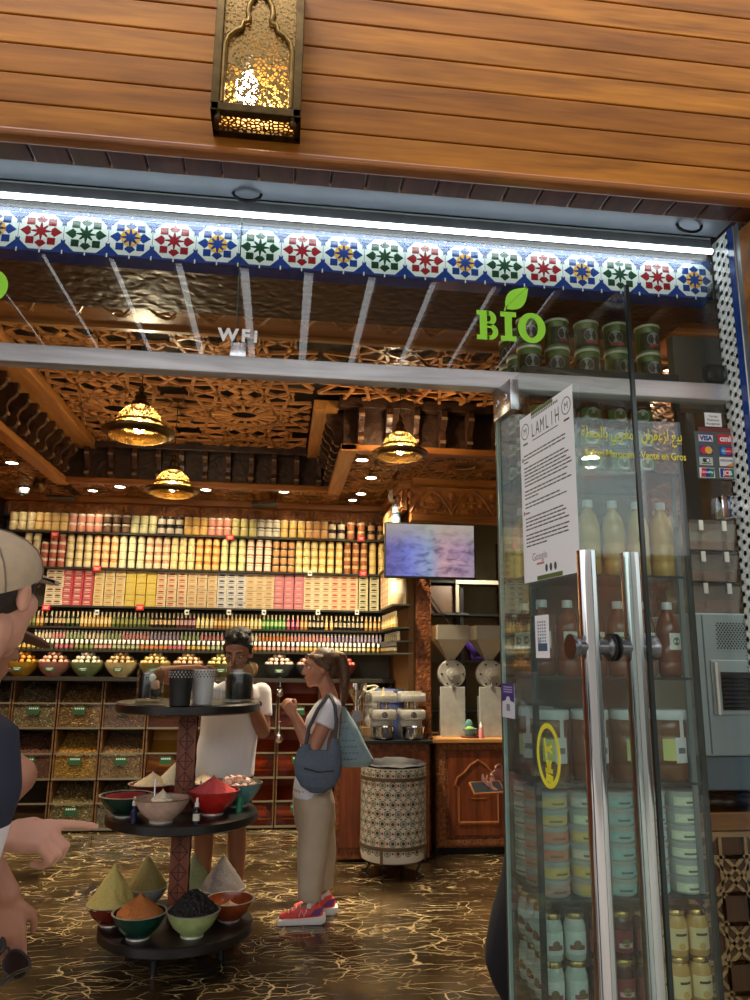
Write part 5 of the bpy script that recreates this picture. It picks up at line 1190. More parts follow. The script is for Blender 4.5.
MB().box(VX0-.01, VX1+.01, VY0-.01, VY1+.01, 0, .1).build('plinth', DKF, vt, smooth=0)
for z_ in SHV: MB().box(VX0+.004, VX1-.004, VY0+.004, VY1-.013, z_-.01, z_-.001).build('shelf', SHG, vt, smooth=0)
for x in (VX1-.04,):
    mb = MB().box(x, x+.018, VY0+.006, VY0+.016, .72, 2.2)
    for k in range(14): mb.cyl((x+.009, VY0+.006, .8+.1*k), (x+.009, VY0+.003, .8+.1*k), .005, n=8)
    mb.build('shelf_rail', M('rail', S(140, 150, 146), .35, .6), vt, smooth=0)
spot('cabinet_spot', (1.21, .3, 2.50), 5, (1, .93, .8), 130, .8, .03)  # spot without a fitting, just under the cabinet top
def proto(name, cat, group, parts):
    t = thing(name, (0, 0, 0), 'x', cat, group)
    for nm, mb, m_ in parts: mb.build(nm, m_, t, smooth=45)
    return t
used = set()
def put(p, loc, label, rz=0):
    o = p if p.name not in used else dup(p); used.add(p.name)
    o.location = V(loc); o.rotation_euler[2] = rz; o['label'] = label; return o
def wrap(r, z0, z1, a0, a1, n=12):
    """a label bent round a jar of radius r between two angles (front is -90 degrees)"""
    mb = MB(); pts = []
    for i in range(n+1):
        a = math.radians(a0+(a1-a0)*i/n-90); pts += [(r*math.cos(a), r*math.sin(a), z0), (r*math.cos(a), r*math.sin(a), z1)]
    mb.add(pts, [(2*i, 2*i+2, 2*i+3, 2*i+1) for i in range(n)]); return mb
def disc(r, rr, zc, n=20):
    """round sticker bent on a jar"""
    mb = MB(); pts = [(0, -r, zc)]
    for k in range(n):
        u, w = rr*math.cos(2*PI*k/n), rr*math.sin(2*PI*k/n); a = u/r-PI/2; pts.append((r*math.cos(a), r*math.sin(a), zc+w))
    mb.add(pts, [(0, 1+k, 1+(k+1) % n) for k in range(n)]); return mb
COLW = ['first', 'second', 'third', 'fourth', 'fifth', 'sixth']
# tins on top of the cabinet
tp = proto('argan_tin', 'tin', 'green tins on the glass cabinet', [
    ('body', MB().lathe((0, 0, 0), [(0, 0), (.047, 0), (.05, .004), (.048, .008), (.048, .112), (.05, .116), (.047, .12), (0, .118)], 28, mis=[0, 0, 0, 1, 0, 0, 0]), [M('tin_metal', S(170, 176, 150), .3, .7), M('tin_green', S(92, 116, 52), .3, .2, var=.35, scale=26)]),
    ('lid', MB().lathe((0, 0, .112), [(.0485, 0), (.051, .003), (.051, .009), (.046, .012), (.044, .009), (0, .009)], 28), M('tin_lid', S(216, 226, 196), .35, .3)),
    ('printed_label', wrap(.0486, .012, .085, -70, 70), M('tin_print', S(54, 60, 40), .4, var=.4, scale=60)),
    ('picture', disc(.0489, .03, .055), M('tin_picture', S(150, 158, 158), .45, var=.3, scale=120)),
    ('red_band', wrap(.0492, .02, .032, -22, 40), M('tin_red', S(176, 60, 66), .45, var=.3, scale=90))])
zt = VT+.0305; yq = .27
for i, px in enumerate((529, 557, 587, 616, 648)):
    for l in range(2):
        x = at(px, 350, Y=yq).x
        put(tp, (x, yq, zt+.1245*l), 'green and white tin atop the glass cabinet, %s of the %s front stack' % ('upper' if l else 'lower', COLW[i+1]), random.uniform(-.5, .5))
for i, (x, y) in enumerate(((.955, .385), (.955, .49))):
    for l in range(2): put(tp, (x, y, zt+.1245*l), 'green and white tin behind the others on the glass cabinet, %s of the %s stack' % ('upper' if l else 'lower', 'nearer' if i == 0 else 'farther'), -.6)
# jars with round labels
jp = proto('labelled_jar', 'jar', 'dark jars on the top shelf of the glass cabinet', [
    ('body', MB().lathe((0, 0, 0), [(0, 0), (.044, 0), (.047, .006), (.047, .068), (.04, .074), (0, .074)], 24), M('dark_jar', S(40, 44, 34), .15)),
    ('lid', MB().lathe((0, 0, .074), [(0, 0), (.045, 0), (.045, .018), (.042, .021), (0, .021)], 24), M('black_lid', S(20, 20, 22), .3)),
    ('green_label', wrap(.0474, .012, .062, -60, 88), M('lime_label', S(104, 146, 84), .5)),
    ('round_label', disc(.0478, .027, .038), M('white_label', S(214, 222, 216), .5)),
    ('emblem', disc(.0481, .009, .030), M('label_emblem', S(90, 110, 80), .5))])
for i in range(5):
    for l in range(3):
        put(jp, (.97+.106*i, .225, SHV[5]+.0965*l), 'dark jar with round white label, %s of the %s front stack of dark jars' % (('lowest', 'middle', 'highest')[l], COLW[i]), random.uniform(-.25, .25))
for j, y in enumerate((.33, .435)):
    for l in range(3): put(jp, (.965, y, SHV[5]+.0965*l), 'dark round-labelled jar behind the cabinet side pane, %s of the %s stack' % (('lowest', 'middle', 'highest')[l], COLW[j+1]), -PI/2+.4)
# plastic bottles
def pbottle(name, group, col, h, r, label):
    ps = [('body', MB().lathe((0, 0, 0), [(0, .004), (r*.8, 0), (r, .01), (r, h*.18), (r*.94, h*.2), (r, h*.22), (r, h*.4), (r*.95, h*.42), (r, h*.44), (r, h*.66), (r*.8, h*.78), (r*.36, h*.87), (r*.36, h*.9), (0, h*.9)], 22), col),
          ('cap', MB().lathe((0, 0, h*.9), [(0, 0), (r*.46, 0), (r*.46, h*.09), (r*.42, h*.1), (0, h*.1)], 18), M('bottle_cap', S(226, 228, 226), .4))]
    if label: ps += [('paper_label', wrap(r*1.012, h*.36, h*.58, -36, 36), M('bottle_label', S(224, 226, 218), .5)), ('label_emblem', disc(r*1.02, r*.36, h*.47), M('emblem_green', S(70, 120, 70), .5))]
    return proto(name, 'bottle', group, ps)
ob = pbottle('cooking_oil_bottle', 'yellow oil bottles in the glass cabinet', M('yellow_oil', S(206, 168, 84), .1, coat=.5, var=.1), .29, .042, False)
for i in range(6): put(ob, (.962+.098*i, .225, SHV[4]), 'yellow oil bottle with white cap, %s along the front of the fourth compartment' % COLW[i], random.uniform(0, 6))
for j, y in enumerate((.325, .425)): put(ob, (.962, y, SHV[4]), 'yellow oil bottle with white cap behind the cabinet side pane, %s going back' % COLW[j+1])
hb = pbottle('honey_bottle', 'amber bottles in the glass cabinet', M('amber_liquid', S(122, 62, 34), .1, coat=.5, var=.15), .275, .042, True)
for i in range(6): put(hb, (.962+.098*i, .225, SHV[3]), 'amber bottle with small white label, %s along the front of the middle compartment' % COLW[i], random.uniform(-.3, .3))
for j, y in enumerate((.325, .425)): put(hb, (.962, y, SHV[3]), 'amber bottle with white label behind the cabinet side pane, %s going back' % COLW[j+1], -PI/2+.5)
# big jars of paste
bj = proto('paste_jar', 'jar', 'big brown jars in the glass cabinet', [
    ('body', MB().lathe((0, 0, 0), [(0, 0), (.06, 0), (.066, .01), (.066, .05), (.064, .055), (.066, .06), (.066, .15), (.064, .155), (.066, .16), (.066, .195), (.058, .21), (0, .21)], 32), M('brown_paste', S(116, 76, 44), .15, var=.15, scale=18, coat=.4)),
    ('lid', MB().lathe((0, 0, .21), [(0, 0), (.066, 0), (.068, .004), (.068, .03), (.064, .034), (0, .034)], 32), M('jar_white_lid', S(216, 226, 226), .35)),
    ('square_label', wrap(.0668, .07, .145, -34, 6), M('lime_square', S(206, 214, 130), .5)),
    ('tag_label', wrap(.0674, .062, .15, 4, 46), M('paper_tag', S(222, 226, 226), .55)),
    ('tag_print', wrap(.068, .095, .115, 12, 38), M('tag_ink', S(110, 112, 120), .6)),
    ('tag_strip', wrap(.069, .15, .235, 20, 34), M('paper_tag', S(222, 226, 226), .55))])
for i in range(4): put(bj, (.985+.15*i, .245, SHV[2]), 'big brown paste jar with white lid and paper tag, %s from the door hinge' % COLW[i], random.uniform(-.2, .2))
for j, y in enumerate((.392,)): put(bj, (.985, y, SHV[2]), 'big brown paste jar behind the cabinet side pane, back of the front row', -PI/2+.3)
# stacks of clear tubs
def tub(key, lab, inside, txt):
    return proto('spice_tub', 'tub', 'tubs with %s labels' % txt, [
        ('body', MB().lathe((0, 0, 0), [(0, 0), (.05, 0), (.053, .005), (.055, .042), (.05, .044), (0, .044)], 26), M('tubin_'+key, inside, .2, coat=.5)),
        ('lid', MB().lathe((0, 0, .042), [(0, 0), (.057, 0), (.058, .004), (.058, .012), (.054, .014), (0, .012)], 26), M('tub_lid', S(168, 178, 174), .25, coat=.3)),
        ('label', wrap(.0556, .008, .036, -62, 62), M('tublab_'+key, lab, .5, var=.12, scale=110)),
        ('label_print', wrap(.0561, .015, .022, -18, 30), M('tubink', S(96, 100, 92), .6))])
tubs = {'o': (tub('o', S(206, 120, 84), S(170, 160, 140), 'orange'), 'orange'), 'y': (tub('y', S(214, 190, 96), S(190, 190, 170), 'yellow'), 'yellow'), 't': (tub('t', S(140, 190, 190), S(170, 190, 186), 'teal'), 'teal'),
        'g': (tub('g', S(206, 222, 190), S(170, 186, 176), 'pale green'), 'pale green'), 'w': (tub('w', S(206, 206, 190), S(180, 182, 172), 'whitish'), 'whitish'), 'p': (tub('p', S(190, 146, 130), S(176, 166, 150), 'dusky pink'), 'dusky pink')}
L6 = ['lowest', 'second up', 'third up', 'fourth up', 'fifth up', 'highest']
plan = [['p', 'y', 'o', 'o', 'y', 'y'], ['y', 'y', 'w', 'y', 'g', 'w'], ['t']*6, ['t']*6, ['g']*6]
for i in range(5):
    for l in range(6):
        k = plan[i][l]; put(tubs[k][0], (.972+.121*i, .228, SHV[1]+.0565*l), 'clear tub with %s label, %s in the %s front stack of tubs' % (tubs[k][1], L6[l], COLW[i]), random.uniform(-.2, .2))
for j, y in enumerate((.352, .474)):
    for l in range(6):
        k = 'o' if j == 0 else 'w'; put(tubs[k][0], (.972, y, SHV[1]+.0565*l), 'clear tub with %s label behind the side pane, %s in its stack' % (tubs[k][1], L6[l]), -PI/2+.4)
# glass jars with gilt lids
def gjar(key, body, lab, txt, band):
    return proto('preserve_jar', 'jar', 'jars with %s' % txt, [
        ('body', MB().lathe((0, 0, 0), [(0, 0), (.033, 0), (.037, .006), (.037, .105), (.03, .124), (.028, .13), (0, .13)], 24), M('gj_'+key, body, .12, coat=.5, var=.1, scale=40)),
        ('lid', MB().lathe((0, 0, .128), [(0, 0), (.032, 0), (.032, .016), (.029, .019), (0, .019)], 22), M('gilt_lid', S(186, 158, 92), .25, .9)),
        ('label', wrap(.0376, .022, .09, -64, 64), M('gjl_'+key, lab, .5)),
        ('label_band', wrap(.038, .036, .05, -40, 40) if key != 'y' else wrap(.038, .066, .074, -30, 34), M('gjb_'+key, band, .5)),
        ('label_emblem', disc(.0383, .014, .052) if key != 'y' else disc(.0383, .012, .034), M('gje_'+key, S(120, 110, 70) if key != 'y' else S(206, 170, 90), .5))])
gw = gjar('w', S(196, 208, 198), S(214, 224, 218), 'white contents', S(150, 62, 60)); gr = gjar('r', S(70, 28, 28), S(128, 36, 44), 'dark red contents', S(210, 180, 170)); gy = gjar('y', S(196, 160, 84), S(220, 206, 150), 'yellow contents', S(70, 60, 44))
for (P, nm, xs) in ((gw, 'white', (.953, 1.034)), (gr, 'dark red', (1.12, 1.2, 1.28)), (gy, 'yellow', (1.36, 1.415, 1.475))):
    for i, x in enumerate(xs):
        for l in range(2):
            put(P, (x if P is not gy else 1.318+.0765*(i)-.0, .212, SHV[0]+.1485*l) if P is not gy else (1.318+.077*(i+.05), .212, SHV[0]+.1485*l), 'gilt-lidded jar of %s preserve low in the cabinet, %s of the %s stack' % (nm, 'upper' if l else 'lower', COLW[i]), random.uniform(-.2, .2))
for j, y in enumerate((.295, .378, .461)):
    for l in range(2): put(gw, (.953, y, SHV[0]+.1485*l), 'gilt-lidded white jar behind the cabinet side pane, %s of the %s stack' % ('upper' if l else 'lower', COLW[j+1]), -PI/2+.4)

# ---- grey ventilated machine on a strapwork cabinet, with clear boxes on top
MX0, MX1, MY0 = 1.765, 2.3, .58
mc = thing('vent_machine', (2.03, .8, .985), 'grey metal machine with perforated patch and black louvred vent, beside the glass cabinet', 'machine')
GREYM = M('machine_grey', S(150, 168, 172), .45, .2, var=.06, scale=6)
MB().box(MX0, MX1, MY0, 1.0, 1.12, 1.71).build('body', GREYM, mc, smooth=0, bevel=.008)
MB().box(MX0, MX1, MY0+.004, 1.0, .985, 1.118).build('base', M('machine_base', S(92, 112, 122), .4, .3), mc, smooth=0, bevel=.006)
vx = at(722, 705, Y=MY0).x; vz0, vz1 = at(722, 710, Y=MY0).z, at(722, 672, Y=MY0).z
MB().box(vx-.04, MX1-.03, MY0-.008, MY0, vz0-.02, vz1+.05).build('door', M('machine_door', S(162, 178, 182), .45, .2), mc, smooth=0, bevel=.004)
lm = MB()
for k in range(9): z = vz0+(vz1-vz0)*(k+.5)/9; lm.obox((vx+.13, MY0-.014, z), V((.13, 0, 0)), V((0, .007, .004)), V((0, -.001, .0022)))
lm.box(vx, vx+.26, MY0-.012, MY0-.008, vz0, vz1)
lm.build('vent', BLACK, mc, smooth=0); MB().box(vx-.03, vx-.018, MY0-.022, MY0-.008, vz0-.02, vz1+.04).build('handle', WHITE, mc, smooth=0, bevel=.002)
pm = MB(); qx, qz = at(716, 625, Y=MY0).x, at(716, 648, Y=MY0).z
for i in range(11):
    for j in range(12): pm.lathe((qx+.0145*i+(.007 if j % 2 else 0), MY0-.0012, qz+.0095*j), [(0, 0), (.0042, 0)], 6, axis=(0, -1, 0))
pm.build('perforated_patch', BLACK, mc, smooth=0)
MB().box(MX0-.0+.03, MX0+.036, MY0-.002, MY0, 1.13, 1.70).build('panel_seam', M('seam', S(90, 104, 108), .5), mc, smooth=0)
sc_ = thing('strapwork_cabinet', (2.03, .82, 0), 'carved wooden cabinet with pale geometric strapwork, under the grey machine', 'cabinet')
MB().box(1.66, 2.34, .60, 1.05, 0, .9).build('case', wood('dark_panel', S(64, 42, 24), S(102, 70, 42), 'z', 1, .45), sc_, smooth=0, bevel=.004)
MB().box(1.66, 2.34, .585, 1.05, .83, .9).build('cornice', wood('cornice', S(110, 72, 36), S(150, 104, 58), 'x', 1, .4), sc_, smooth=0, bevel=.004)
st = MB()
for (cx_, cz_) in ((1.74, .66), (1.99, .66), (1.74, .41), (1.99, .41), (2.24, .66), (2.24, .41), (1.74, .16), (1.99, .16)):
    P8 = [(cx_+.18*math.cos(PI/8+k*PI/4), cz_+.18*math.sin(PI/8+k*PI/4)) for k in range(8)]
    for k in range(8):
        q = clip(P8[k], P8[(k+3) % 8], 1.665, 2.335, .02, .82)
        if q: st.bar((q[0][0], .597, q[0][1]), (q[1][0], .597, q[1][1]), .014, .008, (0, 1, 0))
for z_ in (.815, .03): st.box(1.66, 2.34, .592, .60, z_-.01, z_+.01)
st.box(1.66, 1.68, .592, .6, .03, .82)
st.build('strapwork', wood('pale_strap', S(150, 120, 78), S(190, 160, 112), 'x', 1, .4), sc_, smooth=0)
MB().box(1.66, 1.70, .62, 1.04, .9, .983).box(2.3, 2.34, .62, 1.04, .9, .983).box(1.70, 2.3, 1.0, 1.04, .9, .983).build('riser', BLACKW, sc_, smooth=0)
bg = MB(); random.seed(4)
for i in range(9): bg.ell((1.78+.055*i, .68+random.uniform(-.02, .02), .932), .05, .045, random.uniform(.022, .028), n=10)
tag(remesh(bg, 'plastic_bag', M('black_plastic', S(30, 30, 34), .3), None, .008, 1), 'crumpled black plastic bags stuffed under the grey machine', 'plastic bag')
for k in range(3):
    z0 = 1.7105+.139*k; x0_, x1_ = 1.775, 2.005; w = ('lowest', 'middle', 'topmost')[k]
    t = thing('storage_box', ((x0_+x1_)/2, .72, z0), 'clear plastic storage box of brown spice, %s of the pile on the grey machine' % w, 'box', 'clear boxes on the grey machine')
    bx = MB(); r4 = lambda a, z: [(x0_+a, .60+a, z), (x1_-a, .60+a, z), (x1_-a, .84-a, z), (x0_+a, .84-a, z)]
    bx.add(r4(.012, z0)+r4(0, z0+.118)+r4(.004, z0+.118)+r4(.016, z0+.004), [(3, 2, 1, 0)]+[(a*4+q, a*4+(q+1) % 4, a*4+4+(q+1) % 4, a*4+4+q) for a in range(3) for q in range(4)]+[(12, 13, 14, 15)])
    bx.build('body', PLASTIC, t, smooth=0)
    MB().box(x0_-.006, x1_+.006, .594, .846, z0+.118, z0+.134).build('lid', glass('lid_plastic', (.7, .72, .72, 1), 1.5, .2), t, smooth=0, bevel=.004)
    for s_ in (x0_+.05, x1_-.07): MB().box(s_, s_+.02, .589, .594, z0+.085, z0+.13).build('clip', M('clip_white', S(206, 210, 210), .4), t, smooth=0)
    fl = MB().box(x0_+.018, x1_-.018, .618, .822, z0+.005, z0+(.06, .05, .04)[k])
    stuff(fl.build('spice_fill', M('box_spice', S(150, 98, 60), .85, var=.25, scale=60, bump=.5), smooth=0), 'brown spice lying in the %s clear storage box' % w, 'spice')

# ================================================================== LETTERING AND STICKERS
GREEN = M('lime_vinyl', S(158, 236, 52), .5); YEL = M('yellow_vinyl', S(232, 222, 60), .5)
ex, ez = V((1, 0, 0)), V((0, 0, 1)); YG = -.0072
def slab_bio(o, s_):
    """BIO in bold slab capitals with a leaf over the I; o = lower left corner, s_ = cap height"""
    mb = MB()
    def pl(pts): mb.prism([(u*s_, w*s_) for u, w in pts], o, ex, ez, .0008)
    text_mb('BIO', s_*1.38, o+ez*.0, ex, ez, .0008, .022*s_, 'LEFT', mb, 0, 1.12)
    xs_ = [v.x for v in mb.v]; L = max(xs_)-min(xs_); x0 = min(xs_)
    W = L/s_
    for (u0, u1) in ((-.1, .28),): pl([(u0, 0), (u1, 0), (u1, .13), (u0, .13)]); pl([(u0, .87), (u1, .87), (u1, 1), (u0, 1)])
    iu = None
    return mb, W
def bio(o, s_, label):
    t = thing('window_lettering', o, label, 'lettering', 'green shop lettering'); o = V(o)
    mb = MB()
    P = lambda pts, th=.0008: mb.prism([(u*s_, w*s_) for u, w in pts], o, ex, ez, -th)
    # B
    P([(0, 0), (.4, 0), (.4, .16), (0, .16)]); P([(0, .84), (.4, .84), (.4, 1), (0, 1)]); P([(.1, .16), (.34, .16), (.34, .84), (.1, .84)])
    for (cz, r, w) in ((.735, .265, .38), (.28, .28, .42)):
        out = [(w+r*1.0*math.cos(a), cz+r*math.sin(a)) for a in [(-90+180*k/12)*PI/180 for k in range(13)]]
        inn = [(w+(r-.19)*1.1*math.cos(a), cz+(r-.15)*math.sin(a)) for a in [(-90+180*k/12)*PI/180 for k in range(13)]]
        for k in range(12): P([out[k], out[k+1], inn[k+1], inn[k]])
        P([(.34, cz+r-.15), (w, cz+r-.15), (w, cz+r), (.34, cz+r)]); P([(.34, cz-r), (w, cz-r), (w, cz-r+.15), (.34, cz-r+.15)])
    # I
    P([(.78, 0), (1.3, 0), (1.3, .17), (.78, .17)]); P([(.78, .83), (1.3, .83), (1.3, 1), (.78, 1)]); P([(.92, .17), (1.16, .17), (1.16, .83), (.92, .83)])
    # O
    for k in range(32):
        a, b = 2*PI*k/32, 2*PI*(k+1)/32
        P([(1.81+.46*math.cos(a), .5+.52*math.sin(a)), (1.81+.46*math.cos(b), .5+.52*math.sin(b)), (1.81+.2*math.cos(b), .5+.34*math.sin(b)), (1.81+.2*math.cos(a), .5+.34*math.sin(a))])
    mb.build('letters', GREEN, t, smooth=0)
    lf = MB(); half = lambda s: [(.96, 1.12)]+[(.96+.74*k/8-s*.20*math.sin(PI*(k/8)**.85), 1.12+.78*k/8+s*.22*math.sin(PI*(k/8)**.85)) for k in range(1, 8)]+[(1.70, 1.90)]
    a_, b_ = half(1), half(-1)
    lf.prism([(u*s_, w*s_) for u, w in a_]+[((u)*s_, w*s_) for u, w in reversed([(.96+.74*k/8-.012, 1.12+.78*k/8+.012) for k in range(1, 8)])], o, ex, ez, -.0008)
    lf.prism([((u+.035)*s_, (w-.02)*s_) for u, w in b_]+[((u)*s_, w*s_) for u, w in reversed([(.96+.74*k/8-.006, 1.12+.78*k/8+.006) for k in range(1, 8)])], o, ex, ez, -.0008)
    lf.prism([(.90*s_, 1.04*s_), (.95*s_, 1.03*s_), (1.0*s_, 1.2*s_), (.94*s_, 1.18*s_)], o, ex, ez, -.0008)
    lf.build('leaf', GREEN, t, smooth=0); return t
p0 = at(477, 339, Y=YG); p1 = at(546, 339, Y=YG); s_ = (p1.x-p0.x)/2.27
bio((p0.x, YG, p0.z), s_, 'green BIO lettering with a leaf, on the upper glass before the green tins')
p2 = at(6, 302, Y=YG); bio((p2.x-2.27*s_, YG, p2.z), s_, 'green lettering on the upper glass cut off by the west edge of view')
wf = MB(); p = at(218, 340, Y=YG); q = at(256, 343, Y=YG); L = q.x-p.x
text_mb('W', .064, (p.x, YG, p.z), ex, ez, .0008, .0026, 'LEFT', wf); text_mb('F', .064, (p.x+L*.60, YG, p.z), ex, ez, .0008, .0026, 'LEFT', wf); text_mb('i', .064, (p.x+L*.93, YG, p.z), ex, ez, .0008, .0024, 'LEFT', wf)
tag(wf.build('window_lettering', M('white_vinyl', S(244, 244, 244), .5), smooth=0), 'white W Fi lettering on the upper glass above the small steel clamp', 'lettering')
yt = MB(); p = at(585, 455, Y=YG); q = at(686, 460, Y=YG)
text_mb('Safran Marocain - Vente en Gros', .0388, (p.x, YG, p.z-.004), ex, ez, .0008, .0005, 'LEFT', yt)
xs_ = [v.x for v in yt.v]; k = (q.x-p.x)/(max(xs_)-min(xs_))
for v in yt.v: v.x = p.x+(v.x-p.x)*k
AR = '\ufe91\ufef4\ufecA \ufedf\ufeb0\ufecb\ufed4\ufeae\ufe8d\ufee5 \ufe8d\ufedf\ufee4\ufed0\ufeae\ufe91\ufef2 \ufe91\ufe8e\ufedf\ufea0\ufee4\ufee0\ufe94'
a0 = len(yt.v); text_mb(AR[::-1], .058, (p.x, YG, at(585, 437, Y=YG).z), ex, ez, .0008, .0006, 'LEFT', yt)
if len(yt.v) > a0:
    xs_ = [v.x for v in yt.v[a0:]]; k = (q.x-p.x-.0)/(max(xs_)-min(xs_)); m0 = min(xs_)
    for v in yt.v[a0:]: v.x = p.x-.01+(v.x-m0)*k
tag(yt.build('window_lettering', YEL, smooth=0), 'yellow Arabic and French lettering on the fixed pane before the cabinet', 'lettering')
# payment stickers
cp = lambda px, py: at(px, py, Y=YG)
def rect(mb, px0, py0, px1, py1, lay=0, mi=0):
    a, b = cp(px0, py0), cp(px1, py1); mb.box(a.x, b.x, YG-.0008-.0004*lay, YG-.0004*lay, b.z, a.z, mi); return (a.x+b.x)/2, (a.z+b.z)/2, b.x-a.x, a.z-b.z
ps_ = thing('payment_sticker', cp(716, 480), 'grey window sticker with eight payment card logos, on the fixed pane by the jamb', 'sticker')
mb = MB(); rect(mb, 694, 431, 735, 480); mb.build('backing', M('sticker_grey', S(84, 92, 90), .5), ps_, smooth=0)
mb = MB(); rect(mb, 698, 427, 734, 433, 1); mb.build('header_strip', M('maroon', S(110, 52, 50), .5), ps_, smooth=0)
CW = M('card_white', S(232, 232, 232), .45); CB = M('card_blue', S(34, 60, 140), .45); CR = M('card_red', S(206, 40, 52), .45); CY = M('card_yellow', S(240, 184, 60), .45); CG = M('card_green', S(40, 120, 100), .45); CO = M('card_orange', S(236, 150, 60), .45); CL = M('card_sky', S(60, 150, 210), .45); CGY = M('card_grey', S(190, 200, 190), .45)
def circ(mb, x, z, r, lay, mi): mb.lathe((x, YG-.0004*lay-.0008, z), [(0, 0), (r, 0)], 24, mi, axis=(0, -1, 0))
def card(px0, py0, px1, py1, kind):
    mb = MB(); mats = [CW, CB, CR, CY, CG, CO, CL, CGY, INK]
    x, z, w, h = rect(mb, px0, py0, px1, py1, 2, {'cmi': 2, 'mc': 1, 'ma': 1, 'dc': 7}.get(kind, 0))
    Y3 = YG-.0018-.0004; T = lambda s, size, mi, dx=0, dz=0, b=.0008: text_mb(s, size, (x+dx, Y3-.0006, z+dz), ex, ez, .0004, b, 'CENTER', mb, mi)
    if kind == 'visa':
        T('VISA', h*.72, 1, 0, -h*.25, .0012); mb.box(x-w/2, x+w/2, Y3, YG-.0016, z+h*.38, z+h*.5, 1); mb.box(x-w/2, x+w/2, Y3, YG-.0016, z-h*.5, z-h*.38, 1)
    elif kind == 'cmi': T('cmi', h*.85, 0, 0, -h*.22, .0014)
    elif kind == 'mc': circ(mb, x-w*.17, z, h*.42, 4, 2); circ(mb, x+w*.17, z, h*.42, 5, 3)
    elif kind == 'ma': circ(mb, x-w*.17, z, h*.4, 4, 6); circ(mb, x+w*.17, z, h*.4, 5, 2); T('Maestro', h*.3, 0, 0, -h*.1, .0002)
    elif kind == 'dc': circ(mb, x-w*.12, z+h*.1, h*.28, 4, 8); circ(mb, x+w*.12, z+h*.1, h*.28, 4, 8); circ(mb, x+w*.12, z+h*.1, h*.18, 5, 0); mb.box(x-w*.35, x+w*.35, Y3, YG-.0016, z-h*.36, z-h*.26, 8)
    elif kind == 'di': T('DISCOVER', h*.3, 8, 0, 0, .0003); mb.prism([(-w*.1, -h*.5), (w*.5, -h*.5), (w*.5, -h*.1)], (x, Y3, z), ex, ez, -.0004, 5)
    elif kind == 'up':
        for i, mi in enumerate((2, 1, 4)): mb.prism([(-w*.42+w*.28*i, -h*.45), (-w*.14+w*.28*i, -h*.45), (-w*.06+w*.28*i, h*.45), (-w*.34+w*.28*i, h*.45)], (x, Y3, z), ex, ez, -.0004*(i+1), mi)
        text_mb('UnionPay', h*.32, (x, Y3-.0022, z-h*.05), ex, ez, .0002, .0004, 'CENTER', mb, 0)
    else:
        for i, mi in enumerate((1, 2, 4)): mb.box(x-w*.46+w*.31*i, x-w*.17+w*.31*i, Y3, YG-.0016, z-h*.45, z+h*.45, mi); 
        text_mb('JCB', h*.6, (x, Y3-.0014, z-h*.2), ex, ez, .0002, .001, 'CENTER', mb, 0)
    mb.build('card_logo', mats, ps_, smooth=0)
for (k, px0, py0, px1, py1) in (('visa', 698, 433.5, 713, 443), ('cmi', 717.5, 434.5, 732, 444.5), ('mc', 699, 445.5, 713, 455), ('ma', 719, 446.5, 733, 456), ('dc', 699, 457, 713, 465.5), ('di', 719, 457, 733, 466.5), ('up', 699, 467.5, 715, 478), ('jcb', 719, 468, 735, 478.5)): card(px0, py0, px1, py1, k)
nt = thing('paper_note', cp(713, 425), 'small white paper note taped on the fixed pane above the payment sticker', 'note')
mb = MB(); rect(mb, 704, 412.5, 722, 427); mb.build('sheet', PAPER, nt, smooth=0)
mb = MB()
for k, s in enumerate(('Cartes', 'Paiement', 'Acceptees')):
    p = cp(713, 417.5+3.7*k); text_mb(s, .013, (p.x, YG-.0012, p.z), ex, ez, .0002, .0001, 'CENTER', mb)
mb.build('handwriting', INK, nt, smooth=0)
# paper notice on the door (visible side)
OFF = .0062
def dd(px, py): return dpt(px, py, OFF)
pa = dd(520, 424); pb = dd(572, 386); pc_ = dd(580, 572)
u0, u1 = (pa-Hp).dot(DD), (pb-Hp).dot(DD); zt_, zb_ = 2.276, 1.738; PW, PH = u1-u0, zt_-zb_
nb = Hp+DD*u0+DN*OFF+V((0, 0, zb_)); nt = thing('paper_notice', nb, 'white printed paper notice taped high on the open glass door', 'notice')
MB().prism([(0, 0), (PW, 0), (PW, PH), (0, PH)], nb, DD, UP, .0008).build('sheet', PAPER, nt, smooth=0)
pn = MB(); ph_ = MB(); LB = nb+DN*.0009
def line(u, z, L, h=.0042, mi=0): pn.prism([(u, z-h/2), (u+L, z-h/2), (u+L, z+h/2), (u, z+h/2)], LB, DD, UP, .0003, mi)
[text_mb(ch, .064, LB+DD*(PW*(.27+.092*q_))+UP*(PH*.845), DD, UP, .0004, 0, 'CENTER', ph_, 0, .62) for q_, ch in enumerate('LAMLIH')]
line(PW*.26, PH*.825, PW*.48, .003)
for q in range(16): line(PW*.25+q*PW*.032, PH*.965, PW*.018, .008)
random.seed(6)
z = PH*.755
for para in ((.92, .9, .1), (.85, .9, .84, .92, .95, .9), (.9, .92, .3), (.7, .88), (.1,), (.74, .82, .8, .92), (.9, .86, .9, .4)):
    for w in para:
        u = PW*.07
        while u < PW*(.07+.86*w):
            L = random.uniform(.012, .034); line(u, z, min(L, PW*.95-u)); u += L+.004
        z -= PH*.0215
    z -= PH*.012
for (u, z) in ((.03, .735), (.03, .41)): line(PW*u, PH*z, .01, .012, 2)
def ringp(u, z, r, w):
    for k in range(24):
        a, b = 2*PI*k/24, 2*PI*(k+1)/24
        ph_.prism([(u+r*math.cos(a), z+r*math.sin(a)), (u+r*math.cos(b), z+r*math.sin(b)), (u+(r-w)*math.cos(b), z+(r-w)*math.sin(b)), (u+(r-w)*math.cos(a), z+(r-w)*math.sin(a))], LB, DD, UP, .0003)
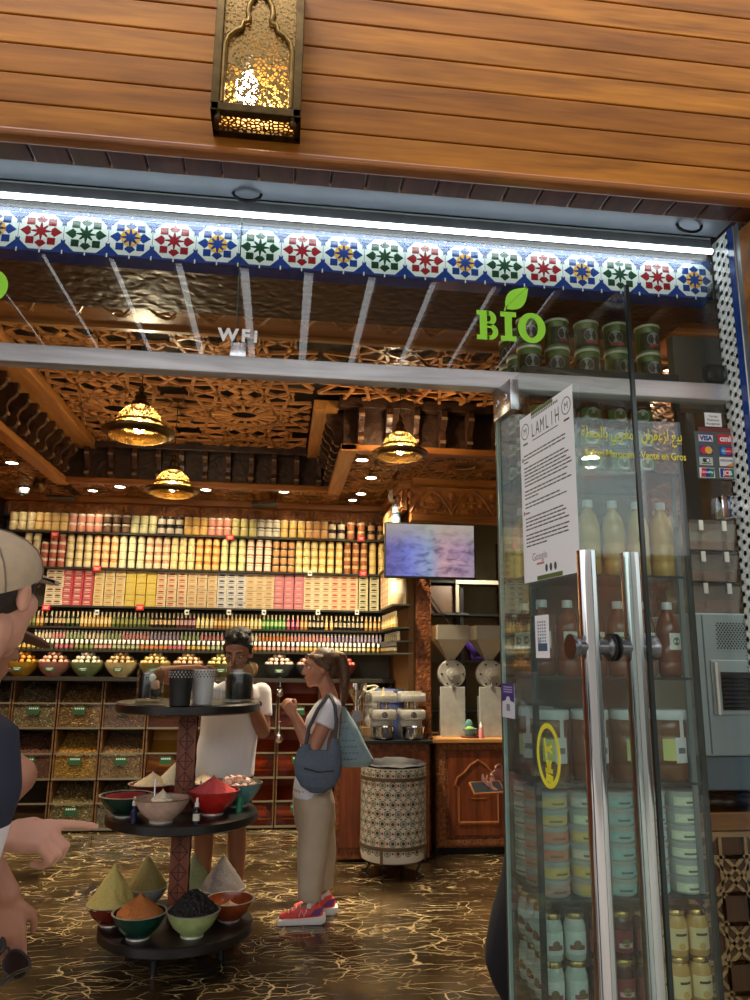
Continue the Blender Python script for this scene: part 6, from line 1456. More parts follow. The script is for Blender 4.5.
for u in (.11, .89):
    ringp(PW*u, PH*.905, .027, .003)
    text_mb('M', .032, LB+DD*(PW*u)+UP*(PH*.905-.011), DD, UP, .0003, 0, 'CENTER', ph_, 0)
    line(PW*u-.016, PH*.905-.042, .032, .006)
ph_.build('heading', [INK, INK], nt, smooth=0); gg = MB(); text_mb('Google', .034, LB+DD*(PW*.32)+UP*(PH*.118), DD, UP, .0003, 0, 'CENTER', gg, 0); gg.build('logo_text', M('print_grey_red', S(150, 110, 118), .6), nt, smooth=0)
line(PW*.26, PH*.095, PW*.14, .006, 2)
for k in range(3):
    pn.prism([(PW*(.44+.08*k)+.008*math.cos(2*PI*q/12), PH*.062+.012*math.sin(2*PI*q/12)) for q in range(12)], LB, DD, UP, .0003)
OLV = M('print_olive', S(86, 104, 44), .6)
MB().prism([(PW*.26, .001), (PW*.72, .001), (PW*.72, .014), (PW*.26, .014)], LB, DD, UP, .0003).build('green_bar', OLV, nt, smooth=0); MB().prism([(PW*.24, PH-.013), (PW*.66, PH-.013), (PW*.66, PH-.001), (PW*.24, PH-.001)], LB, DD, UP, .0003).build('green_bar', OLV, nt, smooth=0)
pn.build('print', [INK, M('print_grey_red', S(150, 110, 118), .6), M('print_red', S(190, 110, 104), .6), M('print_olive', S(86, 104, 44), .6)], nt, smooth=0)
# photo card, purple tag and yellow oval on the same door face
def dposter(name, px0, py0, px1, py1, label, cat):
    a, b = dd(px0, py0), dd(px1, py1); u0, u1 = (a-Hp).dot(DD), (b-Hp).dot(DD); z0, z1 = min(a.z, b.z), max(a.z, b.z)
    o = Hp+DD*u0+DN*OFF+V((0, 0, z0)); t = thing(name, o, label, cat); return t, o, u1-u0, z1-z0
t, o, w, h = dposter('photo_card', 535, 616, 550, 658, 'small white card with a blue-grey picture, on the glass door left of the handle', 'card')
MB().prism([(0, 0), (w, 0), (w, h), (0, h)], o, DD, UP, .0008).build('sheet', PAPER, t, smooth=0)
q = MB(); q.prism([(w*.18, h*.16), (w*.86, h*.16), (w*.86, h*.34), (w*.18, h*.34)], o+DN*.0009, DD, UP, .0003, 1); q.prism([(w*.18, h*.34), (w*.42, h*.34), (w*.42, h*.46), (w*.18, h*.46)], o+DN*.0009, DD, UP, .0003, 0)
for k in range(7):
    for j in range(4): q.prism([(w*(.2+.165*j), h*(.37+.075*k)), (w*(.2+.165*j+.09), h*(.37+.075*k)), (w*(.2+.165*j+.09), h*(.41+.075*k)), (w*(.2+.165*j), h*(.41+.075*k))], o+DN*.0013, DD, UP, .0003, 2)
q.build('picture', [M('pic_light', S(170, 190, 206), .5), M('pic_dark', S(60, 84, 112), .5), M('pic_mid', S(110, 130, 148), .5)], t, smooth=0)
t, o, w, h = dposter('purple_tag', 502, 683, 515, 719, 'purple and white tag sticker low on the glass door beside its hinge edge', 'sticker')
MB().prism([(0, 0), (w, 0), (w, h), (0, h)], o, DD, UP, .0008).build('sheet', M('tag_white', S(206, 208, 216), .5), t, smooth=0)
q = MB(); q.prism([(0, h*.46), (w*.3, h*.5), (w*.4, h*.62), (w*.6, h*.62), (w*.7, h*.5), (w, h*.46), (w, h), (0, h)], o+DN*.0009, DD, UP, .0003, 0)
for k in range(3): q.prism([(w*.15, h*(.74+.07*k)), (w*.85, h*(.74+.07*k)), (w*.85, h*(.77+.07*k)), (w*.15, h*(.77+.07*k))], o+DN*.0013, DD, UP, .0003, 1)
MB().prism([(w*.36, h*.2), (w*.64, h*.2), (w*.64, h*.4), (w*.36, h*.4)], o+DN*.0009, DD, UP, .0003).build('code_patch', M('slate_print', S(120, 124, 140), .5), t, smooth=0)
q.build('print', [M('purple', S(62, 48, 118), .5), M('lilac', S(170, 160, 206), .5)], t, smooth=0)
t, o, w, h = dposter('oval_sticker', 536, 721, 562, 793, 'yellow oval ring sticker with a dish symbol on the glass door', 'sticker')
q = MB()
for k in range(40):
    a, b = 2*PI*k/40, 2*PI*(k+1)/40; E = lambda a, f: (w/2+w/2*f*math.cos(a), h/2+h/2*(1-(1-f)*w/h)*math.sin(a))
    q.prism([E(a, 1), E(b, 1), E(b, .8), E(a, .8)], o, DD, UP, .0008)
q.build('ring', YEL, t, smooth=0)
q = MB(); B = lambda u0, z0, u1, z1, t_=.008: q.bar(o+DD*w*u0+UP*h*z0+DN*.0006, o+DD*w*u1+UP*h*z1+DN*.0006, t_, .0008, DN)
B(.36, .76, .42, .44); B(.42, .62, .66, .55); B(.66, .66, .44, .58); B(.40, .42, .62, .26); B(.62, .42, .40, .26); B(.36, .27, .66, .27, .012); B(.42, .35, .6, .35); B(.5, .43, .5, .27)
B(.38, .17, .66, .14, .022)
q.build('symbol', YEL, t, smooth=0)
# ================================================================== PEOPLE
random.seed(21)
def skinm(key, col): return M('skin_'+key, col, .5, var=.06, scale=12)
def head_caps(mb, c, f, up=V((0, 0, 1)), k=1.0, top=1.0):
    f = V(f).normalized(); s = f.cross(up).normalized(); up = s.cross(f).normalized()
    E = lambda o, rs, rf, ru: mb.ell(c+(s*o[0]+f*o[1]+up*o[2])*k, rs*k, rf*k, ru*k, ax=s, ay=f, az=up, n=20)
    P = lambda a, b, c_: c+(s*a+f*b+up*c_)*k
    E((0, -.012, .03), .074, .094, .088*top); E((0, .022, -.03), .060, .068, .082); E((0, .035, -.075), .045, .05, .035)
    mb.cap(P(0, .062, -.098), .018*k, P(0, .066, -.094), .018*k)
    mb.cap(P(0, .088, .012), .009*k, P(0, .104, -.026), .0125*k); mb.cap(P(-.012, .092, -.03), .008*k, P(.012, .092, -.03), .008*k)
    mb.cap(P(-.035, .074, .026), .013*k, P(.035, .074, .026), .013*k)
    mb.cap(P(-.018, .084, -.056), .008*k, P(.018, .084, -.056), .008*k); mb.cap(P(-.014, .082, -.067), .008*k, P(.014, .082, -.067), .008*k)
    for sg in (-1, 1):
        E((sg*.042, .05, -.022), .022, .02, .026); mb.ell(P(sg*.076, -.012, -.008), .010*k, .019*k, .031*k, ax=s, ay=f, az=up, n=12)
        mb.ell(P(sg*.079, -.016, .006), .009*k, .017*k, .016*k, ax=s, ay=f, az=up, n=10)
    return s, f, up, P
def face_parts(t, c, f, k=1.0, brow=None, lip=None, eyes=True):
    s, f, up, P = head_caps(MB(), c, f, k=k)
    for sg in (-1, 1):
        if eyes:
            e = MB().ell(P(sg*.031, .0735, .008), .0105*k, n=14); e.build('eye', M('eye_white', S(226, 220, 212), .3), t, smooth=60)
            MB().ell(P(sg*.031, .0790, .006), .0068*k, n=10).build('iris', M('iris_dark', S(40, 28, 20), .2), t, smooth=60)
            MB().tube([P(sg*.018, .087, .016), P(sg*.031, .0895, .019), P(sg*.044, .083, .015)], .0035*k, 6).build('eyelid', M('lid_'+t.name.split('.')[0]+str(round(c.x, 2)), S(120, 78, 60), .5), t, smooth=60)
        MB().tube([P(sg*.014, .090, .032), P(sg*.03, .0915, .038), P(sg*.05, .079, .032)], [.004*k, .005*k, .003*k], 6).build('eyebrow', brow, t, smooth=60)
    MB().tube([P(-.022, .087, -.060), P(-.008, .0935, -.0575), P(0, .0925, -.059), P(.008, .0935, -.0575), P(.022, .087, -.060)], [.003*k, .0055*k, .005*k, .0055*k, .003*k], 6).build('lips', lip, t, smooth=60)
def hand_caps(mb, w, d, n, th, curl=(.5, .6, .5), k=1.0, spread=.05, thumb=.5, point=None):
    """w wrist, d direction of the fingers, n where the palm faces, th side of the thumb"""
    d = V(d).normalized(); n = V(n); n = (n-d*n.dot(d)).normalized(); s = d.cross(n); s = s if s.dot(V(th)) > 0 else -s
    offs = (.028, .010, -.009, -.027); L = ((.040, .026, .020), (.045, .029, .021), (.041, .027, .021), (.032, .021, .018))
    for i, o in enumerate(offs):
        kn = w+(d*(.088-.004*abs(i-1))+s*o)*k; mb.cap(w+(d*.012+s*o*.55)*k, .013*k, kn, .0115*k)
        ang = 0; p = kn; dd = (d+s*(spread*(1.2-i))).normalized(); r = .0098*k
        for j in range(3):
            ang += curl[j]*((1+.12*i) if point != i else .15); q = dd*math.cos(ang)+n*math.sin(ang); p2 = p+q*L[i][j]*k; mb.cap(p, r, p2, r*.9, 10); p = p2; r *= .9
    b = w+(d*.03+s*.026)*k; t1 = b+(s*.6+d*.6+n*.35).normalized()*.036*k; t2 = t1+(d*.85+s*.15+n*thumb).normalized()*.030*k; t3 = t2+(d*.8-s*.1+n*(thumb+.2)).normalized()*.024*k
    mb.cap(w+(d*.02+s*.012)*k, .015*k, b, .014*k); mb.cap(b, .0135*k, t1, .0115*k); mb.cap(t1, .011*k, t2, .010*k); mb.cap(t2, .010*k, t3, .0085*k)
    mb.ell(w+d*.05*k, .038*k, .045*k, .014*k, ax=s, ay=d, az=n)
def limb(mb, *pr_):
    for (a, ra), (b, rb) in zip(pr_, pr_[1:]): mb.cap(a, ra, b, rb, 14)
def lerp(a, b, t): return V(a)+(V(b)-V(a))*t

# ---------------- assistant behind the stand
def Pm(px, py, dy=0): return at(px, py, Y=2.47+dy)
sk = skinm('brown', S(150, 98, 70)); HB = M('hair_black', S(26, 20, 18), .6, var=.4, scale=90, bump=.8)
hd = Pm(238, 653, -.12); nk = Pm(236, 683, -.03); shR, shL = Pm(210, 692, .0), Pm(261, 693, .0)
elR, wrR = Pm(160, 674, -.06), Pm(199, 669, -.17); elL, wrL = Pm(263, 731, -.04), Pm(250, 700, -.2)
pel = Pm(223, 768); hiR, hiL = Pm(210, 774), Pm(237, 774); knR, knL = Pm(204, 826, -.05), Pm(237, 826, -.03); anR, anL = Pm(203, 874, .0), Pm(237, 873, .02)
for v in (anR, anL): v.z = .085
t = thing('person', (pel.x, pel.y, 0), 'young person with short dark hair in white t-shirt, reaching over the stand from behind', 'person')
mb = MB(); hf = V((-.18, -.9, -.34)); head_caps(mb, hd, hf, k=1.06)
limb(mb, (hd-V((0, -.03, .06)), .052), (nk, .058))
mb.loft([(pel-V((0, 0, .06)), .15, .10), (pel+V((0, 0, .1)), .14, .095), (lerp(pel, nk, .6), .16, .10), (lerp(pel, nk, .85), .165, .09), (nk, .06, .055)], V((1, 0, 0)), V((0, 1, 0)))
limb(mb, (shR, .058), (elR, .043), (lerp(elR, wrR, .35), .042), (wrR, .028)); limb(mb, (shL, .058), (elL, .045), (lerp(elL, wrL, .3), .044), (wrL, .028))
for h_, kn, an in ((hiR, knR, anR), (hiL, knL, anL)):
    limb(mb, (h_, .085), (kn, .056), (lerp(kn, an, .3)+V((0, .015, 0)), .058), (an, .037)); limb(mb, (an, .036), (an+V((0, -.09, -.05)), .035), (an+V((0, -.15, -.06)), .027))
hand_caps(mb, wrR, (.75, -.15, .1), (0, -.25, -1), (0, -1, .2), (.75, .7, .5), .95); hand_caps(mb, wrL, (-.15, -.3, 1), (-.6, -.8, 0), (-1, .2, .2), (.5, .5, .4), .95)
remesh(mb, 'body', sk, t, .0075, 3)
face_parts(t, hd, hf, 1.06, HB, M('lips_brown', S(128, 72, 60), .45))
s, f_, u_, P = head_caps(MB(), hd, hf, k=1.06)
mb = MB().ell(P(0, -.022, .055), .084, .098, .088, ax=s, ay=f_, az=u_, n=20)
for i in range(60):
    a = random.uniform(0, 2*PI); r = random.uniform(.25, 1); mb.ell(P(.075*r*math.cos(a), -.02+.085*r*math.sin(a), .075+.055*math.sqrt(max(0, 1-r*r*.8))), .02, n=8)
for sg in (-1, 1): mb.cap(P(sg*.074, .0, .04), .018, P(sg*.076, .01, .0), .008)
mb.ell(P(0, -.07, 0), .07, .035, .06, ax=s, ay=f_, az=u_)
remesh(mb, 'hair', HB, t, .007, 1)
def tshirt(t, secs, arms, mat, side, fwd, vox=.0085, it=3, neck=None):
    mb = MB().loft(secs, side, fwd, 28)
    for a in arms:
        for (p, r), (q, r2) in zip(a, a[1:]): mb.cyl(p, q, r, r2, 18); mb.ell(p, r, n=14)
    return remesh(mb, 't_shirt', mat, t, vox, it)
TSH = M('white_cotton', S(232, 230, 230), .8, var=.03, scale=5, bump=.25)
X, Y_ = V((1, 0, 0)), V((0, 1, 0))
tshirt(t, [(Pm(222, 776), .195, .135), (Pm(224, 760), .19, .13), (Pm(229, 735), .178, .122), (Pm(233, 712), .192, .125), (Pm(235, 697, -.01), .195, .115), (Pm(235.5, 688, -.02), .15, .095), (Pm(236, 681, -.03), .075, .072)],
       [[(shR, .066), (lerp(shR, elR, .5), .066)], [(shL, .066), (lerp(shL, elL, .62), .064)]], TSH, X, Y_)
SHO = M('black_denim', S(32, 33, 38), .8, var=.2, scale=40)
mb = MB().loft([(pel+V((0, 0, .03)), .165, .115), (pel-V((0, 0, .06)), .178, .122), (pel-V((0, 0, .12)), .16, .12)], X, Y_, 24)
for h_, kn in ((hiR, knR), (hiL, knL)): mb.cyl(h_, lerp(h_, kn, .8), .098, .09, 18); mb.ell(h_, .1, n=14)
remesh(mb, 'shorts', SHO, t, .009, 2)
for an in (anR, anL):
    mb = MB(); limb(mb, (an+V((0, .03, -.035)), .048), (an+V((0, -.08, -.045)), .046), (an+V((0, -.16, -.052)), .034)); mb.cyl(an+V((0, 0, -.04)), an+V((0, 0, .03)), .05, .046)
    remesh(mb, 'shoe', M('dark_shoe', S(40, 40, 42), .6), t, .008, 2)
mb = MB(); q = Pm(257, 706, -.112); mb.prism([(0, 0), (.03, 0), (.03, .022), (.015, .03), (0, .022)], q, X, UP, .002); mb.build('chest_emblem', M('emblem_dark', S(80, 40, 60), .6), t, smooth=0)
lidc = Pm(251, 671, -.3)
tag(MB().lathe(lidc, [(0, 0), (.05, 0), (.052, .006), (.05, .014), (0, .014)], 28, axis=(-.5, -.75, .45)).build('wooden_disc', wood('lid_wood', S(140, 96, 56), S(186, 140, 92), 'x', 2, .5), smooth=50), 'round wooden jar lid held up beside the jar of black crystals', 'lid')

# ---------------- customer in profile
def Pw(px, py, dy=0): return at(px, py, Y=2.35+dy)
sk = skinm('tan', S(178, 122, 96)); HBR = M('hair_brown', S(92, 66, 46), .55, var=.35, scale=60, bump=.6)
hd = Pw(319.5, 668, 0); nk = Pw(330, 697, 0); hf = V((-1, -.12, -.06))
shL = Pw(331, 708, -.15); shR = Pw(329, 706, .16); elL = Pw(312, 752, -.19); wrL = Pw(294, 716, -.16); elR = Pw(312, 748, .1); wrR = Pw(292, 711, -.02)
pel = Pw(315, 800); hpL, hpR = Pw(316, 806, -.08), Pw(316, 806, .08); knL, knR = Pw(312, 856, -.08), Pw(322, 852, .08); anL, anR = Pw(309, 907, -.06), Pw(322, 893, .10)
anL.z = .09; anR.z = .09
t = thing('person', (pel.x, pel.y, 0), 'person in profile with ponytail, white t-shirt, beige trousers and coral sneakers, hands clasped', 'person')
mb = MB(); head_caps(mb, hd, hf, k=1.0); limb(mb, (hd+V((.03, 0, -.07)), .046), (nk, .05))
mb.loft([(pel-V((0, 0, .06)), .11, .15), (pel+V((0, 0, .12)), .095, .13), (lerp(pel, nk, .62), .105, .14), (lerp(pel, nk, .86), .09, .15), (nk, .05, .055)], X, Y_)
for sh_, el, wr in ((shL, elL, wrL), (shR, elR, wrR)): limb(mb, (sh_, .052), (el, .040), (lerp(el, wr, .3), .041), (wr, .025))
hand_caps(mb, wrL, (-.5, .25, .75), (.2, 1, -.1), (-.3, 0, 1), (.8, .8, .6), .92); hand_caps(mb, wrR, (-.55, -.35, .7), (-.1, -1, -.2), (0, 0, 1), (.9, .9, .6), .9)
for h_, kn, an in ((hpL, knL, anL), (hpR, knR, anR)):
    limb(mb, (h_, .085), (kn, .055), (lerp(kn, an, .3)+V((.012, 0, 0)), .05), (an, .034)); limb(mb, (an, .034), (an+V((-.13, 0, -.06)), .03))
remesh(mb, 'body', sk, t, .007, 3)
face_parts(t, hd, hf, 1.0, HBR, M('lips_rose', S(160, 92, 84), .45))
s, f_, u_, P = head_caps(MB(), hd, hf)
mb = MB().ell(P(0, -.03, .042), .083, .095, .085, ax=s, ay=f_, az=u_, n=20)
for sg in (-1, 1): mb.cap(P(sg*.068, .03, .055), .022, P(sg*.074, -.035, .0), .024); mb.cap(P(sg*.05, .06, .075), .016, P(sg*.07, .0, .06), .02)
mb.ell(P(0, -.075, -.005), .062, .045, .06, ax=s, ay=f_, az=u_)
pt = [P(0, -.105, .075), P(0, -.14, .06), P(0, -.158, .0), P(0, -.158, -.09), P(0, -.15, -.18), P(0, -.14, -.25)]
mb.chain(pt, [.026, .034, .036, .034, .026, .008])
remesh(mb, 'hair', HBR, t, .0065, 2)
MB().lathe(P(0, -.113, .07), [(.03, -.008), (.034, 0), (.03, .008)], 20, axis=(pt[1]-pt[0])).build('hair_tie', M('hair_tie', S(196, 150, 80), .6), t, smooth=50)
MB().ell(P(.085, -.012, -.032), .005, n=8).build('earring', CHROME, t, smooth=60)
tshirt(t, [(Pw(312, 796), .118, .165), (Pw(313, 782), .116, .16), (Pw(316, 760), .105, .145), (Pw(319, 737), .112, .15), (Pw(324, 717), .108, .165), (Pw(328, 705), .085, .14), (Pw(330, 699), .06, .075)],
       [[(shL, .066), (lerp(shL, elL, .42), .068)], [(shR, .065), (lerp(shR, elR, .42), .067)]], M('white_jersey', S(226, 228, 240), .8, var=.03, scale=5, bump=.25), X, Y_)
BEI = M('beige_linen', S(190, 172, 148), .85, var=.08, scale=9, bump=.3)
mb = MB().loft([(Pw(312, 786), .115, .16), (Pw(314, 800), .125, .17), (Pw(315, 820), .125, .165), (Pw(315, 830), .11, .15)], X, Y_, 24)
for h_, kn, an, e in ((hpL, knL, anL, .86), (hpR, knR, anR, .78)):
    mb.cyl(h_, kn, .105, .088, 18); mb.ell(kn, .088, n=14); mb.cyl(kn, lerp(kn, an, e), .088, .068, 18); mb.ell(h_, .105, n=14)
remesh(mb, 'trousers', BEI, t, .009, 2)
MB().tube([Pw(296, 784, -.05), Pw(293, 800, -.06), Pw(294, 815, -.06)], .005, 6).build('drawstring', BEI, t, smooth=60)
CORAL = M('coral_mesh', S(232, 82, 76), .6, var=.12, scale=60); SOLE = M('white_sole', S(232, 226, 222), .6); PUR = M('purple_panel', S(120, 60, 120), .6)
for an in (anL, anR):
    sh_ = MB(); limb(sh_, (an+V((.045, 0, -.03)), .040), (an+V((-.04, 0, -.03)), .042), (an+V((-.10, 0, -.046)), .036), (an+V((-.145, 0, -.053)), .027)); sh_.cyl(an+V((.02, 0, -.03)), an+V((.02, 0, .018)), .045, .040)
    up_ = remesh(sh_, 'sneaker', CORAL, t, .006, 2)
    so = MB().prism([(-.185, .0), (-.175, .028), (-.13, .035), (-.06, .036), (.05, .042), (.098, .045), (.095, .012), (.07, .0)], V((an.x, an.y-.045, .001)), V((1, 0, 0)), UP, -.09); so.build('sole', SOLE, up_, bevel=.008)
    MB().prism([(.0, .05), (.06, .055), (.085, .10), (.03, .085)], V((an.x, an.y-.046, .0)), V((1, 0, 0)), UP, .002).build('heel_panel', PUR, up_, smooth=0)
    nb_ = MB(); nb_.tube([V((an.x-.06, an.y-.044, .05)), V((an.x-.045, an.y-.045, .085)), V((an.x-.03, an.y-.046, .05)), V((an.x-.015, an.y-.045, .085))], .003, 6); nb_.build('side_mark', SOLE, up_, smooth=0)
    for k in range(4): MB().tube([an+V((-.05-.022*k, -.022, .004-.010*k)), an+V((-.052-.022*k, 0, .014-.010*k)), an+V((-.05-.022*k, .022, .004-.010*k))], .004, 6).build('lace', SOLE, up_, smooth=60)
    MB().cyl(an+V((.008, 0, .0)), an+V((.004, 0, .05)), .04, .037, 16).build('sock', WHITE, t, smooth=50)
# cross-body bag and tote
GB = M('grey_blue_canvas', S(88, 100, 116), .85, var=.08, scale=60, bump=.3)
bg_ = thing('crossbody_bag', Pw(316, 790, -.2), 'grey-blue slouchy cross-body bag hanging at the hip of the person in profile', 'bag')
y0 = 2.35-.235; Q = lambda px, py, dy=0: at(px, py, Y=y0+dy)
mb = MB(); cl = [(297, 752), (299, 772), (304, 784), (318, 790), (332, 783), (338, 766), (338, 748)]
mb.loft([(Q(318, 793), .04, .02), (Q(318, 786), .10, .045), (Q(318, 775), .135, .055), (Q(318, 764), .14, .05), (Q(318.5, 757), .138, .03), (Q(320, 750), .125, .016)], X, Y_, 28)
mb.loft([(Q(303, 765), .03, .03), (Q(304, 752), .045, .02), (Q(306, 744), .025, .012)], X, Y_, 16); mb.loft([(Q(333, 760), .035, .03), (Q(334, 748), .035, .02), (Q(335, 738), .022, .012)], X, Y_, 16)
remesh(mb, 'pouch', GB, bg_, .007, 2)
MB().tube([Q(304, 768, -.05), Q(318, 772, -.058), Q(334, 771, -.045)], .005, 6).build('zip_pocket', M('dark_zip', S(44, 48, 56), .6), bg_, smooth=60)
MB().tube([Q(306, 744), Q(309, 728, .03), Q(318, 709, .02), Q(326, 698, .06), Q(333, 698, .17)], .011, 8).build('strap', M('dark_strap', S(74, 78, 86), .8), bg_, smooth=60)
MB().tube([Q(335, 738), Q(336.5, 722, .01), Q(335, 706, .02), Q(331, 697, .06), Q(327, 696, .16)], .011, 8).build('strap', M('dark_strap', S(74, 78, 86), .8), bg_, smooth=60)
to = thing('tote_bag', Pw(350, 768, -.02), 'light blue patterned tote bag with beige straps hung behind the person in profile', 'bag')
TOTE = M('pale_blue_print', S(150, 178, 188), .85, var=.1, scale=20)
mb = MB(); T_ = lambda px, py, dy=0: at(px, py, Y=2.33+dy)
mb.loft([(T_(354, 767), .09, .03), (T_(353, 760), .13, .06), (T_(349, 745), .105, .075), (T_(346, 728), .075, .06), (T_(343, 715), .045, .035), (T_(341, 706), .02, .015)], X, Y_, 24)
remesh(mb, 'bag_body', TOTE, to, .008, 2)
pr2 = MB()
for i in range(7):
    for j in range(5):
        px, py = 341+3.6*j+(1.8 if i % 2 else 0), 722+6.2*i
        if px > 343+(py-712)*.42: continue
        p = T_(px, py, -.074-(.0 if i > 2 else -.015)); pr2.obox(p, V((.007, 0, .003)), V((0, .002, 0)), V((0, 0, .0025)))
pr2.build('dash_print', M('dash_blue', S(88, 116, 150), .8), to, smooth=0)
for dy in (-.05, .02): MB().tube([T_(339, 766, dy-.03), T_(337, 742, dy-.09), T_(338, 716, dy-.10), T_(336, 700, dy-.09), T_(330, 694, dy-.03)], .012, 8).build('strap', M('beige_strap', S(186, 172, 156), .8), to, smooth=60)

# ---------------- near person in a cap, pointing
sk = skinm('fair', S(206, 150, 124)); Yc = -1.18
hf = V((.25, .96, .03)).normalized(); sd = hf.cross(UP).normalized()
ear = at(25, 596, Y=Yc-.05); hd = ear-sd*.072+hf*.011+V((0, 0, .007)); nk = hd+V((-.06, -.05, -.165))
pel = V((nk.x-.06, nk.y-.08, .93)); shR = nk+sd*.125+V((-.05, -.02, -.07)); shL = nk-sd*.18+V((-.03, 0, -.06))
wrR = at(-4, 838, Y=-1.0); elR = at(-115, 830, Y=-1.1); elL = shL+V((-.02, .03, -.29)); wrL = elL+V((.05, .08, -.24))
t = thing('person', (pel.x, pel.y, 0), 'person in beige cap and striped navy-red top, pointing with outstretched arm, at the west edge', 'person')
mb = MB(); head_caps(mb, hd, hf, k=.92, top=.74); limb(mb, (hd-hf*.02-V((0, 0, .06)), .056), (nk, .064))
mb.loft([(pel-V((0, 0, .08)), .15, .10), (pel+V((0, 0, .1)), .14, .1), (lerp(pel, nk, .6), .155, .105), (lerp(pel, nk, .87), .16, .09), (nk, .065, .06)], sd, hf)
limb(mb, (shR, .055), (elR, .046), (lerp(elR, wrR, .3), .048), (wrR, .031)); limb(mb, (shL, .055), (elL, .043), (lerp(elL, wrL, .3), .042), (wrL, .028))
hand_caps(mb, wrR, (1, .12, .0), (.1, .55, -.85), (.2, .5, .8), (.75, .95, .7), .97, .09, .5, 0); hand_caps(mb, wrL, (.1, .2, -1), (.8, 0, 0), (.3, 1, 0), (.3, .3, .3))
for sg in (-1, 1):
    h_ = pel+sd*.09*sg; kn = V((h_.x+.02, h_.y+.02, .5)); an = V((h_.x, h_.y, .085)); limb(mb, (h_, .085), (kn, .058), (lerp(kn, an, .3), .056), (an, .037)); limb(mb, (an, .037), (an+hf*.16-V((0, 0, .055)), .03))
remesh(mb, 'body', sk, t, .0048, 2); face_parts(t, hd, hf, .92, HB, M('lips_pale', S(180, 112, 100), .45))
s, f_, u_, P = head_caps(MB(), hd, hf, k=.92)
mb = MB().ell(P(0, -.02, 0.018), .073, .088, .070, ax=s, ay=f_, az=u_, n=20); mb.ell(P(0, -.07, -.03), .062, .04, .055, ax=s, ay=f_, az=u_)
for sg in (-1, 1): mb.cap(P(sg*.072, .015, .03), .010, P(sg*.072, .018, -.0), .005)
remesh(mb, 'hair', M('hair_dark_brown', S(44, 34, 28), .6, var=.3, scale=90), t, .006, 1)
CAPM = M('beige_cap_cloth', S(176, 154, 126), .85, var=.06, scale=50, bump=.15); CAPS = M('cap_seam', S(112, 98, 80), .8)
mb = MB(); rows = []
prof2 = [(1.0, 0), (1.02, .02), (1.0, .042), (.92, .064), (.74, .082), (.45, .093), (.0, .098)]
tilt = .22
def cp_(a, r, h): return P(.087*r*math.cos(a), -.012+.104*r*math.sin(a)-h*.12, .042+h*.74-.062*r*(.5-.5*math.sin(a)))
n = 32
for (r, h) in prof2[:-1]:
    row = []
    for k in range(n): mb.v.append(cp_(2*PI*k/n, r, h)); row.append(len(mb.v)-1)
    rows.append(row)
mb.v.append(cp_(0, 0, .098)); ti = len(mb.v)-1
for A, B in zip(rows, rows[1:]):
    for k in range(n): j = (k+1) % n; mb.f.append([A[k], A[j], B[j], B[k]]); mb.m.append(0)
for k in range(n): mb.f.append([rows[-1][k], rows[-1][(k+1) % n], ti]); mb.m.append(0)
cap_ = mb.build('cap', CAPM, t, smooth=60)
br = MB(); top = []; N2 = 16
for k in range(N2+1):
    a = PI*(.16+.68*k/N2); e = cp_(a, 1.0, .004); o = P(.085*math.cos(a)*1.0, -.012+.097+.065*math.sin(PI*k/N2)**.6, .044-.010*math.sin(PI*k/N2)-.02*abs(math.cos(a)))
    top.append((e, o))
for dz in (0, -.006): br.v += [x for e, o in top for x in (e+V((0, 0, dz)), o+V((0, 0, dz)))]
m2 = 2*(N2+1)
for k in range(N2):
    b = 2*k; br.f += [[b, b+1, b+3, b+2], [m2+b+2, m2+b+3, m2+b+1, m2+b], [b+1, m2+b+1, m2+b+3, b+3]]; br.m += [0, 0, 0]
br.build('brim', CAPM, cap_, smooth=50, fix=True)
for a in (0, PI/3, 2*PI/3, PI, 4*PI/3, 5*PI/3): MB().tube([cp_(a+PI/6, r*1.004, h+.001) for r, h in prof2], .0016, 5).build('seam', CAPS, cap_, smooth=60)
MB().ell(cp_(0, 0, .101), .008, n=10).build('button', CAPM, cap_, smooth=60)
secs = [(pel-V((0, 0, .10)), .19, .125), (pel+V((0, 0, .05)), .18, .122), (lerp(pel, nk, .5), .18, .125), (lerp(pel, nk, .75), .19, .12), (lerp(pel, nk, .92), .16, .1), (nk-V((0, 0, .005)), .08, .075)]
mb = MB().loft(secs, sd, hf, 28)
for a, b, c_ in ((shR, elR, .8), (shL, elL, .8)): mb.cyl(a, lerp(a, b, c_), .07, .066, 18); mb.ell(a, .07, n=14)
STR, tn, pb = new_mat('striped_knit')
pos = tn.add('ShaderNodeVectorMath', _operation='SUBTRACT'); tn.link(tn.coord(), pos.inputs[0]); pos.inputs[1].default_value = nk-ORG[t.name]
dt = tn.add('ShaderNodeVectorMath', _operation='DOT_PRODUCT'); tn.link(pos.outputs[0], dt.inputs[0]); dt.inputs[1].default_value = sd
sep = tn.add('ShaderNodeSeparateXYZ', Vector=pos.outputs[0])
wv_ = tn.math('ADD', dt.outputs['Value'], tn.math('MULTIPLY', tn.math('SINE', tn.math('MULTIPLY', sep.outputs['Z'], 30)), .012))
gate = tn.math('LESS_THAN', sep.outputs['Z'], -.17)
cr_ = tn.ramp(tn.math('MULTIPLY', tn.math('MULTIPLY', wv_, 4), gate), [(0, S(28, 30, 48)), (.24, S(104, 24, 38)), (.54, S(216, 206, 200)), (.74, S(28, 30, 48))], 'CONSTANT')
tn.link(cr_, pb.inputs['Base Color']); pb.inputs['Roughness'].default_value = .85
o = remesh(mb, 'striped_top', STR, t, .009, 3)
JN = M('blue_jeans', S(56, 70, 96), .85, var=.15, scale=60)
mb = MB().loft([(pel+V((0, 0, .02)), .165, .115), (pel-V((0, 0, .08)), .175, .125), (pel-V((0, 0, .14)), .16, .12)], sd, hf, 24)
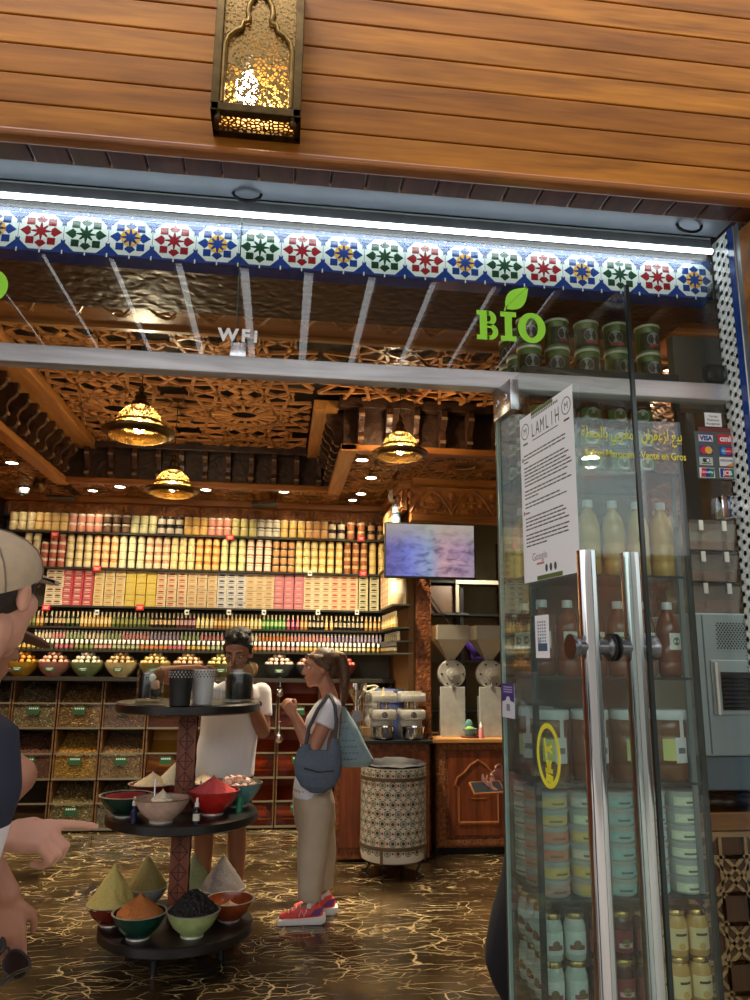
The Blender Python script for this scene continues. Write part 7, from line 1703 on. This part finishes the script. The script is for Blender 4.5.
for sg in (-1, 1): h_ = pel+sd*.09*sg-V((0, 0, .05)); kn = V((h_.x+.02, h_.y+.02, .5)); an = V((h_.x, h_.y, .1)); mb.cyl(h_, kn, .1, .078, 18); mb.ell(kn, .078, n=14); mb.cyl(kn, an, .078, .068, 18); mb.ell(h_, .1, n=14)
remesh(mb, 'jeans', JN, t, .01, 2)
for sg in (-1, 1):
    h_ = pel+sd*.09*sg; an = V((h_.x, h_.y, .085)); mb = MB(); limb(mb, (an-hf*.04-V((0, 0, .035)), .046), (an+hf*.07-V((0, 0, .045)), .045), (an+hf*.17-V((0, 0, .053)), .03)); mb.cyl(an-V((0, 0, .04)), an+V((0, 0, .03)), .05, .047); remesh(mb, 'shoe', M('grey_shoe', S(120, 120, 120), .7), t, .009, 2)

# ---------------- second person at the edge, brown cap, holding sunglasses
sk = skinm('olive', S(170, 116, 90)); Yd = -.62
hf = V((.8, .58, -.12)).normalized(); sd = hf.cross(UP).normalized()
hd = at(-27, 640, Y=Yd); nk = hd+V((-.05, -.02, -.16)); pel = V((nk.x-.04, nk.y, .86))
shR = nk+sd*.16+V((-.0, 0, -.05)); shL = nk-sd*.16+V((0, 0, -.05)); elR = at(18, 776, Y=Yd-.12); wrR = at(-40, 836, Y=Yd-.12); elL = shL+V((0, .04, -.27)); wrL = at(9, 895, Y=Yd-.02); elL = at(-25, 850, Y=Yd+.06)
t = thing('person', (pel.x, pel.y, 0), 'person in brown cap and black top behind the pointing one, holding sunglasses low', 'person')
mb = MB(); head_caps(mb, hd, hf, k=.97); limb(mb, (hd-hf*.02-V((0, 0, .06)), .045), (nk, .05))
mb.loft([(pel-V((0, 0, .08)), .14, .10), (pel+V((0, 0, .1)), .12, .09), (lerp(pel, nk, .6), .135, .1), (lerp(pel, nk, .87), .14, .08), (nk, .052, .05)], sd, hf)
limb(mb, (shR, .05), (elR, .039), (lerp(elR, wrR, .3), .038), (wrR, .025)); limb(mb, (shL, .05), (elL, .039), (lerp(elL, wrL, .3), .038), (wrL, .025))
hand_caps(mb, wrR, (-.6, .1, -.4), (0, .5, -.5), (0, 0, 1), (.5, .5, .4), .92); hand_caps(mb, wrL, (.12, -.05, -1), (-.3, .9, 0), (1, .2, 0), (.25, .35, .3), .92)
for sg in (-1, 1):
    h_ = pel+sd*.085*sg; kn = V((h_.x+.02, h_.y+.02, .46)); an = V((h_.x, h_.y, .085)); limb(mb, (h_, .085), (kn, .055), (lerp(kn, an, .3), .052), (an, .034)); limb(mb, (an, .034), (an+hf*.15-V((0, 0, .055)), .028))
remesh(mb, 'body', sk, t, .0055, 2); face_parts(t, hd, hf, .97, HB, M('lips_rose', S(160, 92, 84), .45))
s, f_, u_, P = head_caps(MB(), hd, hf, k=.97)
mb = MB().ell(P(0, -.025, .035), .083, .1, .088, ax=s, ay=f_, az=u_, n=20); mb.ell(P(0, -.07, -.05), .08, .05, .1, ax=s, ay=f_, az=u_)
for sg in (-1, 1): mb.cap(P(sg*.07, .02, .0), .026, P(sg*.07, -.02, -.2), .02)
remesh(mb, 'hair', HB, t, .0065, 2)
BRC = M('brown_cap_cloth', S(120, 86, 62), .85, var=.06, scale=50, bump=.15)
mb = MB().ell(P(0, -.015, .05), .09, .108, .082, ax=s, ay=f_, az=u_, n=24); cp2 = remesh(mb, 'cap', BRC, t, .006, 1)
br = MB(); br.prism([(.085*math.cos(PI*k/16), .11*math.sin(PI*k/16)) for k in range(17)], P(0, .07, .032), s, (f_*.96-u_*.25).normalized(), .007); br.build('brim', BRC, cp2, bevel=.003)
BT = M('black_jersey', S(26, 26, 30), .85)
tshirt(t, [(pel-V((0, 0, .06)), .165, .12), (lerp(pel, nk, .4), .15, .11), (lerp(pel, nk, .7), .165, .115), (lerp(pel, nk, .9), .14, .09), (nk-V((0, 0, .005)), .07, .065)], [[(shR, .064), (lerp(shR, elR, .72), .062)], [(shL, .064), (lerp(shL, elL, .7), .062)]], BT, sd, hf)
mb = MB().loft([(pel-V((0, 0, .0)), .17, .125), (pel-V((0, 0, .12)), .185, .14), (pel-V((0, 0, .25)), .19, .145)], sd, hf, 24); remesh(mb, 'white_shirt_hem', M('white_linen', S(216, 210, 200), .85), t, .01, 2)
mb = MB()
for sg in (-1, 1): h_ = pel+sd*.085*sg-V((0, 0, .1)); kn = V((h_.x+.02, h_.y+.02, .46)); an = V((h_.x, h_.y, .11)); mb.cyl(h_, kn, .095, .07, 18); mb.ell(kn, .07); mb.cyl(kn, an, .07, .06, 18); mb.ell(h_, .095)
remesh(mb, 'jeans', JN, t, .01, 2)
for sg in (-1, 1):
    h_ = pel+sd*.085*sg; an = V((h_.x, h_.y, .085)); mb = MB(); limb(mb, (an-hf*.04-V((0, 0, .035)), .044), (an+hf*.16-V((0, 0, .05)), .03)); mb.cyl(an-V((0, 0, .04)), an+V((0, 0, .03)), .046, .044); remesh(mb, 'shoe', WHITE, t, .009, 2)
q = wrL+V((.02, -.02, -.12)); sg_ = thing('sunglasses', q+V((0, 0, -.09)), 'dark sunglasses dangling from a hand at the west edge', 'sunglasses')
LN = M('dark_lens', S(26, 20, 20), .08); LF = M('lens_frame', S(34, 26, 24), .3)
ax_ = V((.55, -.1, -.35)).normalized(); up2 = V((.5, .1, .8)); up2 = (up2-ax_*up2.dot(ax_)).normalized(); nn_ = ax_.cross(up2)
fr_ = MB(); ln_ = MB(); o = q+V((-.012, 0, .01))
for k in (-1, 1):
    c_ = o+ax_*(.034*k); pts = [(.028*math.copysign(abs(math.cos(a))**.8, math.cos(a)), .023*math.copysign(abs(math.sin(a))**.8, math.sin(a))) for a in [2*PI*i/20 for i in range(20)]]
    ln_.prism(pts, c_, ax_, up2, .002); fr_.tube([c_+ax_*u+up2*w for u, w in pts+pts[:1]], .0028, 6)
fr_.tube([o-ax_*.008+up2*.01, o+up2*.014, o+ax_*.008+up2*.01], .003, 6)
fr_.build('frame', LF, sg_, smooth=60); ln_.build('lens', LN, sg_, smooth=0)
for k in (-1, 1): MB().tube([o+ax_*(.062*k)+up2*.012, o+ax_*(.066*k)+nn_*.05+up2*.02, o+ax_*(.062*k)+nn_*.10+up2*.02, o+ax_*(.055*k)+nn_*.135-up2*.005], [.003, .003, .0035, .005], 6).build('temple', LF, sg_, smooth=60)

# ---------------- person behind the glass cabinet, holding a phone out
Ye = 1.06
def Pp(px, py, dy=0): return at(px, py, Y=Ye+dy)
sk = skinm('rosy', S(200, 140, 118)); cx = 1.24; hf = V((-1, -.1, -.25)).normalized(); sd = hf.cross(UP).normalized()
hd = V((cx-.05, Ye+.02, 1.53)); nk = V((cx, Ye+.02, 1.38)); pel = V((cx+.02, Ye+.02, .86)); shN = V((cx, Ye-.14, 1.33)); shF = V((cx, Ye+.17, 1.33))
wrN = Pp(511, 792, -.06); elN = V((cx+.0, Ye-.15, 1.02)); elF = V((cx+.02, Ye+.2, 1.05)); wrF = V((cx-.12, Ye+.16, .98))
t = thing('person', (cx, Ye, 0), 'person in maroon top and long dark skirt behind the glass cabinet, holding a phone out', 'person')
mb = MB(); head_caps(mb, hd, hf, k=.97); limb(mb, (hd+V((.03, 0, -.06)), .045), (nk, .05))
mb.loft([(pel-V((0, 0, .08)), .10, .14), (pel+V((0, 0, .1)), .09, .12), (lerp(pel, nk, .6), .1, .135), (lerp(pel, nk, .87), .085, .14), (nk, .05, .052)], X, Y_)
limb(mb, (shN, .05), (elN, .04), (lerp(elN, wrN, .3), .039), (wrN, .026)); limb(mb, (shF, .05), (elF, .04), (wrF, .026))
hand_caps(mb, wrN, (-1, 0, .12), (.1, 0, 1), (0, 1, .1), (.35, .55, .5), .92); hand_caps(mb, wrF, (-.8, -.3, -.3), (0, -1, 0), (0, 0, 1), (.5, .5, .4), .92)
for y in (-.08, .08):
    h_ = pel+V((0, y, 0)); kn = V((h_.x-.03, h_.y, .46)); an = V((h_.x-.02, h_.y, .085)); limb(mb, (h_, .085), (kn, .055), (lerp(kn, an, .3), .052), (an, .034)); limb(mb, (an, .034), (an+V((-.15, 0, -.055)), .028))
remesh(mb, 'body', sk, t, .0055, 2); face_parts(t, hd, hf, .97, HBR, M('lips_rose', S(160, 92, 84), .45))
s, f_, u_, P = head_caps(MB(), hd, hf, k=.97)
mb = MB().ell(P(0, -.025, .04), .083, .1, .088, ax=s, ay=f_, az=u_, n=20); mb.ell(P(0, -.07, -.06), .075, .05, .12, ax=s, ay=f_, az=u_); remesh(mb, 'hair', HB, t, .0065, 2)
tshirt(t, [(pel-V((0, 0, .1)), .16, .19), (lerp(pel, nk, .3), .135, .17), (lerp(pel, nk, .7), .125, .165), (lerp(pel, nk, .9), .1, .14), (nk-V((0, 0, .005)), .065, .07)], [[(shN, .064), (lerp(shN, elN, 1.0), .058)], [(shF, .064), (lerp(shF, elF, 1.0), .058)]], M('maroon_knit', S(84, 26, 38), .85), X, Y_)
mb = MB().loft([(V((cx+.01, Ye, .04)), .225, .24), (V((cx-.01, Ye, .12)), .252, .24), (V((cx-.025, Ye, .2)), .265, .24), (V((cx-.025, Ye, .28)), .258, .235), (V((cx-.02, Ye, .4)), .235, .22), (V((cx-.005, Ye, .55)), .2, .21), (V((cx, Ye, .7)), .175, .195), (V((cx+.01, Ye, .86)), .15, .18)], X, Y_, 30); remesh(mb, 'skirt', M('dark_navy_cloth', S(20, 22, 32), .85, var=.2, scale=12), t, .011, 3)
pc = Pp(487, 793, -.075); pc.z = wrN.z+.022
ph = thing('phone', pc, 'phone in an orange case held out flat beyond the glass door', 'phone')
pl_ = V((-1, -.12, -.02)).normalized(); pw_ = V((-.12, .8, .52)); pw_ = (pw_-pl_*pw_.dot(pl_)).normalized(); pnn = pl_.cross(pw_)
if pnn.z < 0: pnn = -pnn
MB().obox(pc, pl_*.075, pw_*.037, pnn*.0045).build('case', M('orange_case', S(214, 132, 60), .5), ph, bevel=.003)
MB().obox(pc+pnn*.0049, pl_*.069, pw_*.032, pnn*.0006).build('screen', M('phone_screen', S(70, 74, 78), .1), ph, smooth=0)
# ================================================================== LIGHT
w = bpy.data.worlds.new('world'); sc.world = w; w.use_nodes = True
nt_ = w.node_tree; bgn = nt_.nodes['Background']
sky = nt_.nodes.new('ShaderNodeTexSky'); sky.sky_type = 'NISHITA'; sky.sun_disc = False; sky.sun_elevation = math.radians(55); sky.sun_rotation = math.radians(200); sky.air_density = 1.4; sky.dust_density = 4
hs = nt_.nodes.new('ShaderNodeHueSaturation'); hs.inputs['Saturation'].default_value = .22
nt_.links.new(sky.outputs[0], hs.inputs['Color']); nt_.links.new(hs.outputs[0], bgn.inputs['Color'])
bgn.inputs['Strength'].default_value = .29
